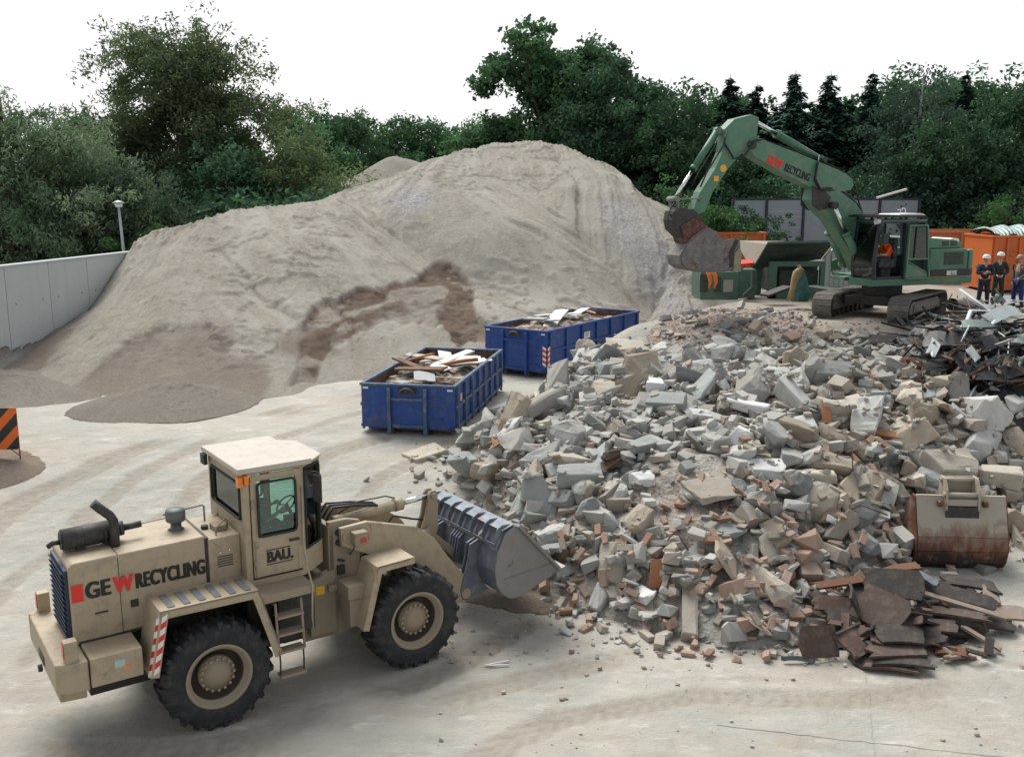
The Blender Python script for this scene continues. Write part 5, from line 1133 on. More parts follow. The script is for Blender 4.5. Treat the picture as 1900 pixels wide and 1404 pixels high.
# tracks: run in their own direction
TA = math.atan2(-.77, -.635)-XA; TM = Matrix.Rotation(TA, 4, 'Z')
for s, nm in ((1, 'near'), (-1, 'far')):
    t = empty('crawler_track', (0, 0, 0), TA); t.parent = XR; cy = s*1.19; L2, r = 1.62, .40
    mb = MB(); per = 2*(2*L2)+2*math.pi*r; n = 48; wd = .31
    for i in range(n):
        q = i/n*per
        if q < 2*L2: c = (-L2+q, 0, r*2+.02); a = 0
        elif q < 2*L2+math.pi*r: th = (q-2*L2)/r; c = (L2+r*math.sin(th), 0, r+.02+r*math.cos(th)); a = th
        elif q < 4*L2+math.pi*r: c = (L2-(q-2*L2-math.pi*r), 0, .02); a = math.pi
        else: th = (q-4*L2-math.pi*r)/r; c = (-L2-r*math.sin(th), 0, r+.02-r*math.cos(th)); a = math.pi+th
        M = Matrix.Translation((c[0], cy, c[2])) @ Matrix.Rotation(a, 4, 'Y'); pl_ = per/n
        mb.box(-pl_*.46, pl_*.46, -wd, wd, -.03, .0, M)
        for gx_ in (-.30, 0, .30): mb.box(pl_*gx_-.012, pl_*gx_+.012, -wd+.005, wd-.005, 0, .03, M)
    mb.build('track_shoes', TRK, t)
    mb = MB(); mb.prism([(-1.5, .30), (1.45, .30), (1.5, .42), (1.3, .66), (-1.3, .66), (-1.5, .5)], cy-.2, cy+.2); mb.prism([(-1.2, .36), (1.2, .36), (1.15, .60), (-1.15, .60)], cy+(.2 if s > 0 else -.24), cy+(.24 if s > 0 else -.2)); fr = mb.build('track_frame', TRK, t, .01)
    for k in range(7):
        x = -1.2+k*.4; mb = MB(); mb.cyl((x, cy-.14, .17), (x, cy+.14, .17), .12, n=14); mb.build('track_roller', DARK, t)
    mb = MB(); mb.cyl((L2, cy-.12, r+.02), (L2, cy+.12, r+.02), .345, n=28); mb.cyl((L2, cy-.16, r+.02), (L2, cy+.16, r+.02), .12, n=16); mb.build('idler_wheel', DARK, t)
    mb = MB(); mb.cyl((-L2, cy-.07, r+.02), (-L2, cy+.07, r+.02), .31, n=28); mb.cyl((-L2, cy-.18, r+.02), (-L2, cy+.18, r+.02), .19, n=16)
    for k in range(14):
        a = k*math.pi/7; mb.box(-.03, .03, -.05, .05, .30, .37, Matrix.Translation((-L2, cy, r+.02)) @ Matrix.Rotation(a, 4, 'Y'))
    mb.build('sprocket', DARK, t)
mb = MB(); mb.box(-.8, .8, -1.0, 1.0, .45, .75, TM); mb.cyl((0, 0, .70), (0, 0, 1.08), .62, n=32); mb.bar(TM @ Vector((.9, -.9, .6)), TM @ Vector((.3, 0, .62)), .4, .25); mb.bar(TM @ Vector((.9, .9, .6)), TM @ Vector((.3, 0, .62)), .4, .25); mb.build('undercarriage', DARK, XR, .01)
# upper house: z offset so that deck bottom sits at world 4.42
D0 = 4.40-ZG
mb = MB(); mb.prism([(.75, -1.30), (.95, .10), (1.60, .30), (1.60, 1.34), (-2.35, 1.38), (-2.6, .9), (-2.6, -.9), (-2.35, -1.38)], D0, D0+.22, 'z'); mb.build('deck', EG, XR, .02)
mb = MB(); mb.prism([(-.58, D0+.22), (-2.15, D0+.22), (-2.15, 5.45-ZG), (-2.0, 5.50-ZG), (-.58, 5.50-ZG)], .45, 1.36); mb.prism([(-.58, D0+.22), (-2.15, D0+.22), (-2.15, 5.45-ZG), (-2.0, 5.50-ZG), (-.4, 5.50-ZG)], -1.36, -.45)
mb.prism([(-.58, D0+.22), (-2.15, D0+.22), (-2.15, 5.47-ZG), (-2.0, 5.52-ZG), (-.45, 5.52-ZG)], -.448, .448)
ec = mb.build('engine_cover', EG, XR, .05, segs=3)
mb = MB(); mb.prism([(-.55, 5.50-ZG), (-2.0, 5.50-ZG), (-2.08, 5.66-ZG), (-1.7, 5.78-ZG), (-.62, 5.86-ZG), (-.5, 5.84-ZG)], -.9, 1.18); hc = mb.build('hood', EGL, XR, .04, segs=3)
for x0, x1 in ((-1.22, -.95), (-1.56, -1.29)):
    x0, x1 = x0-.25, x1-.25; mb = MB(); mb.box(x0, x1, 1.165, 1.187, 5.58-ZG, 5.73-ZG)
    mb.build('hood_grille', EGD, hc)
mb = MB()
mb.box(-1.95, -1.15, 1.355, 1.366, 5.0-ZG, 5.40-ZG)
for k in range(8): mb.box(-1.93, -1.17, 1.366, 1.372, 5.03-ZG+k*.046, 5.045-ZG+k*.046)
mb.build('side_grille', EGD, ec)
mb = MB(); n = 10; cwp = [(-2.15, 1.38)]+[(-2.15-.42*math.sin(t*math.pi/2/n), 1.38-.42*(1-math.cos(t*math.pi/2/n))) for t in range(n+1)]+[(-2.57, -.9), (-2.15, -1.38)]
mb.prism(cwp, D0+.1, 5.46-ZG, 'z'); mb.build('counterweight', EG, XR, .04, segs=3)
mb = MB(); mb.box(-2.2, -.57, 1.368, 1.392, 4.64-ZG, 4.86-ZG)
n = 8
for k in range(n):
    t0, t1 = k*math.pi/2/n, (k+1)*math.pi/2/n
    f_ = lambda t, o: (-2.15-(.42+o)*math.sin(t), 1.38-.42+(.42+o)*math.cos(t))
    mb.prism([f_(t0, .012), f_(t1, .012), f_(t1, -.01), f_(t0, -.01)], 4.64-ZG, 4.86-ZG, 'z')
bs = mb.build('black_stripe', BLK, XR)
text('lettering', 'BEYE', WHT, bs, frameM((-1.27, 1.396, 4.685-ZG), (-1, 0, 0), (0.12, 0, 1)), .19, 1.0, .012)
mb = MB(); mb.box(-2.3, -.57, 1.372, 1.384, 4.625-ZG, 4.637-ZG); mb.build('yellow_line', YEL, XR)
mb = MB(); mb.prism([(-2.05, 5.50-ZG), (-2.52, 5.47-ZG), (-2.5, 5.76-ZG), (-2.2, 5.80-ZG), (-2.05, 5.68-ZG)], -.3, .6); mb.build('white_cover', WHT, XR, .03)
mb = MB(); mb.cyl((-1.6, -.4, 5.7-ZG), (-1.6, -.4, 6.1-ZG), .06); mb.build('exhaust_pipe', DARK, XR)
# cab  x: -.45 .. 2.2, open door pushed back
def CZ(z): return z-ZG
cb = MB()
def post(x0, z0, x1, z1, y, w=.09): cb.bar((x0, y, CZ(z0)), (x1, y, CZ(z1)), .07, w, (0, 1, 0))
for y in (1.32, .38):
    post(1.52, 4.62, 1.56, 5.15, y, .12); post(1.56, 5.15, 1.44, 6.33, y, .12); post(.42, 4.62, .42, 6.33, y, .12); post(-.40, 4.62, -.30, 6.33, y, .12)
    post(1.48, 6.35, -.30, 6.35, y, .10); post(1.55, 4.66, -.42, 4.66, y, .09)
cb.box(-.42, 1.52, .38, 1.32, CZ(4.58), CZ(4.63))
cb.bar((1.56, .38, CZ(5.02)), (1.56, 1.32, CZ(5.02)), .06, .05); cb.bar((1.44, .38, CZ(6.33)), (1.44, 1.32, CZ(6.33)), .08, .08)
cab = cb.build('cab', plain('cab_frame_dark', (.018, .024, .035), .5), XR, .01)
mb = MB(); mb.box(-.42, -.36, .38, 1.32, CZ(4.62), CZ(5.35)); mb.box(-.40, .40, .36, .40, CZ(4.62), CZ(5.3)); split_up(mb.build('cab_panel', EGD, XR))
mb = MB(); mb.prism([(1.52, CZ(6.36)), (-.34, CZ(6.36)), (-.38, CZ(6.43)), (1.5, CZ(6.43))], .33, 1.37); mb.build('cab_roof', EG, XR, .02)
mb = MB(); mb.box(-.25, 1.78, .3, 1.42, CZ(6.50), CZ(6.55))
for x in (-.2, .4, .95, 1.5):
    for y in (.4, 1.3): mb.box(x-.03, x+.03, y-.03, y+.03, CZ(6.42), CZ(6.51))
for k in range(6): mb.box(0.8+k*.16, .84+k*.16, .32, 1.4, CZ(6.552), CZ(6.575))
rg = mb.build('roof_guard', plain('guard_black', (.012, .014, .018), .5), XR)
mb = MB(); mb.prism([(-.35, CZ(6.555)), (.75, CZ(6.555)), (.65, CZ(6.60)), (-.2, CZ(6.61))], .4, 1.3); mb.tube([(.0, .8, CZ(6.6)), (.02, .8, CZ(6.75)), (.12, .8, CZ(6.77)), (.16, .8, CZ(6.7))], .012, 5); mb.tube([(.3, .9, CZ(6.6)), (.3, .9, CZ(6.72)), (.42, .9, CZ(6.72))], .012, 5); mb.build('roof_hatch', WHT, XR, .01)
mb = MB(); mb.cyl((1.45, 1.30, CZ(6.38)), (1.58, 1.30, CZ(6.38)), .09); mb.build('cab_lamp', plain('lamp_white', (.7, .7, .68), .3), XR)
def quad(name, P, mat, parent, th=.008):
    P = [Vector(p) for p in P]; n = (P[1]-P[0]).cross(P[2]-P[0]).normalized()*th; mb = MB(); k = len(P)
    mb.add(P+[p+n for p in P], [tuple(range(k)), tuple(range(2*k-1, k-1, -1))]+[(i, i+k, (i+1) % k+k, (i+1) % k) for i in range(k)]); return mb.build(name, mat, parent)
GLE = glass('excavator_glass', (.42, .68, .60), .05)
quad('windscreen', [(1.57, .44, CZ(5.05)), (1.57, 1.26, CZ(5.05)), (1.46, 1.26, CZ(6.3)), (1.46, .44, CZ(6.3))], GLE, XR)
quad('lower_windscreen', [(1.53, .44, CZ(4.68)), (1.53, 1.26, CZ(4.68)), (1.56, 1.26, CZ(5.0)), (1.56, .44, CZ(5.0))], GLE, XR)
quad('far_side_window', [(1.5, .38, CZ(5.0)), (.48, .38, CZ(5.0)), (.48, .38, CZ(6.28)), (1.40, .38, CZ(6.28))], glass('clear_glass', (.75, .9, .86)), XR)
quad('rear_window', [(-.36, .42, CZ(5.4)), (-.36, 1.28, CZ(5.4)), (-.31, 1.28, CZ(6.28)), (-.31, .42, CZ(6.28))], GLE, XR)
# the door, slid back over the rear of the cab side
dr = MB(); y = 1.42
for a_, b_ in (((.40, 4.62), (.36, 6.25)), ((.36, 6.25), (-.32, 6.25)), ((-.32, 6.25), (-.44, 5.2)), ((-.44, 5.2), (-.52, 4.62)), ((-.52, 4.62), (.40, 4.62)), ((.38, 5.22), (-.44, 5.22))):
    dr.bar((a_[0], y, CZ(a_[1])), (b_[0], y, CZ(b_[1])), .05, .09, (0, 1, 0))
dr.bar((.36, y, CZ(5.15)), (-.40, y, CZ(4.8)), .04, .05, (0, 1, 0)); dr.prism([(.36, CZ(4.65)), (-.48, CZ(4.65)), (-.40, CZ(4.82)), (.36, CZ(5.1))], y-.02, y+.01)
dd = dr.build('door', EGL, XR, .01)
quad('door_window', [(.34, y, CZ(5.24)), (-.42, y, CZ(5.24)), (-.32, y, CZ(6.2)), (.32, y, CZ(6.2))], GLE, dd)
mb = MB(); mb.bar((.12, y+.03, CZ(5.25)), (.10, y+.03, CZ(6.2)), .03, .03, (0, 1, 0)); mb.build('window_bar', EGD, dd)
# interior
mb = MB(); mb.box(.50, 1.0, .58, 1.08, CZ(4.95), CZ(5.08)); mb.box(.44, .58, .6, 1.06, CZ(5.05), CZ(5.85)); mb.box(.6, .95, .65, 1.0, CZ(4.63), CZ(4.95)); mb.box(.55, 1.2, 1.06, 1.16, CZ(4.95), CZ(5.2)); mb.box(.55, 1.2, .50, .60, CZ(4.95), CZ(5.2)); mb.build('operator_seat', SEATM, XR, .03)
mb = MB(); mb.tube([(1.15, 1.1, CZ(5.2)), (1.17, 1.1, CZ(5.42))], .015, 6); mb.tube([(1.15, .55, CZ(5.2)), (1.17, .55, CZ(5.42))], .015, 6); mb.tube([(1.38, .95, CZ(4.63)), (1.34, .95, CZ(5.3))], .012, 6); mb.tube([(1.38, .8, CZ(4.63)), (1.34, .8, CZ(5.3))], .012, 6); split_up(mb.build('control_lever', DARK, XR))
mb = MB(); mb.tube([(1.50, 1.36, CZ(6.1)), (1.48, 1.50, CZ(6.1)), (1.46, 1.5, CZ(5.75))], .012, 6); mi = mb.build('mirror_arm', DARK, XR)
mb = MB(); mb.box(1.24, 1.44, 1.49, 1.53, CZ(5.70), CZ(6.02)); mb.build('mirror', DARK, mi, .01)
# hand rail + mirror frame at the front right of the deck
mb = MB(); mb.tube([(.65, -.95, CZ(4.58)), (1.20, -.95, CZ(4.60)), (1.30, -.95, CZ(4.75)), (1.32, -.95, CZ(5.3)), (1.22, -.95, CZ(5.5)), (.9, -.95, CZ(5.55))], .022, 8); mb.build('deck_rail', EG, XR)
mb = MB(); mb.box(.76, 1.2, -1.1, -.4, CZ(4.44), CZ(4.56)); mb.prism([(.80, CZ(4.72)), (1.25, CZ(4.72)), (1.2, CZ(5.05)), (.85, CZ(5.15))], -1.1, -1.04); mb.build('front_step', EGL, XR, .01)
# operator
op = empty('person', XL((.74, .83, CZ(5.10))), XA, 'operator in an orange vest sitting in the open excavator cab', 'person')
J2 = dict(J); J2.update({'el': (.15, .25, .24), 'wl': (.36, .24, .26), 'er': (.15, -.25, .24), 'wr': (.36, -.25, .26), 'al': (.6, .12, -.38), 'tl': (.7, .12, -.42), 'ar': (.6, -.13, -.38), 'tr': (.7, -.13, -.42)})
VEST = plain('orange_vest', (.78, .09, .01), .7); NAVY = paint('navy_overall', (.012, .018, .05), rough=.9, dirt_amt=.12, scale=8)
make_body(op, J2, BN, RD, (1, -.1, 0), SKIN)
garment(op, 'trousers', J2, ['pelvis', 'hl', 'kl', 'al', 'hr', 'kr', 'ar'], RD, .018, JEANS)
garment(op, 'sleeves', J2, ['chest', 'sl', 'el', 'sr', 'er'], RD, .012, VEST)
garment(op, 'vest', J2, ['pelvis', 'chest', 'neck', 'sl', 'sr'], RD, .028, VEST)
mb = MB(); ico(mb, (-.045, 0, .765), .105, (1, .85, .95), 2); mb.build('hair', plain('dark_hair', (.03, .02, .015), .8), op)
# boom, arm, bucket: in the plane y = -.05
YB = -.05
def outl(P): return [(x, CZ(z)) for x, z in P]
BO = [(5.42, 8.80), (5.25, 8.86), (4.72, 8.70), (3.87, 8.46), (2.9, 8.16), (2.25, 7.95), (1.85, 7.80), (1.64, 7.66), (1.56, 7.48), (1.66, 7.32), (2.05, 7.27), (1.78, 7.12), (1.45, 6.93), (1.09, 6.56), (.95, 5.7), (.82, 4.95), (.98, 4.72), (1.18, 4.80), (1.50, 5.35), (2.02, 5.98), (2.42, 6.42), (2.95, 6.80), (3.12, 7.02), (3.08, 7.36), (3.7, 7.60), (4.28, 7.83), (5.25, 8.28), (5.50, 8.50)]
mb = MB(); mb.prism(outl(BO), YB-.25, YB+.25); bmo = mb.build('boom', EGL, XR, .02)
text('lettering', 'GE', RED, bmo, frameM((4.86, YB+.254, CZ(8.11)), (-1, 0, -.345), (-.345, 0, 1)), .36, .62, .02)
text('lettering', 'W', RED, bmo, frameM((4.56, YB+.254, CZ(8.007)), (-1, 0, -.345), (-.345, 0, 1)), .36, .62, .022)
text('lettering', 'RECYCLING', BLK, bmo, frameM((4.22, YB+.254, CZ(7.895)), (-1, 0, -.345), (-.345, 0, 1)), .33, .56, .012)
mb = MB(); mb.prism(outl([(3.15, 7.45), (3.12, 6.85), (2.85, 6.70), (2.55, 6.75), (2.45, 7.1), (2.7, 7.3)]), YB-.29, YB-.252); mb.prism(outl([(3.15, 7.45), (3.12, 6.85), (2.85, 6.70), (2.55, 6.75), (2.45, 7.1), (2.7, 7.3)]), YB+.252, YB+.29); mb.cyl((2.42, YB-.5, CZ(6.87)), (2.42, YB+.5, CZ(6.87)), .09)
mb.cyl((2.72, YB-.3, CZ(8.23)), (2.72, YB+.3, CZ(8.23)), .08); split_up(mb.build('boom_bracket', DARK, XR))
# arm (dipper)
ST = [(5.13, 9.42), (5.38, 9.50), (5.97, 9.36), (6.30, 9.06), (6.34, 8.40), (6.55, 7.95), (7.05, 7.25), (7.25, 6.75), (7.10, 6.60), (6.85, 6.70), (6.62, 7.25), (6.1, 7.95), (5.76, 8.28), (5.55, 8.50), (5.30, 8.46), (5.18, 8.72)]
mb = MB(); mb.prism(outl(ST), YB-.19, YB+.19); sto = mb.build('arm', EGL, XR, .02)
mb = MB(); mb.cyl((5.38, YB-.31, CZ(8.62)), (5.38, YB+.31, CZ(8.62)), .13); mb.build('arm_pivot', DARK, XR)
for x, z in ((6.14, 7.92), (6.37, 7.62)): mb = MB(); mb.cyl((x+.16, YB+.192, CZ(z+.02)), (x+.16, YB+.20, CZ(z+.02)), .11, n=4 if z < 7.7 else 14, smooth=False); mb.build('yellow_sticker', plain('amber_sticker', (.85, .42, .03), .4), sto)
def cyl2(name, p, q, r, frac, y, parent=XR, mat=EG):
    p, q = Vector((p[0], y, CZ(p[1]))), Vector((q[0], y, CZ(q[1]))); mid = p.lerp(q, frac); d = (q-p).normalized()
    mb = MB(); mb.cyl(p, mid, r, n=18); mb.cyl(mid-d*.1, mid, r*1.18, n=18); mb.cyl(p+Vector((0, -r*1.1, 0)), p+Vector((0, r*1.1, 0)), r*1.05, n=12); o = mb.build(name, mat, parent)
    mb = MB(); mb.cyl(mid, q, r*.55, n=14); rd_ = mb.build('rod', CHR, o) if False else mb.build('rod', CHR, o); mb = MB(); mb.cyl(q+Vector((0, -r, 0)), q+Vector((0, r, 0)), r*.9, n=12); mb.build('rod_eye', DARK, o); return o
cyl2('arm_cylinder', (2.75, 8.26), (5.22, 9.36), .115, .66, YB)
cyl2('bucket_cylinder', (6.42, 9.02), (7.80, 7.06), .10, .57, YB)
for y in (-.46, .36): cyl2('boom_cylinder', (1.22, 4.98), (2.42, 6.86), .12, .56, y, mat=EGL)
mb = MB()
for y in (YB-.24, YB+.2): mb.bar((7.02, y, CZ(7.07)), (7.84, y, CZ(7.05)), .035, .12, (0, 1, 0)); mb.bar((7.82, y, CZ(7.05)), (7.74, y, CZ(6.55)), .035, .12, (0, 1, 0))
mb.cyl((7.84, YB-.27, CZ(7.05)), (7.84, YB+.27, CZ(7.05)), .08); mb.cyl((7.02, YB-.26, CZ(7.07)), (7.02, YB+.26, CZ(7.07)), .07); mb.build('bucket_linkage', paint('dusty_green_steel', (.16, .19, .16), rough=.6, rust=.1), XR)
mb = MB(); mb.prism(outl([(7.95, 6.72), (7.72, 6.82), (7.2, 6.70), (6.98, 6.45), (7.0, 6.20), (7.35, 6.02), (7.62, 5.92), (7.93, 6.18), (8.0, 6.45)]), YB-.28, YB+.28); mb.build('quick_coupler', DARK, XR, .02)
BRED = paint('bucket_red', (.10, .012, .012), (.05, .012, .012), .5, rust=.3, dirt_amt=.4); BGR = paint('bucket_grey', (.20, .19, .18), (.12, .11, .105), .6, (.3, .27, .24), .7, 2.2, .004, .2, .3)
mb = MB(); mb.prism(outl([(7.75, 6.28), (7.32, 6.50), (7.02, 6.40), (6.80, 6.20), (6.95, 5.90), (7.30, 5.68), (7.58, 5.80)]), YB-.33, YB+.33); mb.build('bucket_ears', BRED, XR, .02)
bp2 = [(6.86, 6.24), (7.3, 5.95), (7.55, 5.72), (7.74, 5.42), (7.70, 5.18), (7.50, 5.04), (7.1, 4.97), (6.5, 4.95), (5.78, 4.98)]
mb = MB(); mb.band([(x, CZ(z)) for x, z in bp2][::-1], .04, YB-.37, YB+.37); bko = mb.build('bucket', BGR, XR)
for s in (-1, 1):
    mb = MB(); y0, y1 = sorted((YB+s*.37, YB+s*.40)); mb.prism(outl(bp2+[(5.70, 5.40), (5.76, 5.88), (6.0, 5.90), (6.3, 5.84), (6.6, 6.12)]), y0, y1); mb.build('side_plate', BGR, bko, .005)
mb = MB(); mb.prism(outl([(5.70, 4.92), (5.96, 4.92), (5.93, 5.45), (5.80, 5.60), (5.70, 5.52)]), YB+.402, YB+.43); mb.build('side_cutter', paint('tan_steel', (.33, .30, .2), (.26, .22, .14), .7, rust=.3), bko)
mb = MB(); mb.prism(outl([(5.98, 5.05), (6.08, 5.05), (6.12, 5.5), (5.92, 5.86), (5.82, 5.84), (5.96, 5.5)]), YB+.402, YB+.42); mb.build('side_gap', DARK, bko)
mb = MB()
for k in range(5):
    y = YB-.30+k*.15; mb.prism([(5.86, CZ(4.90)), (5.55, CZ(4.99)), (5.55, CZ(5.03)), (5.86, CZ(5.03))], y-.05, y+.05)
split_up(mb.build('bucket_tooth', DARK, bko))
mb = MB()
for k, (y, o) in enumerate([(YB+.3, 0), (YB+.34, .06), (YB-.3, .03)]):
    mb.tube([(2.9, y*.6, CZ(8.3+o)), (3.05, y, CZ(8.0+o)), (3.1, y, CZ(7.6+o)), (2.9, y, CZ(7.35)), (2.6, y, CZ(7.38-o)), (2.2, y*.5, CZ(7.38-o)), (1.6, y*.5, CZ(7.14-o)), (1.25, y*.5, CZ(6.82)), (.95, y*.5, CZ(6.3))], .028, 8)
    mb.tube([(4.9, y*.5, CZ(8.78)), (5.3, y, CZ(8.72+o)), (5.7, y, CZ(8.25+o)), (6.0, y*.8, CZ(8.22)), (6.35, y*.7, CZ(8.7))], .022, 7)
    mb.tube([(6.25, y*.7, CZ(9.0)), (6.35, y*.7, CZ(8.6)), (6.9, y*.75, CZ(7.8)), (7.1, y*.8, CZ(7.4))], .018, 6)
    mb.tube([(4.9, y*.45, CZ(8.76)), (4.2, y*.45, CZ(8.60)), (3.4, y*.45, CZ(8.36)), (2.9, y*.45, CZ(8.22)), (2.3, y*.4, CZ(8.03)), (1.7, y*.4, CZ(7.78)), (1.45, y*.5, CZ(7.45)), (1.3, y*.5, CZ(7.0)), (1.0, y*.5, CZ(6.4))], .018, 6)
mb.tube([(7.85, YB+.2, CZ(7.0)), (8.0, YB+.2, CZ(6.85)), (8.08, YB+.2, CZ(6.65)), (7.95, YB+.2, CZ(6.5))], .02, 6); mb.tube([(7.6, YB+.2, CZ(6.7)), (8.15, YB+.25, CZ(6.6)), (8.1, YB+.2, CZ(6.4))], .02, 6)
split_up(mb.build('hydraulic_hose', HOSE, XR))
# ================================================================== UPPER YARD
# hopper of the crusher (receives what the excavator loads)
HG = paint('crusher_green', (.06, .15, .10), (.05, .12, .085), .5, (.2, .2, .16), .5, 1.5, .003, 0, .12); HB = paint('hopper_dusty', (.36, .33, .27), (.30, .275, .23), .7, (.42, .39, .33), .6, 1.5, .003)
def W(u, v, d): return at(u, v, d)
DH = 37.0; h0 = W(1500, 560, DH); HR = empty('crusher_hopper', (h0.x, h0.y, 3.3), 0, 'green crusher with a wide flared feed hopper behind the rubble', 'crusher')
def hl(u, v, d=DH): q = W(u, v, d); return Vector((q.x-h0.x, q.y-h0.y, q.z-3.3))
def slab(name, P, th, mat, parent, bevel=0):
    P = [Vector(p) for p in P]; n = (P[1]-P[0]).cross(P[2]-P[0]).normalized()*th; k = len(P); mb = MB()
    mb.add(P+[p+n for p in P], [tuple(range(k)), tuple(range(2*k-1, k-1, -1))]+[(i, i+k, (i+1) % k+k, (i+1) % k) for i in range(k)]); return mb.build(name, mat, parent, bevel)
slab('front_wing', [hl(1424, 453, 36.2), hl(1548, 450, 36.2), hl(1523, 481, 37.2), hl(1396, 500, 37.2)], .06, EGD, HR)
slab('front_wing', [hl(1424, 452, 36.12), hl(1549, 449, 36.12), hl(1549, 446, 36.12), hl(1424, 449, 36.12)], .08, HG, HR)
slab('rear_wing', [hl(1360, 446, 39.6), hl(1546, 449, 39.6), hl(1522, 478, 38.4), hl(1394, 486, 38.4)], .06, HB, HR)
slab('end_wing', [hl(1362, 446, 39.4), hl(1424, 453, 36.3), hl(1396, 500, 37.25), hl(1390, 486, 38.4)], .05, HB, HR)
slab('end_wing', [hl(1546, 449, 39.5), hl(1549, 450, 36.3), hl(1524, 481, 37.25), hl(1522, 478, 38.4)], .05, HB, HR)
mb = MB(); a = hl(1424, 484); b_ = hl(1526, 484); zb = -.1
mb.box(a.x, b_.x, -.1, .12, a.z-.18, a.z); mb.box(a.x, a.x+.28, -.1, .15, zb, a.z-.18); mb.box(b_.x-.16, b_.x, -.1, .15, zb, a.z-.18); mb.box(a.x, b_.x, -.1, .12, .0, .35)
mb.box(a.x, a.x+.25, 2.0, 2.2, zb, a.z); mb.box(b_.x-.2, b_.x, 2.0, 2.2, zb, a.z); split_up(mb.build('hopper_frame', HG, HR))
mb = MB(); mb.box(a.x+.2, b_.x-.1, .5, 1.8, .2, a.z-.05); mb.build('crusher_box', EGD, HR)
for u0, u1 in ((1448, 1482), (1486, 1520)):
    p0, p1 = hl(u0, 500), hl(u1, 500); mb = MB(); mb.box(p0.x, p1.x, .3, .36, .45, a.z-.35)
    mb.build('side_panel', EGD, HR)
# engine end on the left
a2, b2 = hl(1298, 503, 36.5), hl(1368, 503, 36.5); mb = MB(); mb.box(a2.x, b2.x, -.6, 1.2, 0, a2.z); mb.build('engine_box', HG, HR, .02)
for k, (u0, u1) in enumerate(((1302, 1318), (1330, 1342), (1346, 1364))):
    p0, p1 = hl(u0, 503, 35.9), hl(u1, 503, 35.9); mb = MB(); mb.box(p0.x, p1.x, -.64, -.602, .3, a2.z-.1-.1*k); mb.build('door_panel', HB if k == 2 else EGD, HR, .005)
c3, d3 = hl(1368, 500, 36.2), hl(1404, 500, 36.2); mb = MB(); mb.box(c3.x, d3.x, -.5, .4, .05, c3.z); mb.build('cabinet', HG, HR, .02)
slab('conveyor_guard', [hl(1396, 503, 35.6), hl(1405, 503, 35.6), hl(1405, 536, 35.6), hl(1380, 552, 35.6), hl(1380, 546, 35.6), hl(1396, 532, 35.6)], .3, EGD, HR)
slab('red_cover', [hl(1366, 493, 37), hl(1398, 490, 37), hl(1400, 482, 38), hl(1368, 485, 38)], .05, RED, HR)
for u in (1316, 1326):
    p = hl(u, 510, 35.7); mb = MB(); mb.tube([p+Vector((-.1, 0, .15)), p, p+Vector((.06, 0, -.25)), p+Vector((.0, 0, -.5))], [.05, .09, .07, .03], 8); mb.build('orange_rag', plain('orange_cloth', (.7, .22, .05), .8), HR)
# discharge belt to the right
mb = MB(); mb.bar(W(1500, 532, 35)-h0.xyz+Vector((0, 0, h0.z-3.3)), W(1560, 541, 33.6)-h0.xyz+Vector((0, 0, h0.z-3.3)), .6, .1); mb.build('discharge_belt', EGD, HR)
mb = MB(); mb.bar(W(1418, 548, 34.6)-h0.xyz+Vector((0, 0, h0.z-3.3)), W(1462, 532, 35)-h0.xyz+Vector((0, 0, h0.z-3.3)), .5, .08); mb.build('discharge_belt', DARK, HR)
# pale site cabin / container wall right of the hopper
p = W(1528, 480, 40); q = W(1600, 480, 40); MCab = paint('cabin_pale', (.42, .47, .44), (.36, .41, .38), .7, dirt_amt=.3)
cbx = empty('site_container', (p.x, p.y, 3.3), 0, 'pale grey-green steel container between hopper and excavator cab', 'container'); hz = p.z-3.3+.35
mb = MB(); mb.box(0, q.x-p.x+1, 0, 2.4, 0, hz)
mb.build('body', MCab, cbx, .02)
for k in range(12): mb = MB(); x = .1+k*.2; mb.box(x, x+.08, -.03, .0, .12, hz-.12); mb.build('corrugation', MCab, cbx)
# draped bag on a stick
p = W(1484, 545, 33.5); bg_ = empty('dump_bag', (p.x, p.y, gz(p.x, p.y)), 0, 'slumped teal and ochre sack standing in front of the crusher', 'sack')
z0 = p.z-gz(p.x, p.y)-.15
mb = MB(); mb.lathe([(.30, -.1), (.34, .15), (.29, .4), (.22, .65), (.13, .85), (.03, .93)], (0, 0, z0), n=14); mb.build('sack', paint('teal_cloth', (.03, .12, .12), rough=.9), bg_)
mb = MB(); mb.tube([(-.30, -.08, z0-.05), (-.24, -.08, z0+.3), (-.20, -.08, z0+.62), (-.14, -.08, z0+.85), (-.02, -.08, z0+1.0), (.06, -.08, z0+.93)], [.16, .13, .15, .17, .13, .05], 9); mb.tube([(-.1, -.08, z0+1.0), (-.12, -.08, z0+1.12), (-.05, -.08, z0+1.15)], [.05, .025, .01], 6); mb.build('sack_top', paint('ochre_cloth', (.32, .22, .11), (.2, .17, .08), rough=.9, scale=6), bg_)
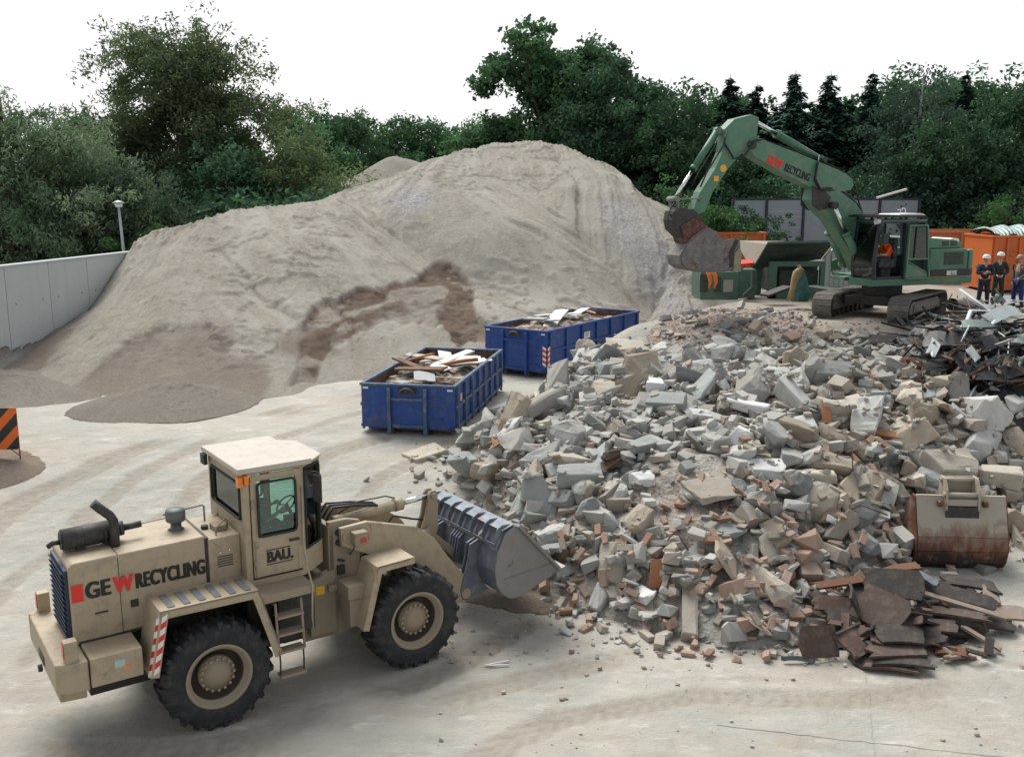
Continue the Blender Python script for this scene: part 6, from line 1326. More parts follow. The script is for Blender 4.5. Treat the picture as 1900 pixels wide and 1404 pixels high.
# grey panel fence
FG = paint('fence_panel', (.27, .32, .35), (.20, .24, .265), .7, (.22, .24, .27), .8, .6, .004); FP_ = paint('fence_post', (.02, .025, .045), rough=.6, dirt_amt=.1)
DF = 48; fa, fb = W(1360, 372, DF), W(1706, 366, DF+1.5)
fn = empty('panel_fence', (fa.x, fa.y, 3.3), math.atan2(fb.y-fa.y, fb.x-fa.x), 'high bluish grey panel fence with dark posts behind the crusher hopper', 'fence'); LF = (fb-fa).length; HF = fa.z-3.3
uu = [1360, 1421, 1489, 1560, 1631, 1706]; xs = [(u-1360)/(1706-1360)*LF for u in uu]
for i in range(5):
    mb = MB(); mb.box(xs[i]+.05, xs[i+1]-.05, -.02, .03, .1, HF); po = mb.build('panel', FG, fn)
    if i in (1, 3):
        mb = MB()
        for k in range(7): mb.box(xs[i]+.08, xs[i+1]-.08, -.035, -.021, .3+k*.45+.1*((k*7) % 3), .38+k*.45+.1*((k*7) % 3))
        mb.build('lath', paint('lath_grey', (.34, .38, .43), rough=.7), po)
for x in xs: mb = MB(); mb.box(x-.06, x+.06, -.10, .10, -.1, HF+.03); mb.build('post', FP_, fn, .01)
mb = MB(); mb.box(0, LF, -.05, .05, HF+.032, HF+.10); mb.build('top_rail', FP_, fn)
a, b_ = W(1627, 367, 47), W(1682, 351, 47); mb = MB(); mb.bar(a-a, b_-a, .12, .09); o = mb.build('white_pole', WHT); o.location = a; tag(o, 'white pole lying at a slant on top of the grey fence', 'pole')
# orange skips
ORG = paint('skip_orange', (.62, .14, .02), (.52, .11, .018), .5, (.35, .2, .12), .4, 1.5, .003, 0, .1); ORGD = paint('skip_orange_faded', (.48, .16, .05), (.40, .13, .04), .6, (.4, .25, .17), .6, 1.2)
og = 'orange roll-off containers'
def oskip(u0, u1, vt, d, h, mat, label, depth_=2.4, ribs=5, slope=False, yaw=0):
    p0, p1 = W(u0, vt, d), W(u1, vt, d); Lx = (p1-p0).length; zt = p0.z-3.3; rt = empty('rolloff_container', (p0.x, p0.y, 3.3), yaw, label, 'container', og); z0 = max(0.12, zt-h)
    mb = MB(); t = .05; sl = .9 if slope else 0
    mb.box(0, Lx, 0, t, z0, zt-.09); mb.box(0, Lx, depth_-t, depth_, z0, zt-.09); mb.prism([(t, z0), (depth_-t, z0), (depth_-t, zt-.09), (t, zt-.09)], 0, t, 'x'); mb.prism([(t, z0), (depth_-t, z0), (depth_-t, zt-.09), (t, zt-.09)], Lx-t, Lx, 'x'); mb.box(t, Lx-t, t, depth_-t, z0, z0+.06)
    so = mb.build('shell', mat, rt)
    mb = MB(); mb.box(-.04, Lx+.04, -.05, .09, zt-.088, zt); mb.box(-.04, Lx+.04, depth_-.09, depth_+.05, zt-.088, zt); mb.box(-.04, .09, .091, depth_-.091, zt-.088, zt-.002); mb.box(Lx-.09, Lx+.04, .091, depth_-.091, zt-.088, zt-.002); mb.build('top_rim', mat, rt, .01)
    for k in range(ribs): x = .12+k*(Lx-.24)/(ribs-1); mb = MB(); mb.box(x-.05, x+.05, -.09, -.002, z0, zt-.1); mb.build('rib', mat, rt, .01)
    mb = MB()
    mb.box(.1, Lx-.1, .5, .62, 0, z0-.002); mb.box(.1, Lx-.1, depth_-.62, depth_-.5, 0, z0-.002); split_up(mb.build('skid', STEEL, rt))
    return rt, Lx, zt
oskip(1720, 1850, 429, 42.5, 2.2, ORGD, 'faded orange skip right behind the excavator engine cover', ribs=3)
r_, Lx, zt = oskip(1843, 1990, 437, 38.5, 2.35, ORG, 'bright orange skip with a tarpaulin over its load at the right edge', ribs=7)
for k, zz in enumerate((.55, 1.1, 1.65)): mb = MB(); mb.tube([(.45, -.005, zz), (.45, -.09, zz), (.9, -.09, zz), (.9, -.005, zz)], .018, 6); mb.build('ladder_rung', ORGD, r_)
ax = np.linspace(.1, Lx-.1, 60); ay = np.linspace(.1, 2.3, 26); X, Y = np.meshgrid(ax, ay); Z = zt+.02+.34*np.sin(np.pi*np.clip((X+.3)/(Lx+.6), 0, 1))**.5*np.sin(np.pi*(Y-.1)/2.2)**.6+.05*np.sin(X*9+np.sin(Y*3))
m, nt, b = newmat('tarpaulin'); wv = nt.nodes.new('ShaderNodeTexWave'); wv.inputs['Scale'].default_value = 2.2; wv.inputs['Distortion'].default_value = 3; nt.links.new(coords(nt), wv.inputs['Vector'])
nt.links.new(ramp(nt, wv.outputs['Fac'], [(.35, (.04, .16, .11)), (.5, (.55, .62, .6)), (.8, (.62, .68, .66))]), b.inputs['Base Color']); b.inputs['Roughness'].default_value = .4
tp = np_mesh('tarpaulin', np.stack([X, Y, Z], -1).reshape(-1, 3), grid_faces(60, 26), [m]); tp.location = r_.location; tag(tp, 'wavy green and white tarpaulin covering the load of the right orange skip', 'tarpaulin')
oskip(1322, 1422, 431, 43, 1.7, ORG, 'orange skip half hidden behind the crusher hopper', ribs=4)
# grey pipe lying behind the workers
a, b_ = W(1768, 548, 33), W(1815, 546, 34.5); mb = MB(); mb.cyl(a-a, b_-a, .22, n=20, caps=False); mb.cyl(a-a, b_-a, .19, n=20, caps=False); o = mb.build('concrete_pipe', paint('pipe_grey', (.33, .33, .29))); o.location = (a.x, a.y, gz(a.x, a.y)+.2); tag(o, 'pale concrete pipe lying behind the excavator tracks', 'pipe')

# ---- three workers
NV = paint('navy_workwear', (.012, .02, .06), (.02, .028, .05), .9, dirt_amt=.08, scale=7); DG = paint('dark_green_workwear', (.018, .035, .032), rough=.9, dirt_amt=.1, scale=7); GRJ = paint('grey_green_jacket', (.10, .13, .12), rough=.9, dirt_amt=.1, scale=7); BT = paint('blue_trousers', (.012, .025, .12), rough=.9, dirt_amt=.1, scale=7)
HELM = plain('helmet_white', (.75, .75, .72), .3); BRH = plain('helmet_brown', (.30, .17, .12), .45); BOOT = plain('boot_black', (.012, .012, .012), .6); REFL = plain('reflective_band', (.72, .74, .72), .4)
def worker(u, v, d, face, arms, jm, tm, hm, label, hgt=1.74, hat='helmet', lean=0, stance=.12):
    p = on(u, v, 3.33) if d is None else W(u, v, d); rt = empty('person', (p.x, p.y, p.z), face, label, 'person', 'yard workers watching the excavator'); k = hgt/1.78
    J = {'pelvis': (0, 0, .95), 'waist': (0, 0, 1.08), 'chest': (0, 0, 1.32), 'neck': (.0, 0, 1.50), 'head': (.02, 0, 1.60), 'sl': (0, .18, 1.43), 'sr': (0, -.18, 1.43), 'hl': (0, .09, .90), 'hr': (0, -.09, .90),
         'kl': (.02, stance, .50), 'kr': (.02, -stance, .50), 'al': (-.02, stance+.03, .09), 'ar': (-.02, -stance-.03, .09), 'tl': (.14, stance+.05, .04), 'tr': (.14, -stance-.05, .04)}
    if arms == 'crossed': J.update({'el': (.10, .27, 1.18), 'wl': (.24, .02, 1.20), 'er': (.10, -.27, 1.18), 'wr': (.25, -.02, 1.24)})
    elif arms == 'front': J.update({'el': (.02, .27, 1.16), 'wl': (.20, .10, 1.02), 'er': (.02, -.27, 1.16), 'wr': (.20, -.10, 1.03)})
    elif arms == 'hip': J.update({'el': (-.02, .30, 1.16), 'wl': (.14, .17, 1.04), 'er': (-.03, -.28, 1.14), 'wr': (.02, -.26, .88)})
    J = {a: tuple(c*k for c in q) for a, q in J.items()}
    B_ = [('pelvis', 'waist'), ('waist', 'chest'), ('chest', 'neck'), ('neck', 'head'), ('chest', 'sl'), ('sl', 'el'), ('el', 'wl'), ('chest', 'sr'), ('sr', 'er'), ('er', 'wr'), ('pelvis', 'hl'), ('hl', 'kl'), ('kl', 'al'), ('al', 'tl'), ('pelvis', 'hr'), ('hr', 'kr'), ('kr', 'ar'), ('ar', 'tr')]
    R_ = {'pelvis': (.13, .11), 'waist': (.125, .10), 'chest': (.15, .115), 'neck': .055, 'head': .06, 'sl': .065, 'sr': .065, 'el': .047, 'er': .047, 'wl': .03, 'wr': .03, 'hl': .09, 'hr': .09, 'kl': .062, 'kr': .062, 'al': .042, 'ar': .042, 'tl': .035, 'tr': .035}
    me = skin_mesh(J, B_, R_); mb = MB(); hc_ = Vector(J['head'])+Vector((.01, 0, .065)); head(mb, hc_, (1, 0, 0))
    for sg, wk, ek in ((1, 'wl', 'el'), (-1, 'wr', 'er')): hand(mb, J[wk], Vector(J[wk])-Vector(J[ek]), (0, -sg, -.3), .5, 1, sg)
    join_me(me, mb); link('body', me, rt, [SKIN], smooth=True)
    def g(name, keys, grow, mat):
        b2 = [q for q in B_ if q[0] in keys and q[1] in keys]; me = skin_mesh({a: J[a] for a in J if a in keys}, b2, {a: (tuple(c+grow for c in R_[a]) if isinstance(R_[a], tuple) else R_[a]+grow) for a in keys}); link(name, me, rt, [mat], smooth=True)
    g('trousers', ['pelvis', 'hl', 'kl', 'al', 'hr', 'kr', 'ar'], .022, tm); g('jacket', ['pelvis', 'waist', 'chest', 'sl', 'el', 'wl', 'sr', 'er', 'wr'], .022, jm)
    mb = MB()
    for s, kk in ((1, 'al'), (-1, 'ar')):
        a = Vector(J[kk]); mb.tube([a+Vector((-.06, 0, -.03)), a+Vector((.02, 0, -.03)), a+Vector((.20, 0, -.05))], [.055, .06, .045], 10); mb.tube([a+Vector((0, 0, -.05)), a+Vector((0, 0, .14))], .062, 10)
    split_up(mb.build('boot', BOOT, rt))
    mb = MB()
    for s, kk, k2 in ((1, 'al', 'kl'), (-1, 'ar', 'kr')):
        a = Vector(J[kk]); d = (Vector(J[k2])-a).normalized(); mb.cyl(a+d*.12, a+d*.17, .078, n=14)
    split_up(mb.build('reflective_band', REFL, rt))
    mb = MB(); c = hc_+Vector((-.005, 0, .045))
    if hat == 'helmet': mb.lathe([(.142, 0), (.128, .015), (.122, .06), (.09, .105), (.045, .125), (.001, .13)], c, n=20); mb.box(.10, .175, -.07, .07, -.005, .008, Matrix.Translation(c))
    mb.build('helmet', hm, rt)
    return rt
cx = math.atan2(-1, -.25)
worker(1822, 570, 33.2, R(-105), 'crossed', NV, NV, HELM, 'leftmost worker, in navy overalls and white helmet with folded arms')
worker(1849, 563, 34.4, R(-112), 'front', DG, DG, HELM, 'middle worker of three, dark green overalls and white helmet', 1.76)
worker(1886, 570, 33.0, R(-165), 'hip', GRJ, BT, BRH, 'rightmost worker, in grey jacket, blue trousers and brown helmet', 1.72, stance=.17)
# ================================================================== RUBBLE HEAP
foot = [on(838, 915, .5), on(900, 985, .2), on(1000, 1080, .05), on(1060, 1135, 0), on(1110, 1150, 0), on(1230, 1180, 0), on(1400, 1205, 0), on(1500, 1200, 0), on(1570, 1150, 0), on(1640, 1100, 0), on(1700, 1040, 0), on(1860, 1030, 0), on(1990, 975, 0),
        Vector((16, 20.5, 0)), Vector((22, 22, 0)), Vector((22, 27.3, 0)), at(1900, 620, 27.3), at(1700, 612, 28.4), at(1640, 606, 28.8), at(1500, 596, 29.6), at(1500, 560, 31.5), at(1400, 548, 33), at(1300, 556, 33), at(1245, 578, 31.2), at(1212, 618, 29.6), at(1200, 662, 28.4), at(1165, 700, 27.6), on(1105, 735, 1.2), on(1030, 780, 1.15), on(915, 845, .9), on(852, 882, .6)]
FT = [(p.x, p.y) for p in foot]
def z_top(x, y):
    z = np.interp(y, [15, 17, 19, 21.5, 24.5, 27.5, 30, 33], [.95, 1.55, 2.05, 2.55, 3.05, 3.35, 3.62, 3.55])
    z = z+.12*np.exp(-((x-2.6)**2/3+(y-26)**2/4))          # the shoulder in front of the farther container
    z = z-.35*np.exp(-((x-8)**2/8+(y-26.2)**2/1.6))         # shallow dip before the excavator
    return z
def heap_h(x, y, rough=True):
    x = np.asarray(x, float); y = np.asarray(y, float)
    xw = x+fbm(x*.5, y*.5, 3, 71)*.5; yw = y+fbm(x*.5+5, y*.5, 3, 73)*.5
    d, _, _ = seg_dist(xw, yw, FT, True); ins = in_poly(xw, yw, FT); d = np.where(ins, d, 0)
    s = 1-np.exp(-d/1.45); g = g_h(x, y); z = g*(1-s)+np.maximum(z_top(x, y), g)*s
    return np.where(ins, z+(fbm(x*.45, y*.45, 4, 75)*.35+fbm(x*1.9, y*1.9, 3, 76)*.12)*np.minimum(1, d), g-.2)
BX0, BX1, BY0, BY1, BS = -4, 18, 13.5, 34.5, .06
bx = np.arange(BX0, BX1, BS); by_ = np.arange(BY0, BY1, BS); XB, YB2 = np.meshgrid(bx, by_)
BUF = heap_h(XB, YB2); BASE = BUF.copy(); GB = g_h(XB, YB2)
DB, _, _ = seg_dist(XB, YB2, FT, True)
def cell(x, y): return min(len(by_)-1, max(0, int((y-BY0)/BS))), min(len(bx)-1, max(0, int((x-BX0)/BS)))
def hh1(x, y): return float(BASE[cell(x, y)])
def box_blur(A, r):
    for ax_ in (0, 1):
        P_c = np.cumsum(np.pad(A, [(r+1, r) if a == ax_ else (0, 0) for a in (0, 1)], mode='edge'), axis=ax_)
        n_ = A.shape[ax_]; A = (np.take(P_c, np.arange(n_)+2*r+1, ax_)-np.take(P_c, np.arange(n_), ax_))/(2*r+1)
    return A
m, nt, b = newmat('rubble_dust'); v = coords(nt)
c = mixc(nt, ramp(nt, noise_out(nt, .5, 6, .6, v), [(.4, (0, 0, 0)), (.6, (1, 1, 1))]), (.36, .335, .285), (.29, .25, .20))
far_ = nt.nodes.new('ShaderNodeSeparateXYZ'); nt.links.new(v, far_.inputs[0])
soil = mth(nt, 'MULTIPLY', ramp(nt, mth(nt, 'ADD', mth(nt, 'MULTIPLY', far_.outputs[1], .1), mth(nt, 'MULTIPLY', noise_out(nt, .7, 5, .6, v), .35)), [(2.86/3.2*.98+.0, (0, 0, 0)), (.99, (1, 1, 1))]), 1)
c = mixc(nt, attr(nt, 'soil'), c, (.175, .105, .07))
vo = nt.nodes.new('ShaderNodeTexVoronoi'); vo.inputs['Scale'].default_value = 16; nt.links.new(v, vo.inputs['Vector'])
c = mixc(nt, mth(nt, 'MULTIPLY', ramp(nt, vo.outputs['Color'], [(.35, (0, 0, 0)), (.6, (1, 1, 1))]), .5), c, (.42, .43, .41))
nt.links.new(c, b.inputs['Base Color']); b.inputs['Roughness'].default_value = 1
b1 = bump(nt, b, vo.outputs['Distance'], .03, .8); bump(nt, b, noise_out(nt, 8, 8, .75, v), .05, .9, b1)
F = grid_faces(len(bx), len(by_)); keep = (BUF > g_h(XB, YB2)-.08).ravel(); F = F[keep[F].any(1)]
soil_a = np.clip(sstep(27.6, 29.0, YB2+fbm(XB, YB2, 3, 77)*1.5)*sstep(10.8, 9.0, XB)+sstep(.15, .35, fbm(XB*.6, YB2*.6, 3, 79))*.6, 0, 1)
tag(np_mesh('rubble_bed', np.stack([XB, YB2, BUF], -1).reshape(-1, 3), F, [m], attrs={'soil': (soil_a.ravel(), 'POINT')}), 'dusty bed of crushed debris that all the broken concrete lies on', 'debris bed', kind='stuff')

# ---- shapes
def hull_mesh(name, dims, seed, cuts=3, npts=10, jit=.12, bev=.035, rough=.018, sub=2):
    rs = random.Random(seed); dx, dy, dz = [d/2 for d in dims]; P = []
    for sx in (-1, 1):
        for sy in (-1, 1):
            for sz in (-1, 1): P.append(Vector((sx*dx*(1-rs.random()*jit*1.6), sy*dy*(1-rs.random()*jit*1.6), sz*dz*(1-rs.random()*jit))))
    for _ in range(npts):
        f = rs.randrange(3); q = [rs.uniform(-.9, .9)*d for d in (dx, dy, dz)]; q[f] = rs.choice((-1, 1))*(dx, dy, dz)[f]*rs.uniform(.93, 1.04); P.append(Vector(q))
    for _ in range(cuts):
        n = Vector((rs.gauss(0, 1), rs.gauss(0, 1), rs.gauss(0, 1))).normalized(); n = Vector((n.x/dx, n.y/dy, n.z/dz)).normalized()
        mxs = max(p.dot(n) for p in P); lim = mxs*rs.uniform(.55, .82)
        P = [p-n*(p.dot(n)-lim) if p.dot(n) > lim else p for p in P]
    bm = bmesh.new()
    for p in P: bm.verts.new(p)
    r = bmesh.ops.convex_hull(bm, input=bm.verts); bmesh.ops.delete(bm, geom=[g for g in r['geom_interior'] if isinstance(g, bmesh.types.BMVert)], context='VERTS')
    bmesh.ops.dissolve_limit(bm, angle_limit=R(6), verts=bm.verts, edges=bm.edges)
    if bev: bmesh.ops.bevel(bm, geom=list(bm.edges), offset=bev*min(dims)*1.6, segments=1, affect='EDGES', profile=.6)
    bmesh.ops.triangulate(bm, faces=bm.faces)
    if sub: bmesh.ops.subdivide_edges(bm, edges=[e for e in bm.edges if e.calc_length() > max(dims)*.16], cuts=sub, use_grid_fill=True); bmesh.ops.triangulate(bm, faces=bm.faces)
    sc = max(dims)
    for v in bm.verts: v.co += mnoise.noise_vector(v.co/sc*4.5+Vector((seed*3.1, 0, 0)))*rough*sc+mnoise.noise_vector(v.co/sc*11+Vector((0, seed, 0)))*rough*.7*sc
    bmesh.ops.recalc_face_normals(bm, faces=bm.faces); me = bpy.data.meshes.new(name); bm.to_mesh(me); bm.free(); me.materials.append(None); return me
def stone_mat(name, a, b2, stain=None, st=.25):
    m, nt, b = newmat(name); v = coords(nt); rnd = objrand(nt)
    c = mixc(nt, noise_out(nt, 3.5, 7, .7, v), a, b2)
    c = mixc(nt, mth(nt, 'MULTIPLY', ramp(nt, noise_out(nt, 2.2, 6, .7, v, .5), [(.5, (0, 0, 0)), (.65, (1, 1, 1))]), st), c, stain or tuple(x*.62 for x in b2))
    vo = nt.nodes.new('ShaderNodeTexVoronoi'); vo.inputs['Scale'].default_value = 26; nt.links.new(v, vo.inputs['Vector'])
    c = mixc(nt, mth(nt, 'MULTIPLY', ramp(nt, vo.outputs['Distance'], [(.12, (1, 1, 1)), (.25, (0, 0, 0))]), .35), c, tuple(x*.55 for x in b2))
    h = nt.nodes.new('ShaderNodeHueSaturation'); nt.links.new(c, h.inputs['Color']); mr = nt.nodes.new('ShaderNodeMapRange'); mr.inputs['To Min'].default_value = .72; mr.inputs['To Max'].default_value = 1.18
    nt.links.new(rnd, mr.inputs[0]); nt.links.new(mr.outputs[0], h.inputs['Value'])
    nt.links.new(h.outputs[0], b.inputs['Base Color']); b.inputs['Roughness'].default_value = .92
    b1 = bump(nt, b, noise_out(nt, 6, 8, .75, v), .03, .9); bump(nt, b, noise_out(nt, 30, 5, .7, v), .008, .8, b1); return m
TON = {'pale grey': stone_mat('concrete_pale_grey', (.50, .50, .465), (.39, .388, .36)), 'bluish grey': stone_mat('concrete_bluish_grey', (.335, .352, .335), (.25, .265, .252)), 'grey': stone_mat('concrete_grey', (.34, .328, .295), (.25, .24, .215)),
       'tan': stone_mat('concrete_tan', (.40, .345, .262), (.31, .26, .195), (.24, .16, .11), .35), 'cream': stone_mat('concrete_cream', (.49, .45, .37), (.39, .348, .28)), 'white': stone_mat('plaster_white', (.68, .68, .66), (.56, .56, .54), None, .25),
       'pinkish': stone_mat('brick_mortar_pink', (.42, .30, .235), (.34, .24, .19), (.45, .42, .37), .5), 'orange red': stone_mat('brick_orange', (.36, .20, .13), (.28, .15, .10), (.38, .33, .27), .6), 'salmon': stone_mat('brick_salmon', (.42, .275, .20), (.34, .225, .165), (.42, .39, .33), .6), 'dark brown': stone_mat('debris_dark', (.12, .085, .06), (.07, .05, .035))}
PR = {'block': [hull_mesh('block', (1, .62, .5), 100+i, 3+i%3, 8, .16, .02, .024) for i in range(12)], 'slab': [hull_mesh('slab', (1, .74, .20), 200+i, 5, 8, .28, .03, .020) for i in range(10)],
      'lump': [hull_mesh('lump', (1, .8, .66), 300+i, 9, 16, .28, .015, .036) for i in range(12)], 'beam': [hull_mesh('beam', (1, .24, .2), 400+i, 2, 4, .08, .07, .012) for i in range(5)], 'wedge': [hull_mesh('wedge', (1, .5, .36), 500+i, 9, 10, .38, .02, .026) for i in range(8)],
      'brick': [hull_mesh('brick', (1, .47, .30), 600+i, (1 if i % 2 else 0), 2, .03, .06, .010) for i in range(6)]}
PTS = {}
def rock_pts(me):
    if me.name not in PTS: PTS[me.name] = np.array([v.co[:] for v in me.vertices])
    return PTS[me.name]
def settle(P, sink):
    """rest points P (world, z relative) on the height buffer; returns dz"""
    ix = np.clip(((P[:, 0]-BX0)/BS).astype(int), 0, len(bx)-1); iy = np.clip(((P[:, 1]-BY0)/BS).astype(int), 0, len(by_)-1)
    zc = np.median(P[:, 2]); low = P[:, 2] <= zc; gap = P[low, 2]-BUF[iy[low], ix[low]]
    dz = -np.quantile(gap, sink); top = ~low
    np.maximum.at(BUF, (iy[top], ix[top]), P[top, 2]+dz-.02)
    return dz
def surf_norm(x, y):
    e = .3; hx = (hh1(x+e, y)-hh1(x-e, y))/(2*e); hy = (hh1(x, y+e)-hh1(x, y-e))/(2*e)
    return Vector((-np.clip(hx, -1, 1), -np.clip(hy, -1, 1), 1)).normalized()
def ray_heap(u, v):
    o_ = Vector((0, 0, HC)); d = at(u, v, 1)-o_; t = 12.0
    while t < 40:
        p = o_+d*t
        if p.z < max(hh1(p.x, p.y), gz(p.x, p.y)): return p
        t += .06
    return p
ROCKS = []
def place(kind, tone, x, y, L, rot, sink=.35, name=None, idx=None, dims=(1, 1, 1), extra=None, reg=True, zfix=None):
    rs_ = PR[kind]; me = rs_[idx if idx is not None else random.randrange(len(rs_))]
    Rm = rot.to_matrix() if hasattr(rot, 'to_matrix') else rot; S = np.array(dims)*L
    P = rock_pts(me)*S; P = P @ np.array(Rm).T; P[:, 0] += x; P[:, 1] += y
    dz = settle(P, sink) if zfix is None else zfix
    o = bpy.data.objects.new(name or {'block': 'concrete_block', 'slab': 'concrete_slab', 'lump': 'concrete_lump', 'beam': 'concrete_beam', 'wedge': 'concrete_shard', 'brick': 'brick'}[kind], me); COL.objects.link(o)
    o.rotation_mode = 'QUATERNION'; o.rotation_quaternion = Matrix(np.array(Rm).tolist()).to_quaternion(); o.scale = tuple(S); o.location = (x, y, dz)
    o.material_slots[0].link = 'OBJECT'; o.material_slots[0].material = TON[tone]
    if reg: ROCKS.append([o, kind, tone, L, extra])
    return o
def tilt_rot(n, tilt, rs):
    q = Vector((0, 0, 1)).rotation_difference(n); yaw = Matrix.Rotation(rs.uniform(0, 6.283), 3, 'Z')
    ax = Vector((rs.gauss(0, 1), rs.gauss(0, 1), 0)).normalized(); return q.to_matrix() @ Matrix.Rotation(tilt, 3, ax) @ yaw
def px(p): 
    q = Vector(p)-Vector((0, 0, HC)); d = q.y*_cp-q.z*_sp; return 950+1800*q.x/d, 702-1800*(q.y*_sp+q.z*_cp)/d
rs = random.Random(77)
# fragments first: a layer of small stuff in every gap (one object)
FR = []
def frag_layer(n, smin, smax, seed, sink=.4, region=None, spread=0.0, gap=False):
    gaps = box_blur(BUF, 9) if gap else None
    rn = random.Random(seed); kinds = ['lump', 'block', 'wedge', 'slab']; c = 0
    while c < n:
        x = rn.uniform(BX0+.5, BX1-.5); y = rn.uniform(BY0+.5, 33)
        if region and not region(x, y): continue
        ci = cell(x, y); hh = float(BASE[ci])
        if hh < GB[ci]-.1:
            if rn.random() > spread or DB[ci] > rn.expovariate(1/.45): continue
            BUF[ci[0]-3:ci[0]+4, ci[1]-3:ci[1]+4] = np.maximum(BUF[ci[0]-3:ci[0]+4, ci[1]-3:ci[1]+4], GB[ci])
        elif gaps is not None and BUF[ci] > gaps[ci]+rn.uniform(-.02, .07): continue
        u, v = px((x, y, max(hh, 0)))
        if u > 1960 or (u > 1650 and v < 640): continue
        if ((u-1262)/95)**2+((v-918)/88)**2 < 1 and rn.random() < .72: continue
        soilz = v < 628+20*math.sin(x*1.7) and u < 1560
        if soilz and (rn.random() < .62 or smax > .4 and rn.random() < .6): continue
        c += 1
        L = smin+(smax-smin)*rn.random()**2.2; L *= .8+.4*min(1.5, (y/20))
        if v < 668: L *= .6
        k = rn.choice(kinds); me = rn.choice(PR0[k]); t = rn.random()
        Rm = np.array(tilt_rot(Vector((0, 0, 1)), rn.uniform(0, .7), rn)); P = me[0]*L @ Rm.T; P[:, 0] += x; P[:, 1] += y; dz = settle(P, sink); P[:, 2] += dz
        if soilz: t = .5+.38*t
        brickish = (v > 1000 and rn.random() < .28) or rn.random() < .05
        if brickish: t = .9+.1*rn.random()
        elif u > 1480: t = .45+.44*t if rn.random() < .7 else .4*t
        else: t = t*.42 if rn.random() < .62 else .42+.46*rn.random()
        FR.append((P, me[1], t))
def low_proto(dims, seed, cuts):
    me = hull_mesh('f', dims, seed, cuts, 5, .22, 0, .0, 0); P = np.array([v.co[:] for v in me.vertices]); Fc = np.array([p.vertices[:] for p in me.polygons]); bpy.data.meshes.remove(me); return (P, Fc)
PR0 = {'lump': [low_proto((1, .8, .7), 700+i, 4) for i in range(8)], 'block': [low_proto((1, .65, .5), 720+i, 1) for i in range(6)], 'wedge': [low_proto((1, .45, .4), 740+i, 4) for i in range(6)], 'slab': [low_proto((1, .7, .22), 760+i, 2) for i in range(6)]}
frag_layer(2100, .2, .50, 901, .33)

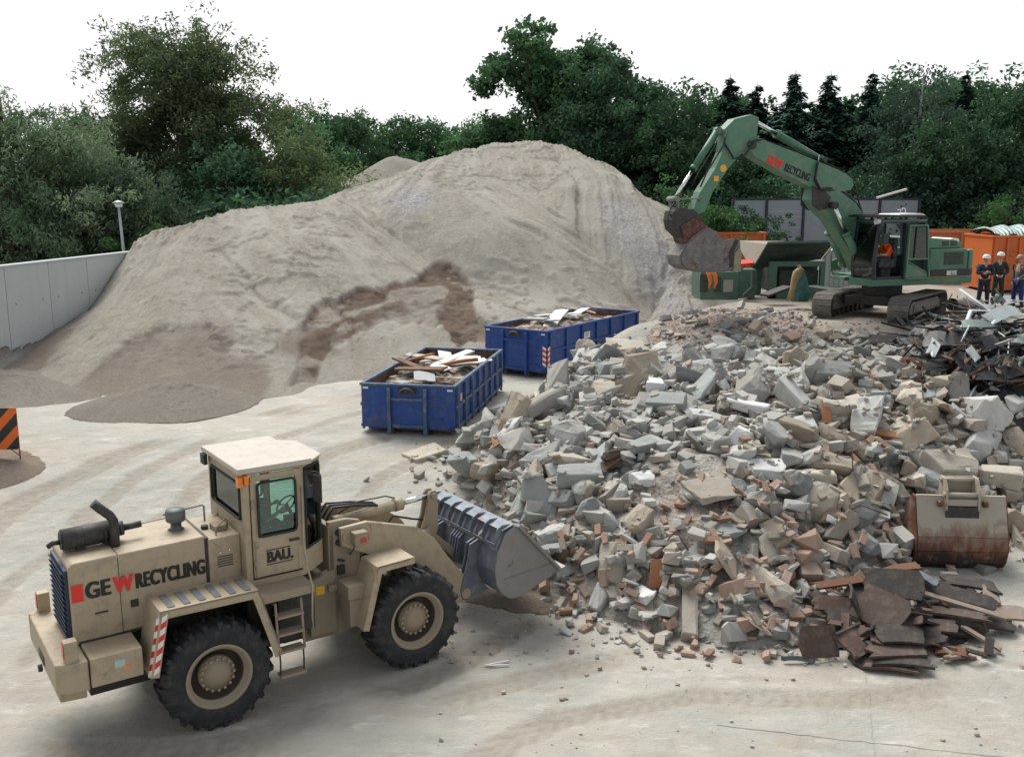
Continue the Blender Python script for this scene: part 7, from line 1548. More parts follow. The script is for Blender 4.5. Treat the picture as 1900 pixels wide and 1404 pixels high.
# ---- the large pieces one can pick out in the photograph: (kind, tone, u, v, length m, yaw, tilt about x, tilt about y, dims, note)
BIG = [
 ('slab', 'grey', 958, 848, 1.0, 40, 50, 10, (1, 1, 1.6), 'large grey slab leaning beside an orange plank, left flank'),
 ('block', 'bluish grey', 1070, 912, 1.05, 4, 22, 0, (1, .8, .9), 'big flat-faced bluish block just above the loader bucket'),
 ('block', 'cream', 1062, 872, .92, 8, 8, 0, (1, .8, .75), 'cream block resting on top of the big flat-faced bluish block'),
 ('lump', 'tan', 905, 895, .80, 60, 10, 0, (1, .9, .9), 'tan lump near the left tip of the rubble'),
 ('lump', 'cream', 852, 832, .66, 20, 0, 0, (1, 1, 1), 'pitted cream lump next to the nearer blue container'),
 ('block', 'pale grey', 905, 812, .60, 80, 25, 0, (1, 1, 1), 'pale grey block at the corner of the nearer blue container'),
 ('beam', 'grey', 1010, 780, 1.3, 35, 0, -18, (1, 1.4, 1.4), 'rounded grey beam pointing up to the right on the left flank'),
 ('slab', 'tan', 1192, 708, 1.25, 40, 62, 0, (1, 1, 1.2), 'large tan slab standing on edge below the farther blue container'),
 ('block', 'bluish grey', 1238, 768, .95, -20, 20, 0, (1, 1, .9), 'large bluish block right of the standing tan slab'),
 ('beam', 'pale grey', 1210, 762, 1.15, 68, 0, -25, (1, .8, .8), 'slender pale beam between the standing tan slab and the bluish block'),
 ('slab', 'cream', 1175, 648, 1.5, 20, 14, 0, (1, 1, .9), 'wide cream slab on the crest near the farther blue container'),
 ('lump', 'bluish grey', 1135, 690, .9, 10, 0, 0, (1, .8, .8), 'bluish lump on the crest below the farther blue container'),
 ('slab', 'pale grey', 1343, 653, .95, 45, 38, 0, (1, 1, .8), 'diamond-shaped pale slab near the top of the heap'),
 ('slab', 'tan', 1425, 634, .95, 60, 62, 10, (1, .7, 1), 'upright tan slab on the top of the heap below the excavator'),
 ('beam', 'white', 1392, 776, 1.25, -28, 0, 8, (1, 1.1, 1.1), 'long white beam lying askew in the middle of the heap'),
 ('beam', 'cream', 1498, 908, 1.15, -8, 10, 0, (1, 1.2, 1.1), 'long cream kerb stone in the middle of the heap'),
 ('block', 'white', 1413, 899, .85, -6, 10, 0, (1, 1, .7), 'white rounded block left of the long cream kerb stone'),
 ('slab', 'tan', 1540, 880, 1.05, -38, 30, 0, (1, .8, 1.7), 'big tan slab right of the long cream kerb stone'),
 ('block', 'tan', 1478, 825, .95, -35, 0, 12, (1, .8, .8), 'tan block leaning above the white rounded block'),
 ('slab', 'tan', 1348, 1062, .98, 70, 52, 0, (1, 1, .7), 'square tan slab leaning upright near the foot of the heap'),
 ('slab', 'cream', 1440, 1040, .8, 20, 50, 10, (1, 1.1, .7), 'cream slab with a round edge right of the square tan slab'),
 ('slab', 'tan', 1402, 1172, .72, 95, 32, 0, (1, .8, .7), 'tan slab lying at the very foot of the heap'),
 ('beam', 'cream', 1277, 1150, 1.22, 80, 0, -26, (1, 1.15, 1.1), 'long pale concrete post leaning out at the foot of the heap'),
 ('block', 'pale grey', 1160, 1140, .42, 30, 8, 0, (1, 1, 1), 'pale block at the foot, left of the long pale post'),
 ('block', 'pale grey', 1040, 1158, .42, 12, 0, 0, (1, 1, .8), 'pale block at the lower left corner of the heap'),
 ('block', 'white', 1188, 1118, .62, -60, 15, 0, (1, .8, .6), 'white oblong block just left of the long pale post'),
 ('block', 'white', 1190, 905, .5, 20, 15, 0, (1, 1, 1), 'small white cube on the bare dust patch'),
 ('slab', 'bluish grey', 1345, 990, .85, 10, 25, 0, (1, 1, .9), 'pale bluish slab with a torn edge above the square tan slab'),
 ('slab', 'cream', 1330, 925, 1.2, 25, 20, 0, (1, 1, .7), 'wide flat cream slab in the centre of the lower slope'),
 ('block', 'bluish grey', 1640, 868, .95, 30, 30, 0, (1, .8, .8), 'dark bluish block left of the rusty loose bucket'),
 ('slab', 'pale grey', 1800, 870, .8, 88, 50, 0, (1, .9, 1), 'tall pale slab behind the bracket of the rusty bucket'),
 ('block', 'cream', 1850, 920, .95, -20, 10, 0, (1, .9, .9), 'large cream block right of the bracket of the rusty bucket'),
 ('lump', 'tan', 1890, 985, 1.0, -10, 0, 0, (1, 1, .8), 'broad tan lump right of the rusty bucket'),
 ('lump', 'tan', 1712, 800, .85, 50, 0, 0, (1, .9, 1), 'tan boulder below the black scrap pile'),
 ('block', 'cream', 1758, 745, .85, -30, 12, 0, (1, .7, .7), 'cream block at the lower edge of the black scrap pile'),
 ('lump', 'grey', 1655, 700, 1.0, 20, 0, 0, (1, .9, .9), 'large grey boulder left of the black scrap pile'),
 ('slab', 'dark brown', 1600, 672, 1.2, -10, 55, 0, (1, .5, 1), 'brown board-like slab left of the large grey boulder'),
 ('block', 'pale grey', 1440, 705, .9, 10, 20, 0, (1, .8, .8), 'pale block in the bright upper middle of the heap'),
 ('block', 'bluish grey', 1185, 845, .8, 40, 20, 0, (1, .8, .8), 'bluish block left of the bare dust patch'),
 ('wedge', 'pale grey', 1020, 745, .9, 10, 10, 0, (1, .8, .8), 'flat pale shard sticking out of the left flank'),
 ('block', 'tan', 990, 915, .85, 65, 30, 0, (1, .8, .9), 'tan block leaning just behind the loader bucket'),
 ('slab', 'dark brown', 1155, 865, 1.3, 40, 70, 0, (1, .22, .8), 'dark plank-like slab in the gap left of the bare dust patch'),
 ('block', 'pale grey', 1880, 790, .8, 40, 20, 0, (1, .8, .8), 'pale block under the black scrap pile at the right edge'),
 ('slab', 'cream', 1565, 775, .9, 10, 20, 0, (1, .9, .9), 'cream slab in the right half of the upper slope'),
]
centers = []
for q in BIG: p = ray_heap(q[2], q[3]); centers.append((p.x, p.y, q[4]*.8))
def zone_ok(x, y, L):
    for cx_, cy_, cl in centers:
        if (cx_-x)**2+(cy_-y)**2 < ((L+cl)*.225)**2: return False
    return True
tries = 0
while len(ROCKS) < 292-len(BIG) and tries < 60000:
    tries += 1; x = rs.uniform(BX0, 14); y = rs.uniform(15, 31)
    hh = hh1(x, y)
    if hh < gz(x, y)+.05 and rs.random() > .05: continue
    u, v = px((x, y, hh))
    if u > 1930 or (u > 1625 and v < 735) or v < 590: continue
    if abs(u-1255) < 75 and 850 < v < 990 and rs.random() < .9: continue       # the bare dust patch
    if v < 665 and rs.random() < .72: continue
    L = rs.uniform(.55, 1.2)*(.72 if y < 18.5 else 1)*(.6 if v < 665 else 1)
    if not zone_ok(x, y, L): continue
    r_ = rs.random()
    if v > 1060 and r_ < .45: tone = rs.choice(['pinkish', 'salmon', 'tan', 'cream'])
    elif v < 640 and u < 1520: tone = rs.choice(['tan', 'grey', 'cream', 'pinkish', 'grey'])
    elif u > 1480: tone = rs.choice(['tan', 'tan', 'cream', 'grey', 'bluish grey', 'pale grey'])
    elif v < 860 and 1180 < u < 1500: tone = rs.choice(['pale grey', 'bluish grey', 'pale grey', 'white', 'grey'])
    else: tone = rs.choice(['pale grey', 'bluish grey', 'grey', 'cream', 'tan', 'pale grey', 'pale grey', 'bluish grey'])
    kind = rs.choice(['block', 'block', 'block', 'slab', 'slab', 'lump', 'lump', 'wedge', 'beam'] if v < 1060 else ['block', 'block', 'slab', 'lump'])
    if kind == 'lump' and tone == 'white': tone = 'pale grey'
    n = surf_norm(x, y); centers.append((x, y, L))
    place(kind, tone, x, y, L, tilt_rot(n, abs(rs.gauss(0, .45)), rs), rs.uniform(.3, .5), dims=(1, rs.uniform(.8, 1.2), rs.uniform(.8, 1.25)))
for kind, tone, u, v, L, yw, tx, ty, dm, note in BIG:
    p = ray_heap(u, v); n = surf_norm(p.x, p.y); q = Vector((0, 0, 1)).rotation_difference(n.lerp(Vector((0, 0, 1)), .4).normalized()).to_matrix()
    place(kind, tone, p.x, p.y, L, Matrix.Rotation(R(yw), 3, 'Z') @ Matrix.Rotation(R(tx), 3, 'X') @ Matrix.Rotation(R(ty), 3, 'Y') , (.30 if kind != 'lump' else .4), extra=note, dims=dm)
# planks among the stones
for u, v, L, yw, ty, mi, lb in [(945, 826, 1.15, 42, -22, 2, 'orange plank lying along the large grey slab on the left flank'), (1215, 1092, .5, 70, -70, 2, 'short orange brick-red board standing upright near the foot of the heap'), (1530, 790, .55, 80, -50, 2, 'small orange board standing in the upper slope'), (1648, 832, 1.0, -22, 5, 2, 'orange-brown plank in the right half of the heap'),
      (1685, 752, .6, 50, -30, 2, 'bright orange panel left of the cream block under the scrap'), (1150, 872, 2.0, 42, -15, 3, 'dark plank running down the gap left of the bare dust patch'), (1498, 950, .7, -30, 5, 3, 'brown plank below the long cream kerb stone')]:
    p = ray_heap(u, v); p.z += .28; o = board('board', p, L, .2, .05, (0, 0, 0), WOODS[mi], lb, 'board', 'boards among the rubble', .02, int(u)); o.rotation_euler = (R(20), R(ty), R(yw))

RBM = paint('rebar', (.12, .06, .035), (.07, .04, .028), .8, rust=.5)
rb = []
for k in range(26):
    u = rs.uniform(960, 1860); v = rs.uniform(640, 1120)
    p = ray_heap(u, v)
    if hh1(p.x, p.y) < gz(p.x, p.y)+.3: continue
    a = rs.uniform(0, 6.28); L = rs.uniform(.4, 1.3); d = Vector((math.cos(a), math.sin(a), 0)); c_z = float(BUF[cell(p.x, p.y)])
    mb = MB(); mb.tube([(0, 0, 0), d*L*.3+Vector((0, 0, .18)), d*L*.65+Vector((rs.uniform(-.1, .1), rs.uniform(-.1, .1), .22+rs.uniform(-.1, .2))), d*L+Vector((0, 0, rs.uniform(-.1, .45)))], rs.uniform(.008, .016), 5)
    o = mb.build('rebar', RBM); o.location = (p.x, p.y, c_z-.06); rb.append([o, 'rebar', 'rusty', 2, None])
# bricks, mostly along the foot and low on the slope
BR = []; tries = 0; bc = []
while len(BR) < 150 and tries < 40000:
    tries += 1; u = rs.uniform(1040, 1700); v = rs.uniform(940, 1228) if rs.random() < .85 else rs.uniform(840, 1000)
    if v > 1200 and not (1220 < u < 1500): continue
    if u < 1220 and v < 1020: continue
    p = ray_heap(u, v)
    if p.z < -.1 : continue
    hh = hh1(p.x, p.y); onheap = hh > gz(p.x, p.y)-.05
    if not onheap and rs.random() > .35: continue
    if any((a-p.x)**2+(b_-p.y)**2 < .045 for a, b_ in bc): continue
    bc.append((p.x, p.y)); n = surf_norm(p.x, p.y) if onheap else Vector((0, 0, 1))
    if not onheap: 
        ix = int((p.x-BX0)/BS); iy = int((p.y-BY0)/BS); BUF[iy-5:iy+6, ix-5:ix+6] = np.maximum(BUF[iy-5:iy+6, ix-5:ix+6], gz(p.x, p.y))
    tone = rs.choice(['orange red', 'salmon', 'salmon', 'pinkish', 'cream', 'tan']); L = rs.uniform(.22, .31)
    o = place('brick', tone, p.x, p.y, L, tilt_rot(n, abs(rs.gauss(0, .30)) if onheap else 0, rs), .22 if onheap else .05, reg=False); BR.append([o, 'brick', tone, L, None])
frag_layer(2200, .09, .28, 902, .3, None, .9, True)
frag_layer(1700, .05, .14, 903, .2, None, .9, True)
# crumbs scattered on the yard in front
rn = random.Random(12)
for k in range(900):
    u = rn.uniform(760, 1900); v = rn.uniform(905, 1240) if rn.random() < .92 else rn.uniform(1180, 1400); p = on(u, v, 0)
    if p.y < 24 and hh1(p.x, p.y) > gz(p.x, p.y): continue
    me = rn.choice(PR0['lump']); L = .02+.07*rn.random()**3; P = me[0]*L; P[:, 0] += p.x; P[:, 1] += p.y; P[:, 2] += gz(p.x, p.y)+float(track_h(np.array([p.x]), np.array([p.y]))[0])+L*.22; FR.append((P, me[1], rn.random()*.95))
Vs, Fs, Ts, n0 = [], [], [], 0
for P, Fc, t in FR: Vs.append(P); Fs.append(Fc+n0); Ts.append(np.full(len(Fc), t)); n0 += len(P)
m, nt, b = newmat('rubble_mix'); v = coords(nt); c = ramp(nt, attr(nt, 'tone'), [(0, (.47, .475, .445)), (.12, (.33, .34, .32)), (.22, (.42, .42, .39)), (.32, (.25, .26, .25)), (.42, (.43, .425, .395)), (.52, (.33, .295, .235)), (.62, (.38, .34, .28)), (.72, (.23, .21, .18)), (.82, (.35, .31, .26)), (.885, (.56, .56, .54)), (.90, (.36, .22, .15)), (.95, (.39, .265, .20)), (1, (.30, .15, .09))])
nt.nodes[-1].color_ramp.interpolation = 'CONSTANT' if hasattr(nt.nodes[-1], 'color_ramp') else 'LINEAR'
c = mixc(nt, mth(nt, 'MULTIPLY', noise_out(nt, 9, 6, .7, v), .6), c, (.30, .275, .24)); nt.links.new(c, b.inputs['Base Color']); b.inputs['Roughness'].default_value = .95; bump(nt, b, noise_out(nt, 22, 6, .7, v), .015, .9)
tag(np_mesh('rubble_fragments', np.concatenate(Vs), np.concatenate(Fs), [m], None, False, {'tone': (np.concatenate(Ts), 'FACE')}), 'countless small concrete and brick fragments between the large pieces', 'rubble', kind='stuff')

# ---- labels: look + nearest landmark + rank among its likes
LM = [(1010, 960, 'the loader bucket'), (900, 790, 'the nearer blue container'), (1080, 690, 'the farther blue container'), (1255, 920, 'the bare dust patch'), (1192, 708, 'the standing tan slab'), (1343, 653, 'the diamond-shaped slab'), (1560, 600, 'the excavator tracks'), (1392, 776, 'the long white beam'), (1498, 908, 'the long cream kerb'), (1655, 700, 'the large grey boulder'),
      (1800, 720, 'the black scrap pile'), (1775, 960, 'the rusty loose bucket'), (1348, 1062, 'the square tan slab'), (1277, 1150, 'the long pale post'), (1620, 1130, 'the dark roofing pile'), (1640, 868, 'the dark bluish block'), (1100, 1120, 'the lower left corner'), (1240, 560, 'the sand heap foot')]
def relab(L_, noun):
    key = {}
    for e in L_:
        o, kind, tone, L, ex = e
        if ex: o['label'] = ex; continue
        u, v = px(o.location); lm = min(LM, key=lambda q: (q[0]-u)**2+(q[1]-v)**2); du, dv = u-lm[0], v-lm[1]
        rel = ('right of' if du > 0 else 'left of') if abs(du) > abs(dv) else ('below' if dv > 0 else 'above')
        sz = 'bent' if kind == 'rebar' else 'small' if L < .5 else 'medium' if L < .72 else 'large'
        k = (sz+' ' if kind != 'brick' else '')+tone+' '+{'block': 'block', 'slab': 'slab', 'lump': 'lump', 'beam': 'beam', 'wedge': 'shard', 'brick': 'brick', 'rebar': 'reinforcing bar'}[kind]; key.setdefault((k, rel, lm[2]), []).append((u, o))
    global ORD
    ORD = ['leftmost', 'second from left', 'third from left', 'fourth from left', 'fifth from left', 'sixth from left', 'seventh from left', 'eighth from left', 'ninth from left', 'tenth from left', 'eleventh from left', 'twelfth from left', 'thirteenth from left', 'fourteenth from left']
    for (k, rel, lm), lst in key.items():
        lst.sort(key=lambda q: q[0])
        for i, (u, o) in enumerate(lst):
            o['label'] = (k+' '+rel+' '+lm) if len(lst) == 1 else k+', '+ORD[min(i, 13)]+' of its kind '+rel+' '+lm
relab(ROCKS, 'concrete'); relab(BR, 'brick'); relab(rb, 'rebar')
for e in rb: e[0]['category'] = 'reinforcing bar'; e[0]['group'] = 'bent bars sticking out of the rubble'
for e in ROCKS: e[0]['category'] = 'concrete chunk'; e[0]['group'] = 'broken concrete on the rubble heap'
for e in BR: e[0]['kind'] = 'thing'; e[0]['category'] = 'brick'; e[0]['group'] = 'bricks along the foot of the heap'

# ---- load in the loader bucket
for k, (x, y, z, L, kind, tone, rt_, lb) in enumerate([(5.05, -.55, 1.62, .85, 'block', 'cream', (20, 35, 20), 'pale block riding at the near end of the loader bucket'), (5.3, -.3, 1.35, .6, 'lump', 'dark brown', (0, 20, 50), 'reddish dark lump in the loader bucket'), (5.0, .1, 1.6, .6, 'block', 'grey', (10, 30, 80), 'grey block in the middle of the loader bucket'), (5.1, .65, 1.55, .7, 'slab', 'pale grey', (15, 30, 10), 'pale slab at the far end of the loader bucket'), (5.45, .2, 1.2, .5, 'lump', 'tan', (0, 0, 0), 'tan lump near the lip of the loader bucket'), (5.5, -.75, 1.15, .4, 'wedge', 'pale grey', (40, 10, 0), 'pale shard at the lip of the loader bucket')]):
    q = L2W((x, y, z)); o = place(kind, tone, q.x, q.y, L, Matrix.Rotation(R(rt_[2]), 3, 'Z') @ Matrix.Rotation(R(rt_[1]), 3, 'Y') @ Matrix.Rotation(R(rt_[0]), 3, 'X'), reg=False, zfix=q.z); o['label'] = lb; o['category'] = 'concrete chunk'; o['group'] = 'pieces carried in the loader bucket'
ax = np.linspace(4.56, 5.62, 24); ay = np.linspace(-1.1, 1.1, 40); X, Y = np.meshgrid(ax, ay); Z = 1.25+.35*(1-(X-4.56)/1.06)+fbm(X*3, Y*3, 3, 5)*.12-.25*sstep(5.3, 5.62, X); P = np.stack([X, Y, Z], -1).reshape(-1, 3); P = np.array([tuple(L2W(p)) for p in P])
tag(np_mesh('bucket_load', P, grid_faces(24, 40), [bpy.data.materials['rubble_dust']], None, False, {'soil': (np.full(960, .3), 'POINT')}), 'dusty fines filling the loader bucket', 'debris', kind='stuff')
# churned brown soil under the bucket
r6 = [(on(880, 1105, .0)+Vector((0, 0, .10)), .38), (on(950, 1118, 0)+Vector((0, 0, .12)), .4), (on(1020, 1120, 0)+Vector((0, 0, .10)), .45)]
tag(heap('soil_heap', r6, MB_, -1.5, 2.5, 15, 19, .05, .3, None, None, 1.1, 31, .1, .12), 'thin ridge of churned brown soil under the raised loader bucket', 'soil heap')

# ================================================================== RUSTY LOOSE BUCKET
RB = paint('rusty_bucket', (.27, .22, .17), (.16, .115, .08), .65, (.33, .29, .23), .5, 1.9, .004, .1, .95)
RBD = paint('rusty_bucket_dark', (.07, .04, .028), (.035, .024, .018), .7, (.16, .12, .09), .35, 2.5, .004, .1, .8)
m, nt, b = newmat('rusty_bucket_body_shaded'); v = coords(nt); sz = nt.nodes.new('ShaderNodeSeparateXYZ'); nt.links.new(v, sz.inputs[0])
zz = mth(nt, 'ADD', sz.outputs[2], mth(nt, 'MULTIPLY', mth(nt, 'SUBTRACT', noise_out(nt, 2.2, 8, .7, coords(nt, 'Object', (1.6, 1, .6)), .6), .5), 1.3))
c = ramp(nt, zz, [(.0, (.014, .011, .010)), (.38, (.035, .02, .015)), (.56, (.13, .055, .03)), (.68, (.20, .105, .07)), (.82, (.25, .18, .13)), (.95, (.33, .28, .21)), (1, (.37, .335, .265))])  # rust and pale steel; near-black low end paints in the shade underneath
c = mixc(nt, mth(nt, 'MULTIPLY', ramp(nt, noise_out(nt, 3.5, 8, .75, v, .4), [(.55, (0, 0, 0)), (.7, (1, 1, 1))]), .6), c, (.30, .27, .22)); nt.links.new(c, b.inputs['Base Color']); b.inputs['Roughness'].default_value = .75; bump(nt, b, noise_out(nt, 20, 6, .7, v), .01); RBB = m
RBT = paint('rusty_bucket_pale', (.42, .39, .32), (.34, .30, .24), .6, (.35, .2, .08), .5, 2.5, .003, .05, .18)
q = on(1774, 1062, 0); Bk = empty('excavator_bucket', (q.x, q.y+.12, 0), R(-4), 'rusty wide loose excavator bucket standing at the right foot of the rubble', 'bucket'); Wb = .83
prof = [(-.02, 1.50), (-.10, 1.28), (-.20, 1.02), (-.30, .78), (-.33, .52), (-.27, .28), (-.12, .10), (.10, .02), (.75, .0)]      # (y, z), y towards the eye is negative
mb = MB(); 
for (y0, z0), (y1, z1) in zip(prof[:-1], prof[1:]):
    d = Vector((y1-y0, z1-z0)).normalized(); n_ = Vector((-d.y, d.x))*.03
    mb.mat(0); mb.prism([(y0, z0), (y1, z1), (y1-n_.x, z1-n_.y), (y0-n_.x, z0-n_.y)], -Wb, Wb, 'x')
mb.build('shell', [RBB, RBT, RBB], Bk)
for s in (-1, 1): mb = MB(); a, b_ = sorted((s*Wb, s*(Wb+.03))); mb.prism([(y-.015, z) for y, z in prof]+[(.75, .35), (.35, 1.2), (.1, 1.52)], a, b_, 'x'); mb.build('side_plate', RB, Bk, .005)
mb = MB(); mb.bar((-Wb, -.02, 1.50), (Wb, -.02, 1.50), .06, .06); mb.box(-Wb, Wb, -.125, -.105, 1.26, 1.275); mb.build('top_lip', RBT, Bk)
for s in (-1, 1): mb = MB(); x = s*.30; mb.prism([(-.14, 1.15), (-.20, 1.30), (-.16, 1.66), (-.02, 1.86), (.22, 1.86), (.25, 1.5), (0.02, 1.4), (-.05, 1.2)], x-.02, x+.02, 'x'); mb.build('mounting_ear', RBT, Bk, .006)
mb = MB(); mb.cyl((-.36, .12, 1.80), (.36, .12, 1.80), .045); mb.cyl((-.36, -.10, 1.56), (.36, -.10, 1.56), .045); mb.box(-.30, .30, -.16, -.13, 1.36, 1.48); mb.box(-.28, .28, .2, .23, 1.5, 1.84); mb.build('pin', RBT, Bk)
mb = MB(); mb.box(-.31, .31, -.19, -.10, .98, 1.34); mb.build('dark_gap', DARK, Bk)
mb = MB()
for s in (-1, 1): mb.cyl((s*.38, -.16, 1.40), (s*.46, -.16, 1.40), .06, n=12)
split_up(mb.build('bolt', paint('rust_bolt', (.16, .07, .035), rust=.9), Bk))

# ================================================================== DARK ROOFING PILE
BRN = [paint('tile_brown', (.085, .056, .042), (.055, .038, .03), .8, (.19, .15, .12), .5, 3), paint('felt_dark', (.045, .036, .03), (.028, .024, .02), .85, (.13, .11, .09), .5, 3), paint('tile_reddish', (.10, .056, .04), (.062, .04, .03), .8, (.22, .18, .15), .5, 3), paint('rusty_sheet', (.17, .07, .03), (.10, .04, .02), .8, (.2, .16, .12), .3, 4), paint('tile_tan', (.27, .21, .165), (.2, .155, .12), .85, (.33, .29, .25), .5, 3), paint('felt_blue', (.09, .12, .14), rough=.6)]
SH = {}
pile = [ # u, v, z, L, W, yaw, tilt x, tilt y, mat, label
 (1518, 1190, .28, .62, .50, 8, 62, 4, 0, 'square brown roof tile propped upright at the left front of the roofing pile'), (1588, 1192, .22, .66, .46, 38, 30, 0, 2, 'tray-like brown tile with raised rims lying tilted at the front'), (1668, 1180, .34, .74, .40, -4, 16, 0, 1, 'crusty dark brown slab on top of the front stack'),
 (1660, 1205, .22, .9, .42, 5, 8, 0, 0, 'brown slab beneath the crusty one in the front stack'), (1672, 1226, .12, .85, .4, -8, 4, 0, 1, 'dark slab near the bottom of the front stack'), (1650, 1236, .05, .75, .35, -14, 2, 0, 2, 'reddish brown tile at the bottom of the front stack'),
 (1635, 1130, .55, .85, .62, -58, 58, 0, 0, 'tall greenish brown panel leaning in the middle of the pile'), (1585, 1118, .5, .7, .5, 75, 55, 0, 1, 'dark panel leaning left of the tall greenish one'), (1655, 1085, .72, .90, .55, -14, 38, 0, 1, 'big wrinkled dark felt sheet on the top of the pile'),
 (1560, 1082, .62, 1.0, .16, 8, 10, -3, 3, 'rusty orange strip reaching left from the wrinkled felt sheet'), (1670, 1058, .86, .62, .18, -4, 12, 0, 3, 'rust-red rolled edge above the wrinkled felt sheet'), (1712, 1075, .68, .65, .14, -68, 10, 8, 5, 'bluish grey pipe-like strip right of the wrinkled felt sheet'),
 (1695, 1108, .58, .5, .08, 66, 10, -10, 4, 'short pale lath in front of the bluish strip'), (1545, 1122, .4, .75, .28, -6, 25, 0, 2, 'broken reddish tile at the left of the pile'), (1770, 1105, .48, 1.3, .32, -24, 12, 6, 1, 'long dark board slanting to the right rear'), (1790, 1125, .42, 1.4, .10, -22, 8, 5, 4, 'narrow pale lath on the long dark board'),
 (1760, 1140, .34, 1.2, .26, -20, 10, 5, 0, 'brown board below the narrow pale lath'), (1800, 1085, .42, .9, .5, -15, 12, 0, 1, 'large dark felt sheet at the right rear of the pile'), (1838, 1105, .38, .42, .30, 70, 35, 0, 4, 'pale pointed tile at the right rear'), (1865, 1140, .2, .66, .34, -10, 10, 0, 4, 'rounded greyish slab at the right end of the pile'),
 (1840, 1160, .12, .7, .3, -8, 5, 0, 1, 'dark slab under the rounded greyish one'), (1820, 1185, .14, .62, .10, -52, 0, 14, 4, 'squared timber end poking out to the lower right'), (1765, 1212, .06, .5, .22, -30, 5, 0, 3, 'rusty bent sheet right of the front stack'), (1780, 1222, .03, .55, .12, 20, 2, 0, 4, 'thin tan strip on the ground right of the front stack'),
 (1745, 1200, .10, .5, .10, -45, 4, 5, 2, 'reddish batten right of the front stack'), (1710, 1150, .3, .72, .34, 10, 18, 0, 1, 'dark slab behind the crusty one'), (1730, 1165, .2, .8, .3, -12, 10, 0, 0, 'brown slab at the right of the crusty one'), (1660, 1140, .38, .8, .3, 15, 20, 0, 2, 'reddish slab between panel and front stack'), (1600, 1225, .06, .36, .3, 30, 10, 0, 1, 'dark crumbled piece at the front edge of the pile'),
 (1720, 1100, .5, .9, .3, 20, 25, 0, 1, 'dark felt scrap between the bluish strip and the long board'), (1612, 1100, .5, .8, .5, -30, 25, 0, 1, 'dark underlying sheet left of the tall greenish panel'), (1570, 1150, .25, .7, .4, 15, 20, 0, 1, 'dark sheet behind the propped roof tile'), (1700, 1190, .12, .9, .4, 5, 5, 0, 1, 'wide dark sheet under the front stack'), (1760, 1165, .12, 1.1, .5, -10, 5, 0, 1, 'wide dark sheet under the right half of the pile'), (1480, 1228, .03, .5, .05, 3, 0, 0, 5, 'thin grey strip on the ground at the left of the pile'), (1830, 1213, .02, .25, .14, 10, 3, 0, 4, 'small tan scrap lying alone at the lower right')]
for k, (u, v, z, L, Wd, yw, tx, ty, mi, lb) in enumerate(pile):
    p = on(u, v, z); o = board('roofing_slab', p, L, Wd, .045 if mi != 5 else .07, (0, 0, 0), BRN[mi], lb, 'roofing slab', 'slabs of the dark roofing pile', .03 if k % 3 else .0, 300+k)
    o.rotation_mode = 'QUATERNION'; o.rotation_quaternion = (Matrix.Rotation(R(yw), 3, 'Z') @ Matrix.Rotation(R(tx), 3, 'X') @ Matrix.Rotation(R(ty), 3, 'Y')).to_quaternion()
    if k > 5: o.rotation_quaternion = (Matrix.Rotation(R(yw), 3, 'Z') @ Matrix.Rotation(R(tx+rs.gauss(0, 9)), 3, 'X') @ Matrix.Rotation(R(ty+rs.gauss(0, 7)), 3, 'Y')).to_quaternion()
    if k == 1:
        for s in (-1, 1): mb = MB(); mb.box(-.33, .33, s*.23-.02, s*.23+.02, .02, .10); mb.build('raised_rim', BRN[0], o)
for k in range(34):
    u = rs.uniform(1520, 1860); v = rs.uniform(1075, 1215); z = .10+.5*max(0, 1-abs(u-1680)/260)*max(0, 1-abs(v-1130)/110)
    p = on(u, v, z); mi = rs.choice([1, 1, 0, 2, 4, 3]); L = rs.uniform(.12, .42); o = board('roofing_shard', p, L, L*rs.uniform(.3, .8), .03, (rs.gauss(0, .5), rs.gauss(0, .4), rs.uniform(0, 6)), BRN[mi], 'x', 'roofing shard', 'slabs of the dark roofing pile', .0, 700+k)
    SH.setdefault((['brown', 'black', 'reddish', 'rusty', 'tan'][mi]+' roofing shard', 'in the left half of the pile' if u < 1660 else 'in the right half of the pile' if u < 1780 else 'at the right end of the pile'), []).append((u, o))
for (k_, lm_), lst in SH.items():
    lst.sort(key=lambda q: q[0])
    for i_, (u, o) in enumerate(lst): o['label'] = k_+(', '+ORD[min(i_, 13)]+' of its kind' if len(lst) > 1 else '')+' '+lm_
c_ = [on(1520, 1200), on(1600, 1225), on(1690, 1232), on(1800, 1190), on(1850, 1150), on(1810, 1095), on(1690, 1070), on(1580, 1100), on(1530, 1150)]
X, Y = np.meshgrid(np.arange(4, 10, .08), np.arange(14.5, 20, .08)); P_ = [(p.x, p.y) for p in c_]; d, _, _ = seg_dist(X, Y, P_, True); ins = in_poly(X, Y, P_)
Z = np.where(ins, .42*(1-np.exp(-d/.8))+fbm(X*2.5, Y*2.5, 3, 91)*.12, -.1); F = grid_faces(X.shape[1], X.shape[0]); kp = ins.ravel(); F = F[kp[F].any(1)]
tag(np_mesh('roofing_crumbs', np.stack([X, Y, Z], -1).reshape(-1, 3), F, [BRN[1]], None, False), 'crumbled dark roofing felt and dirt under the brown slabs', 'debris', kind='stuff')

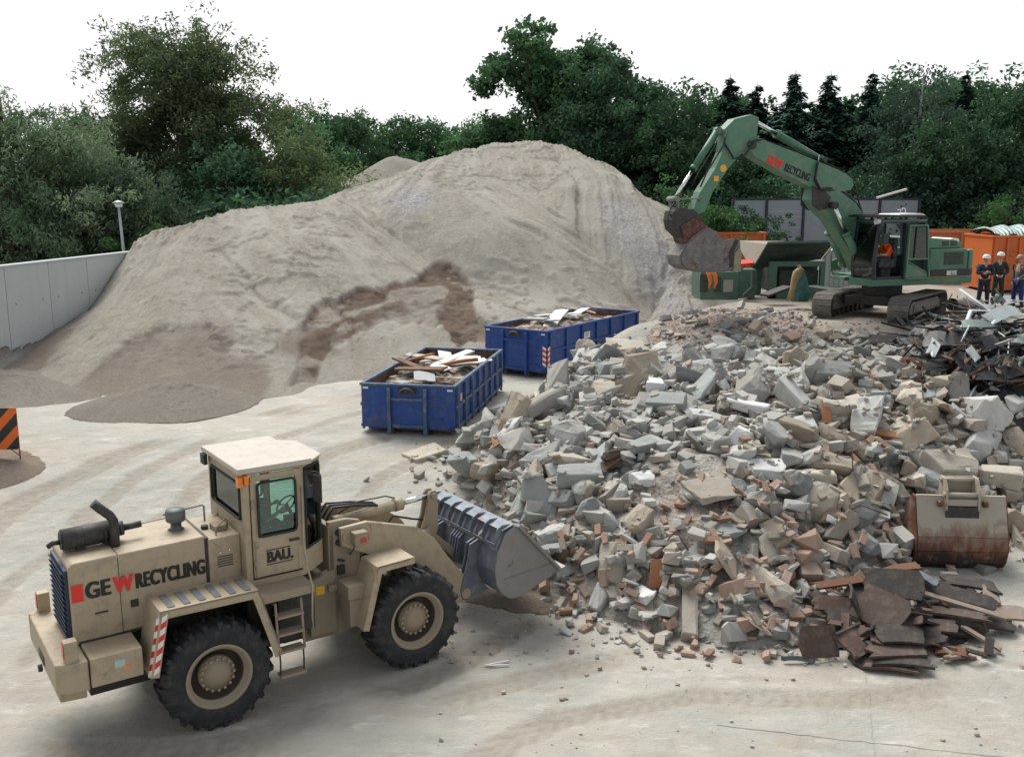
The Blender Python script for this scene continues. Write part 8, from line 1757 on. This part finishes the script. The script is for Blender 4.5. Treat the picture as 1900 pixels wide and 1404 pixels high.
# ================================================================== SCRAP METAL PILE
SM = [paint('scrap_black', (.016, .017, .018), (.03, .03, .03), .45, (.09, .08, .075), .35, 4, .003, .3, .1), paint('scrap_zinc', (.48, .53, .52), (.30, .35, .345), .4, (.3, .3, .28), .3, 3, .004, .3, .04), paint('scrap_mint', (.15, .21, .19), (.09, .13, .12), .45, dirt_amt=.3), paint('scrap_rust', (.17, .08, .05), (.10, .05, .035), .7, rust=.5), paint('scrap_white', (.62, .66, .65), (.5, .55, .54), .4, dirt_amt=.25), paint('scrap_brown', (.10, .07, .055), rough=.6)]
cs = [at(1640, 640, 26.6), at(1690, 700, 24.0), at(1740, 725, 22.8), at(1830, 745, 22.0), at(1990, 750, 21.5), at(2050, 640, 25), at(1990, 575, 28.6), at(1860, 575, 28.6), at(1740, 590, 28.3)]
X, Y = np.meshgrid(np.arange(8.5, 17, .12), np.arange(20.5, 30, .12)); P_ = [(p.x, p.y) for p in cs]; d, _, _ = seg_dist(X, Y, P_, True); ins = in_poly(X, Y, P_)
Hs = np.maximum(heap_h(X, Y), g_h(X, Y)); Z = Hs+np.where(ins, .95*(1-np.exp(-d/1.1))+fbm(X*1.6, Y*1.6, 3, 95)*.4, -.2); F = grid_faces(X.shape[1], X.shape[0]); F = F[ins.ravel()[F].any(1)]
tag(np_mesh('scrap_tangle', np.stack([X, Y, Z], -1).reshape(-1, 3), F, [SM[0]], None, False), 'dark tangle of small scrap iron under the metal sheets and bars', 'scrap', kind='stuff')
def sh(x, y): return float(np.interp(0, [0], [1]))
def scrap_z(x, y):
    dd = seg_dist(np.array([x]), np.array([y]), P_, True)[0][0] if in_poly(np.array([x]), np.array([y]), P_)[0] else 0
    return max(hh1(x, y), gz(x, y))+.95*(1-math.exp(-dd/1.1))
def ray_scrap(u, v):
    t = 18; o_ = Vector((0, 0, HC)); d = at(u, v, 1)-o_
    while t < 34:
        p = o_+d*t
        if p.z < scrap_z(p.x, p.y): return p
        t += .08
    return p
sg = 'pieces of the scrap metal pile'
def sheet(u, v, L, Wd, yw, tx, ty, mi, lb, bend=.12, lift=.18):
    if mi in (1, 2, 4): L *= .8; Wd *= .7; bend *= .6
    p = ray_scrap(u, v); p.z += lift+(.14 if mi in (1, 2, 4) else .05); o = board('metal_sheet', p, L, Wd, .012, (0, 0, 0), SM[mi], lb, 'metal sheet', sg, bend, int(u+v)); o.rotation_mode = 'QUATERNION'; o.rotation_quaternion = (Matrix.Rotation(R(yw), 3, 'Z') @ Matrix.Rotation(R(tx), 3, 'X') @ Matrix.Rotation(R(ty), 3, 'Y')).to_quaternion()
def sbar(P, r, mi, lb, name='metal_bar', lift=.22, square=False):
    Q = [ray_scrap(u, v)+Vector((0, 0, lift+dz)) for u, v, dz in P]; c = Q[0].copy(); mb = MB()
    if square:
        for a, b_ in zip(Q[:-1], Q[1:]): mb.bar(a-c, b_-c, r*2, r*2)
    else: mb.tube([q-c for q in Q], r, 7)
    o = mb.build(name, SM[mi]); o.location = c; tag(o, lb, 'metal bar', sg)
for a in [(1728, 668, 1.6, .34, 68, 30, -10, 4, 'long white folded sheet hanging down the front of the scrap', .25), (1800, 682, .7, .5, 60, 50, 0, 4, 'crumpled white sheet in the middle of the scrap', .2), (1860, 610, 1.3, .55, 25, 35, -12, 1, 'large bright zinc sheet twisted upwards, upper right of the scrap', .3), (1880, 575, .9, .6, 10, 30, 0, 1, 'flat zinc sheet at the right edge of the scrap', .1), (1815, 630, 1.1, .5, -10, 25, 8, 2, 'mint sheet under the bright zinc sheet', .15), (1655, 645, 1.2, .4, -14, 35, 0, 0, 'black wedge-shaped plate at the left end of the scrap', .0),
          (1700, 650, .75, .36, 50, 30, 0, 5, 'brown-grey plate right of the black wedge-shaped plate', .05), (1690, 690, .8, .35, 40, 35, 0, 3, 'rusty reddish plate at the lower left of the scrap', .12), (1775, 600, 1.5, .7, -25, 15, 0, 0, 'black panel behind the grating', .0), (1890, 660, 1.0, .5, -30, 30, 0, 2, 'dull mint sheet at the right edge', .2), (1835, 660, .9, .4, 30, 40, 0, 0, 'black sheet right of the crumpled white one', .2), (1760, 650, 1.3, .6, -20, 30, 0, 0, 'black folded plate left of the crumpled white one', .1), (1745, 700, 1.1, .4, 30, 30, 0, 0, 'black plate at the front foot of the scrap', .1), (1820, 720, 1.2, .4, -10, 25, 0, 0, 'black plate at the front right foot of the scrap', .1), (1880, 710, 1.0, .5, 20, 30, 0, 0, 'black plate under the leaning rods', .15), (1790, 715, .9, .3, 35, 20, 0, 3, 'rusty angled plate at the front foot', .05), (1850, 575, .7, .4, 40, 40, 0, 2, 'small mint sheet at the top of the scrap', .2), (1830, 590, .6, .3, -60, 50, 0, 4, 'small white scrap on the top ridge', .1)]: sheet(*a)
for P, r, mi, lb, sq in [([(1778, 563, .25), (1842, 600, .05)], .05, 4, 'long white angle bar running down from the top left', True), ([(1842, 600, .05), (1862, 612, 0)], .04, 1, 'short zinc bar ending the white angle bar', True), ([(1708, 590, .0), (1800, 622, 0)], .03, 1, 'thin bright edge strip along the black panel', True), ([(1758, 642, .05), (1790, 628, .12), (1798, 608, .2), (1835, 603, .1)], .06, 4, 'bent white pipe winding through the scrap', False), ([(1775, 665, 0), (1796, 635, .2)], .025, 1, 'slim rod standing left of the crumpled white sheet', False), ([(1848, 655, .1), (1852, 700, 0)], .03, 1, 'slim bright rod leaning right of the crumpled white sheet', False), ([(1826, 685, .1), (1836, 712, 0)], .03, 1, 'short bright rod near the front foot', False), ([(1890, 700, .15), (1882, 720, 0)], .03, 2, 'mint rod at the right edge', False), ([(1768, 712, 0), (1815, 680, .15)], .05, 3, 'rusty angle iron lying across the front', True), ([(1730, 700, 0), (1765, 725, -.05)], .025, 1, 'thin bright strip at the lower left', True), ([(1850, 640, .1), (1870, 655, .1), (1868, 680, 0), (1880, 690, 0)], .02, 1, 'curled grey wire at the right', False), ([(1650, 668, 0), (1672, 690, 0)], .03, 0, 'black bar beside the rusty plate', True), ([(1844, 566, .35), (1862, 585, .25), (1850, 590, .0)], .03, 0, 'black hoop standing on the top ridge', False), ([(1830, 730, 0), (1900, 712, .1)], .03, 1, 'pale strip along the lower right edge', True), ([(1690, 625, .1), (1722, 612, .1), (1755, 640, .05)], .035, 0, 'black frame corner below the grating', True), ([(1700, 725, .0), (1718, 690, .1)], .02, 3, 'rusty rod at the lower left', False)]: sbar(P, r, mi, lb, square=sq)
rn = random.Random(55); SCR = {}
SLM = [(1728, 668, 'beside the long white folded sheet'), (1800, 682, 'beside the crumpled white sheet'), (1860, 610, 'under the bright zinc sheet'), (1762, 597, 'beside the iron grating'), (1880, 700, 'at the right edge'), (1840, 730, 'at the front foot'), (1680, 650, 'at the left end'), (1830, 640, 'in the middle of the heap'), (1910, 620, 'at the far right top')]
for k in range(165):
    u = rn.uniform(1655, 1930); v = rn.uniform(575, 738)
    if v > 640+ (u-1640)*.9: continue
    p = ray_scrap(u, v); L = rn.uniform(.5, 1.9); a = rn.uniform(0, 3.14); dz = rn.gauss(0, .28); d = Vector((math.cos(a), math.sin(a), dz)).normalized()*L/2; sd = d.cross(Vector((0, 0, 1)))*rn.uniform(-.25, .25)
    p.z += rn.uniform(.10, .34); mi = rn.choice([0, 0, 0, 0, 3, 1, 5]); mb = MB()
    if rn.random() < .45: mb.tube([-d, -d*.3+sd, d*.4+sd*.6, d+Vector((0, 0, rn.uniform(-.1, .15)))], rn.uniform(.012, .028), 6)
    else: mb.bar(-d, d, rn.uniform(.03, .09), .012); mb.bar(-d+Vector((0, 0, .02)), d+Vector((0, 0, .02)), .012, .05)
    o = mb.build('metal_bar', SM[mi]); o.location = p; tag(o, None, 'metal bar', sg); SCR.setdefault((('short ' if L < 1.1 else 'long ')+{0: 'black', 3: 'rusty', 1: 'bright', 5: 'brown'}[mi]+' scrap bar', min(SLM, key=lambda q: (q[0]-u)**2+(q[1]-v)**2)[2]), []).append((u, o))
for k in range(34):
    u = rn.uniform(1660, 1930); v = rn.uniform(600, 735)
    if v > 640+ (u-1640)*.9: continue
    mi = rn.choice([0, 0, 0, 5, 3, 1]); p = ray_scrap(u, v); p.z += .2; o = board('metal_sheet', p, rn.uniform(.3, .8), rn.uniform(.12, .35), .01, (0, 0, 0), SM[mi], 'x', 'metal sheet', sg, rn.uniform(0, .15), k); SCR.setdefault(({0: 'black', 3: 'rusty', 1: 'bright', 5: 'brown'}[mi]+' bent scrap plate', min(SLM, key=lambda q: (q[0]-u)**2+(q[1]-v)**2)[2]), []).append((u, o))
    o.rotation_euler = (rn.gauss(0, .6), rn.gauss(0, .5), rn.uniform(0, 6))
for (k_, lm_), lst in SCR.items():
    lst.sort(key=lambda q: q[0])
    for i_, (u, o) in enumerate(lst): o['label'] = k_+(', '+ORD[min(i_, 13)]+' of its kind' if len(lst) > 1 else '')+' '+lm_
p = ray_scrap(1762, 597); gr_ = empty('iron_grating', (p.x, p.y, p.z+.12), 0, 'black iron grating with curly bars lying on the scrap pile', 'grating', sg); gr_.rotation_euler = (R(14), R(4), R(-22))
mb = MB()
for a, b_ in (((-.75, -.4), (.75, -.4)), ((-.75, .4), (.75, .4)), ((-.75, -.4), (-.75, .4)), ((.75, -.4), (.75, .4))): mb.bar((*a, 0), (*b_, 0), .05, .05)
mb.build('frame', SM[0], gr_)
for k in range(9): mb = MB(); x = -.62+k*.155; mb.tube([(x, -.38, 0), (x+.07, -.12, .02), (x-.04, .12, .02), (x+.03, .38, 0)], .016, 5); mb.build('bar', SM[1 if k in (0, 4, 8) else 0], gr_)
# pale sticks on the ground before the loader
for k, (u, v, L, yw) in enumerate([(922, 1230, .42, 22), (925, 1234, .3, 5)]):
    p = on(u, v, .02); o = board('stick', p, L, .025, .015, (0, 0, R(yw)), WOODS[1], ('longer', 'shorter')[k]+' of two crossed pale sticks on the ground right of the front wheel', 'stick', 'crossed sticks on the yard', .0, 900+k)
# every countable thing says so
for o in list(bpy.data.objects):
    if o.parent is None and o.get('category') and not o.get('kind'): o['kind'] = 'thing'
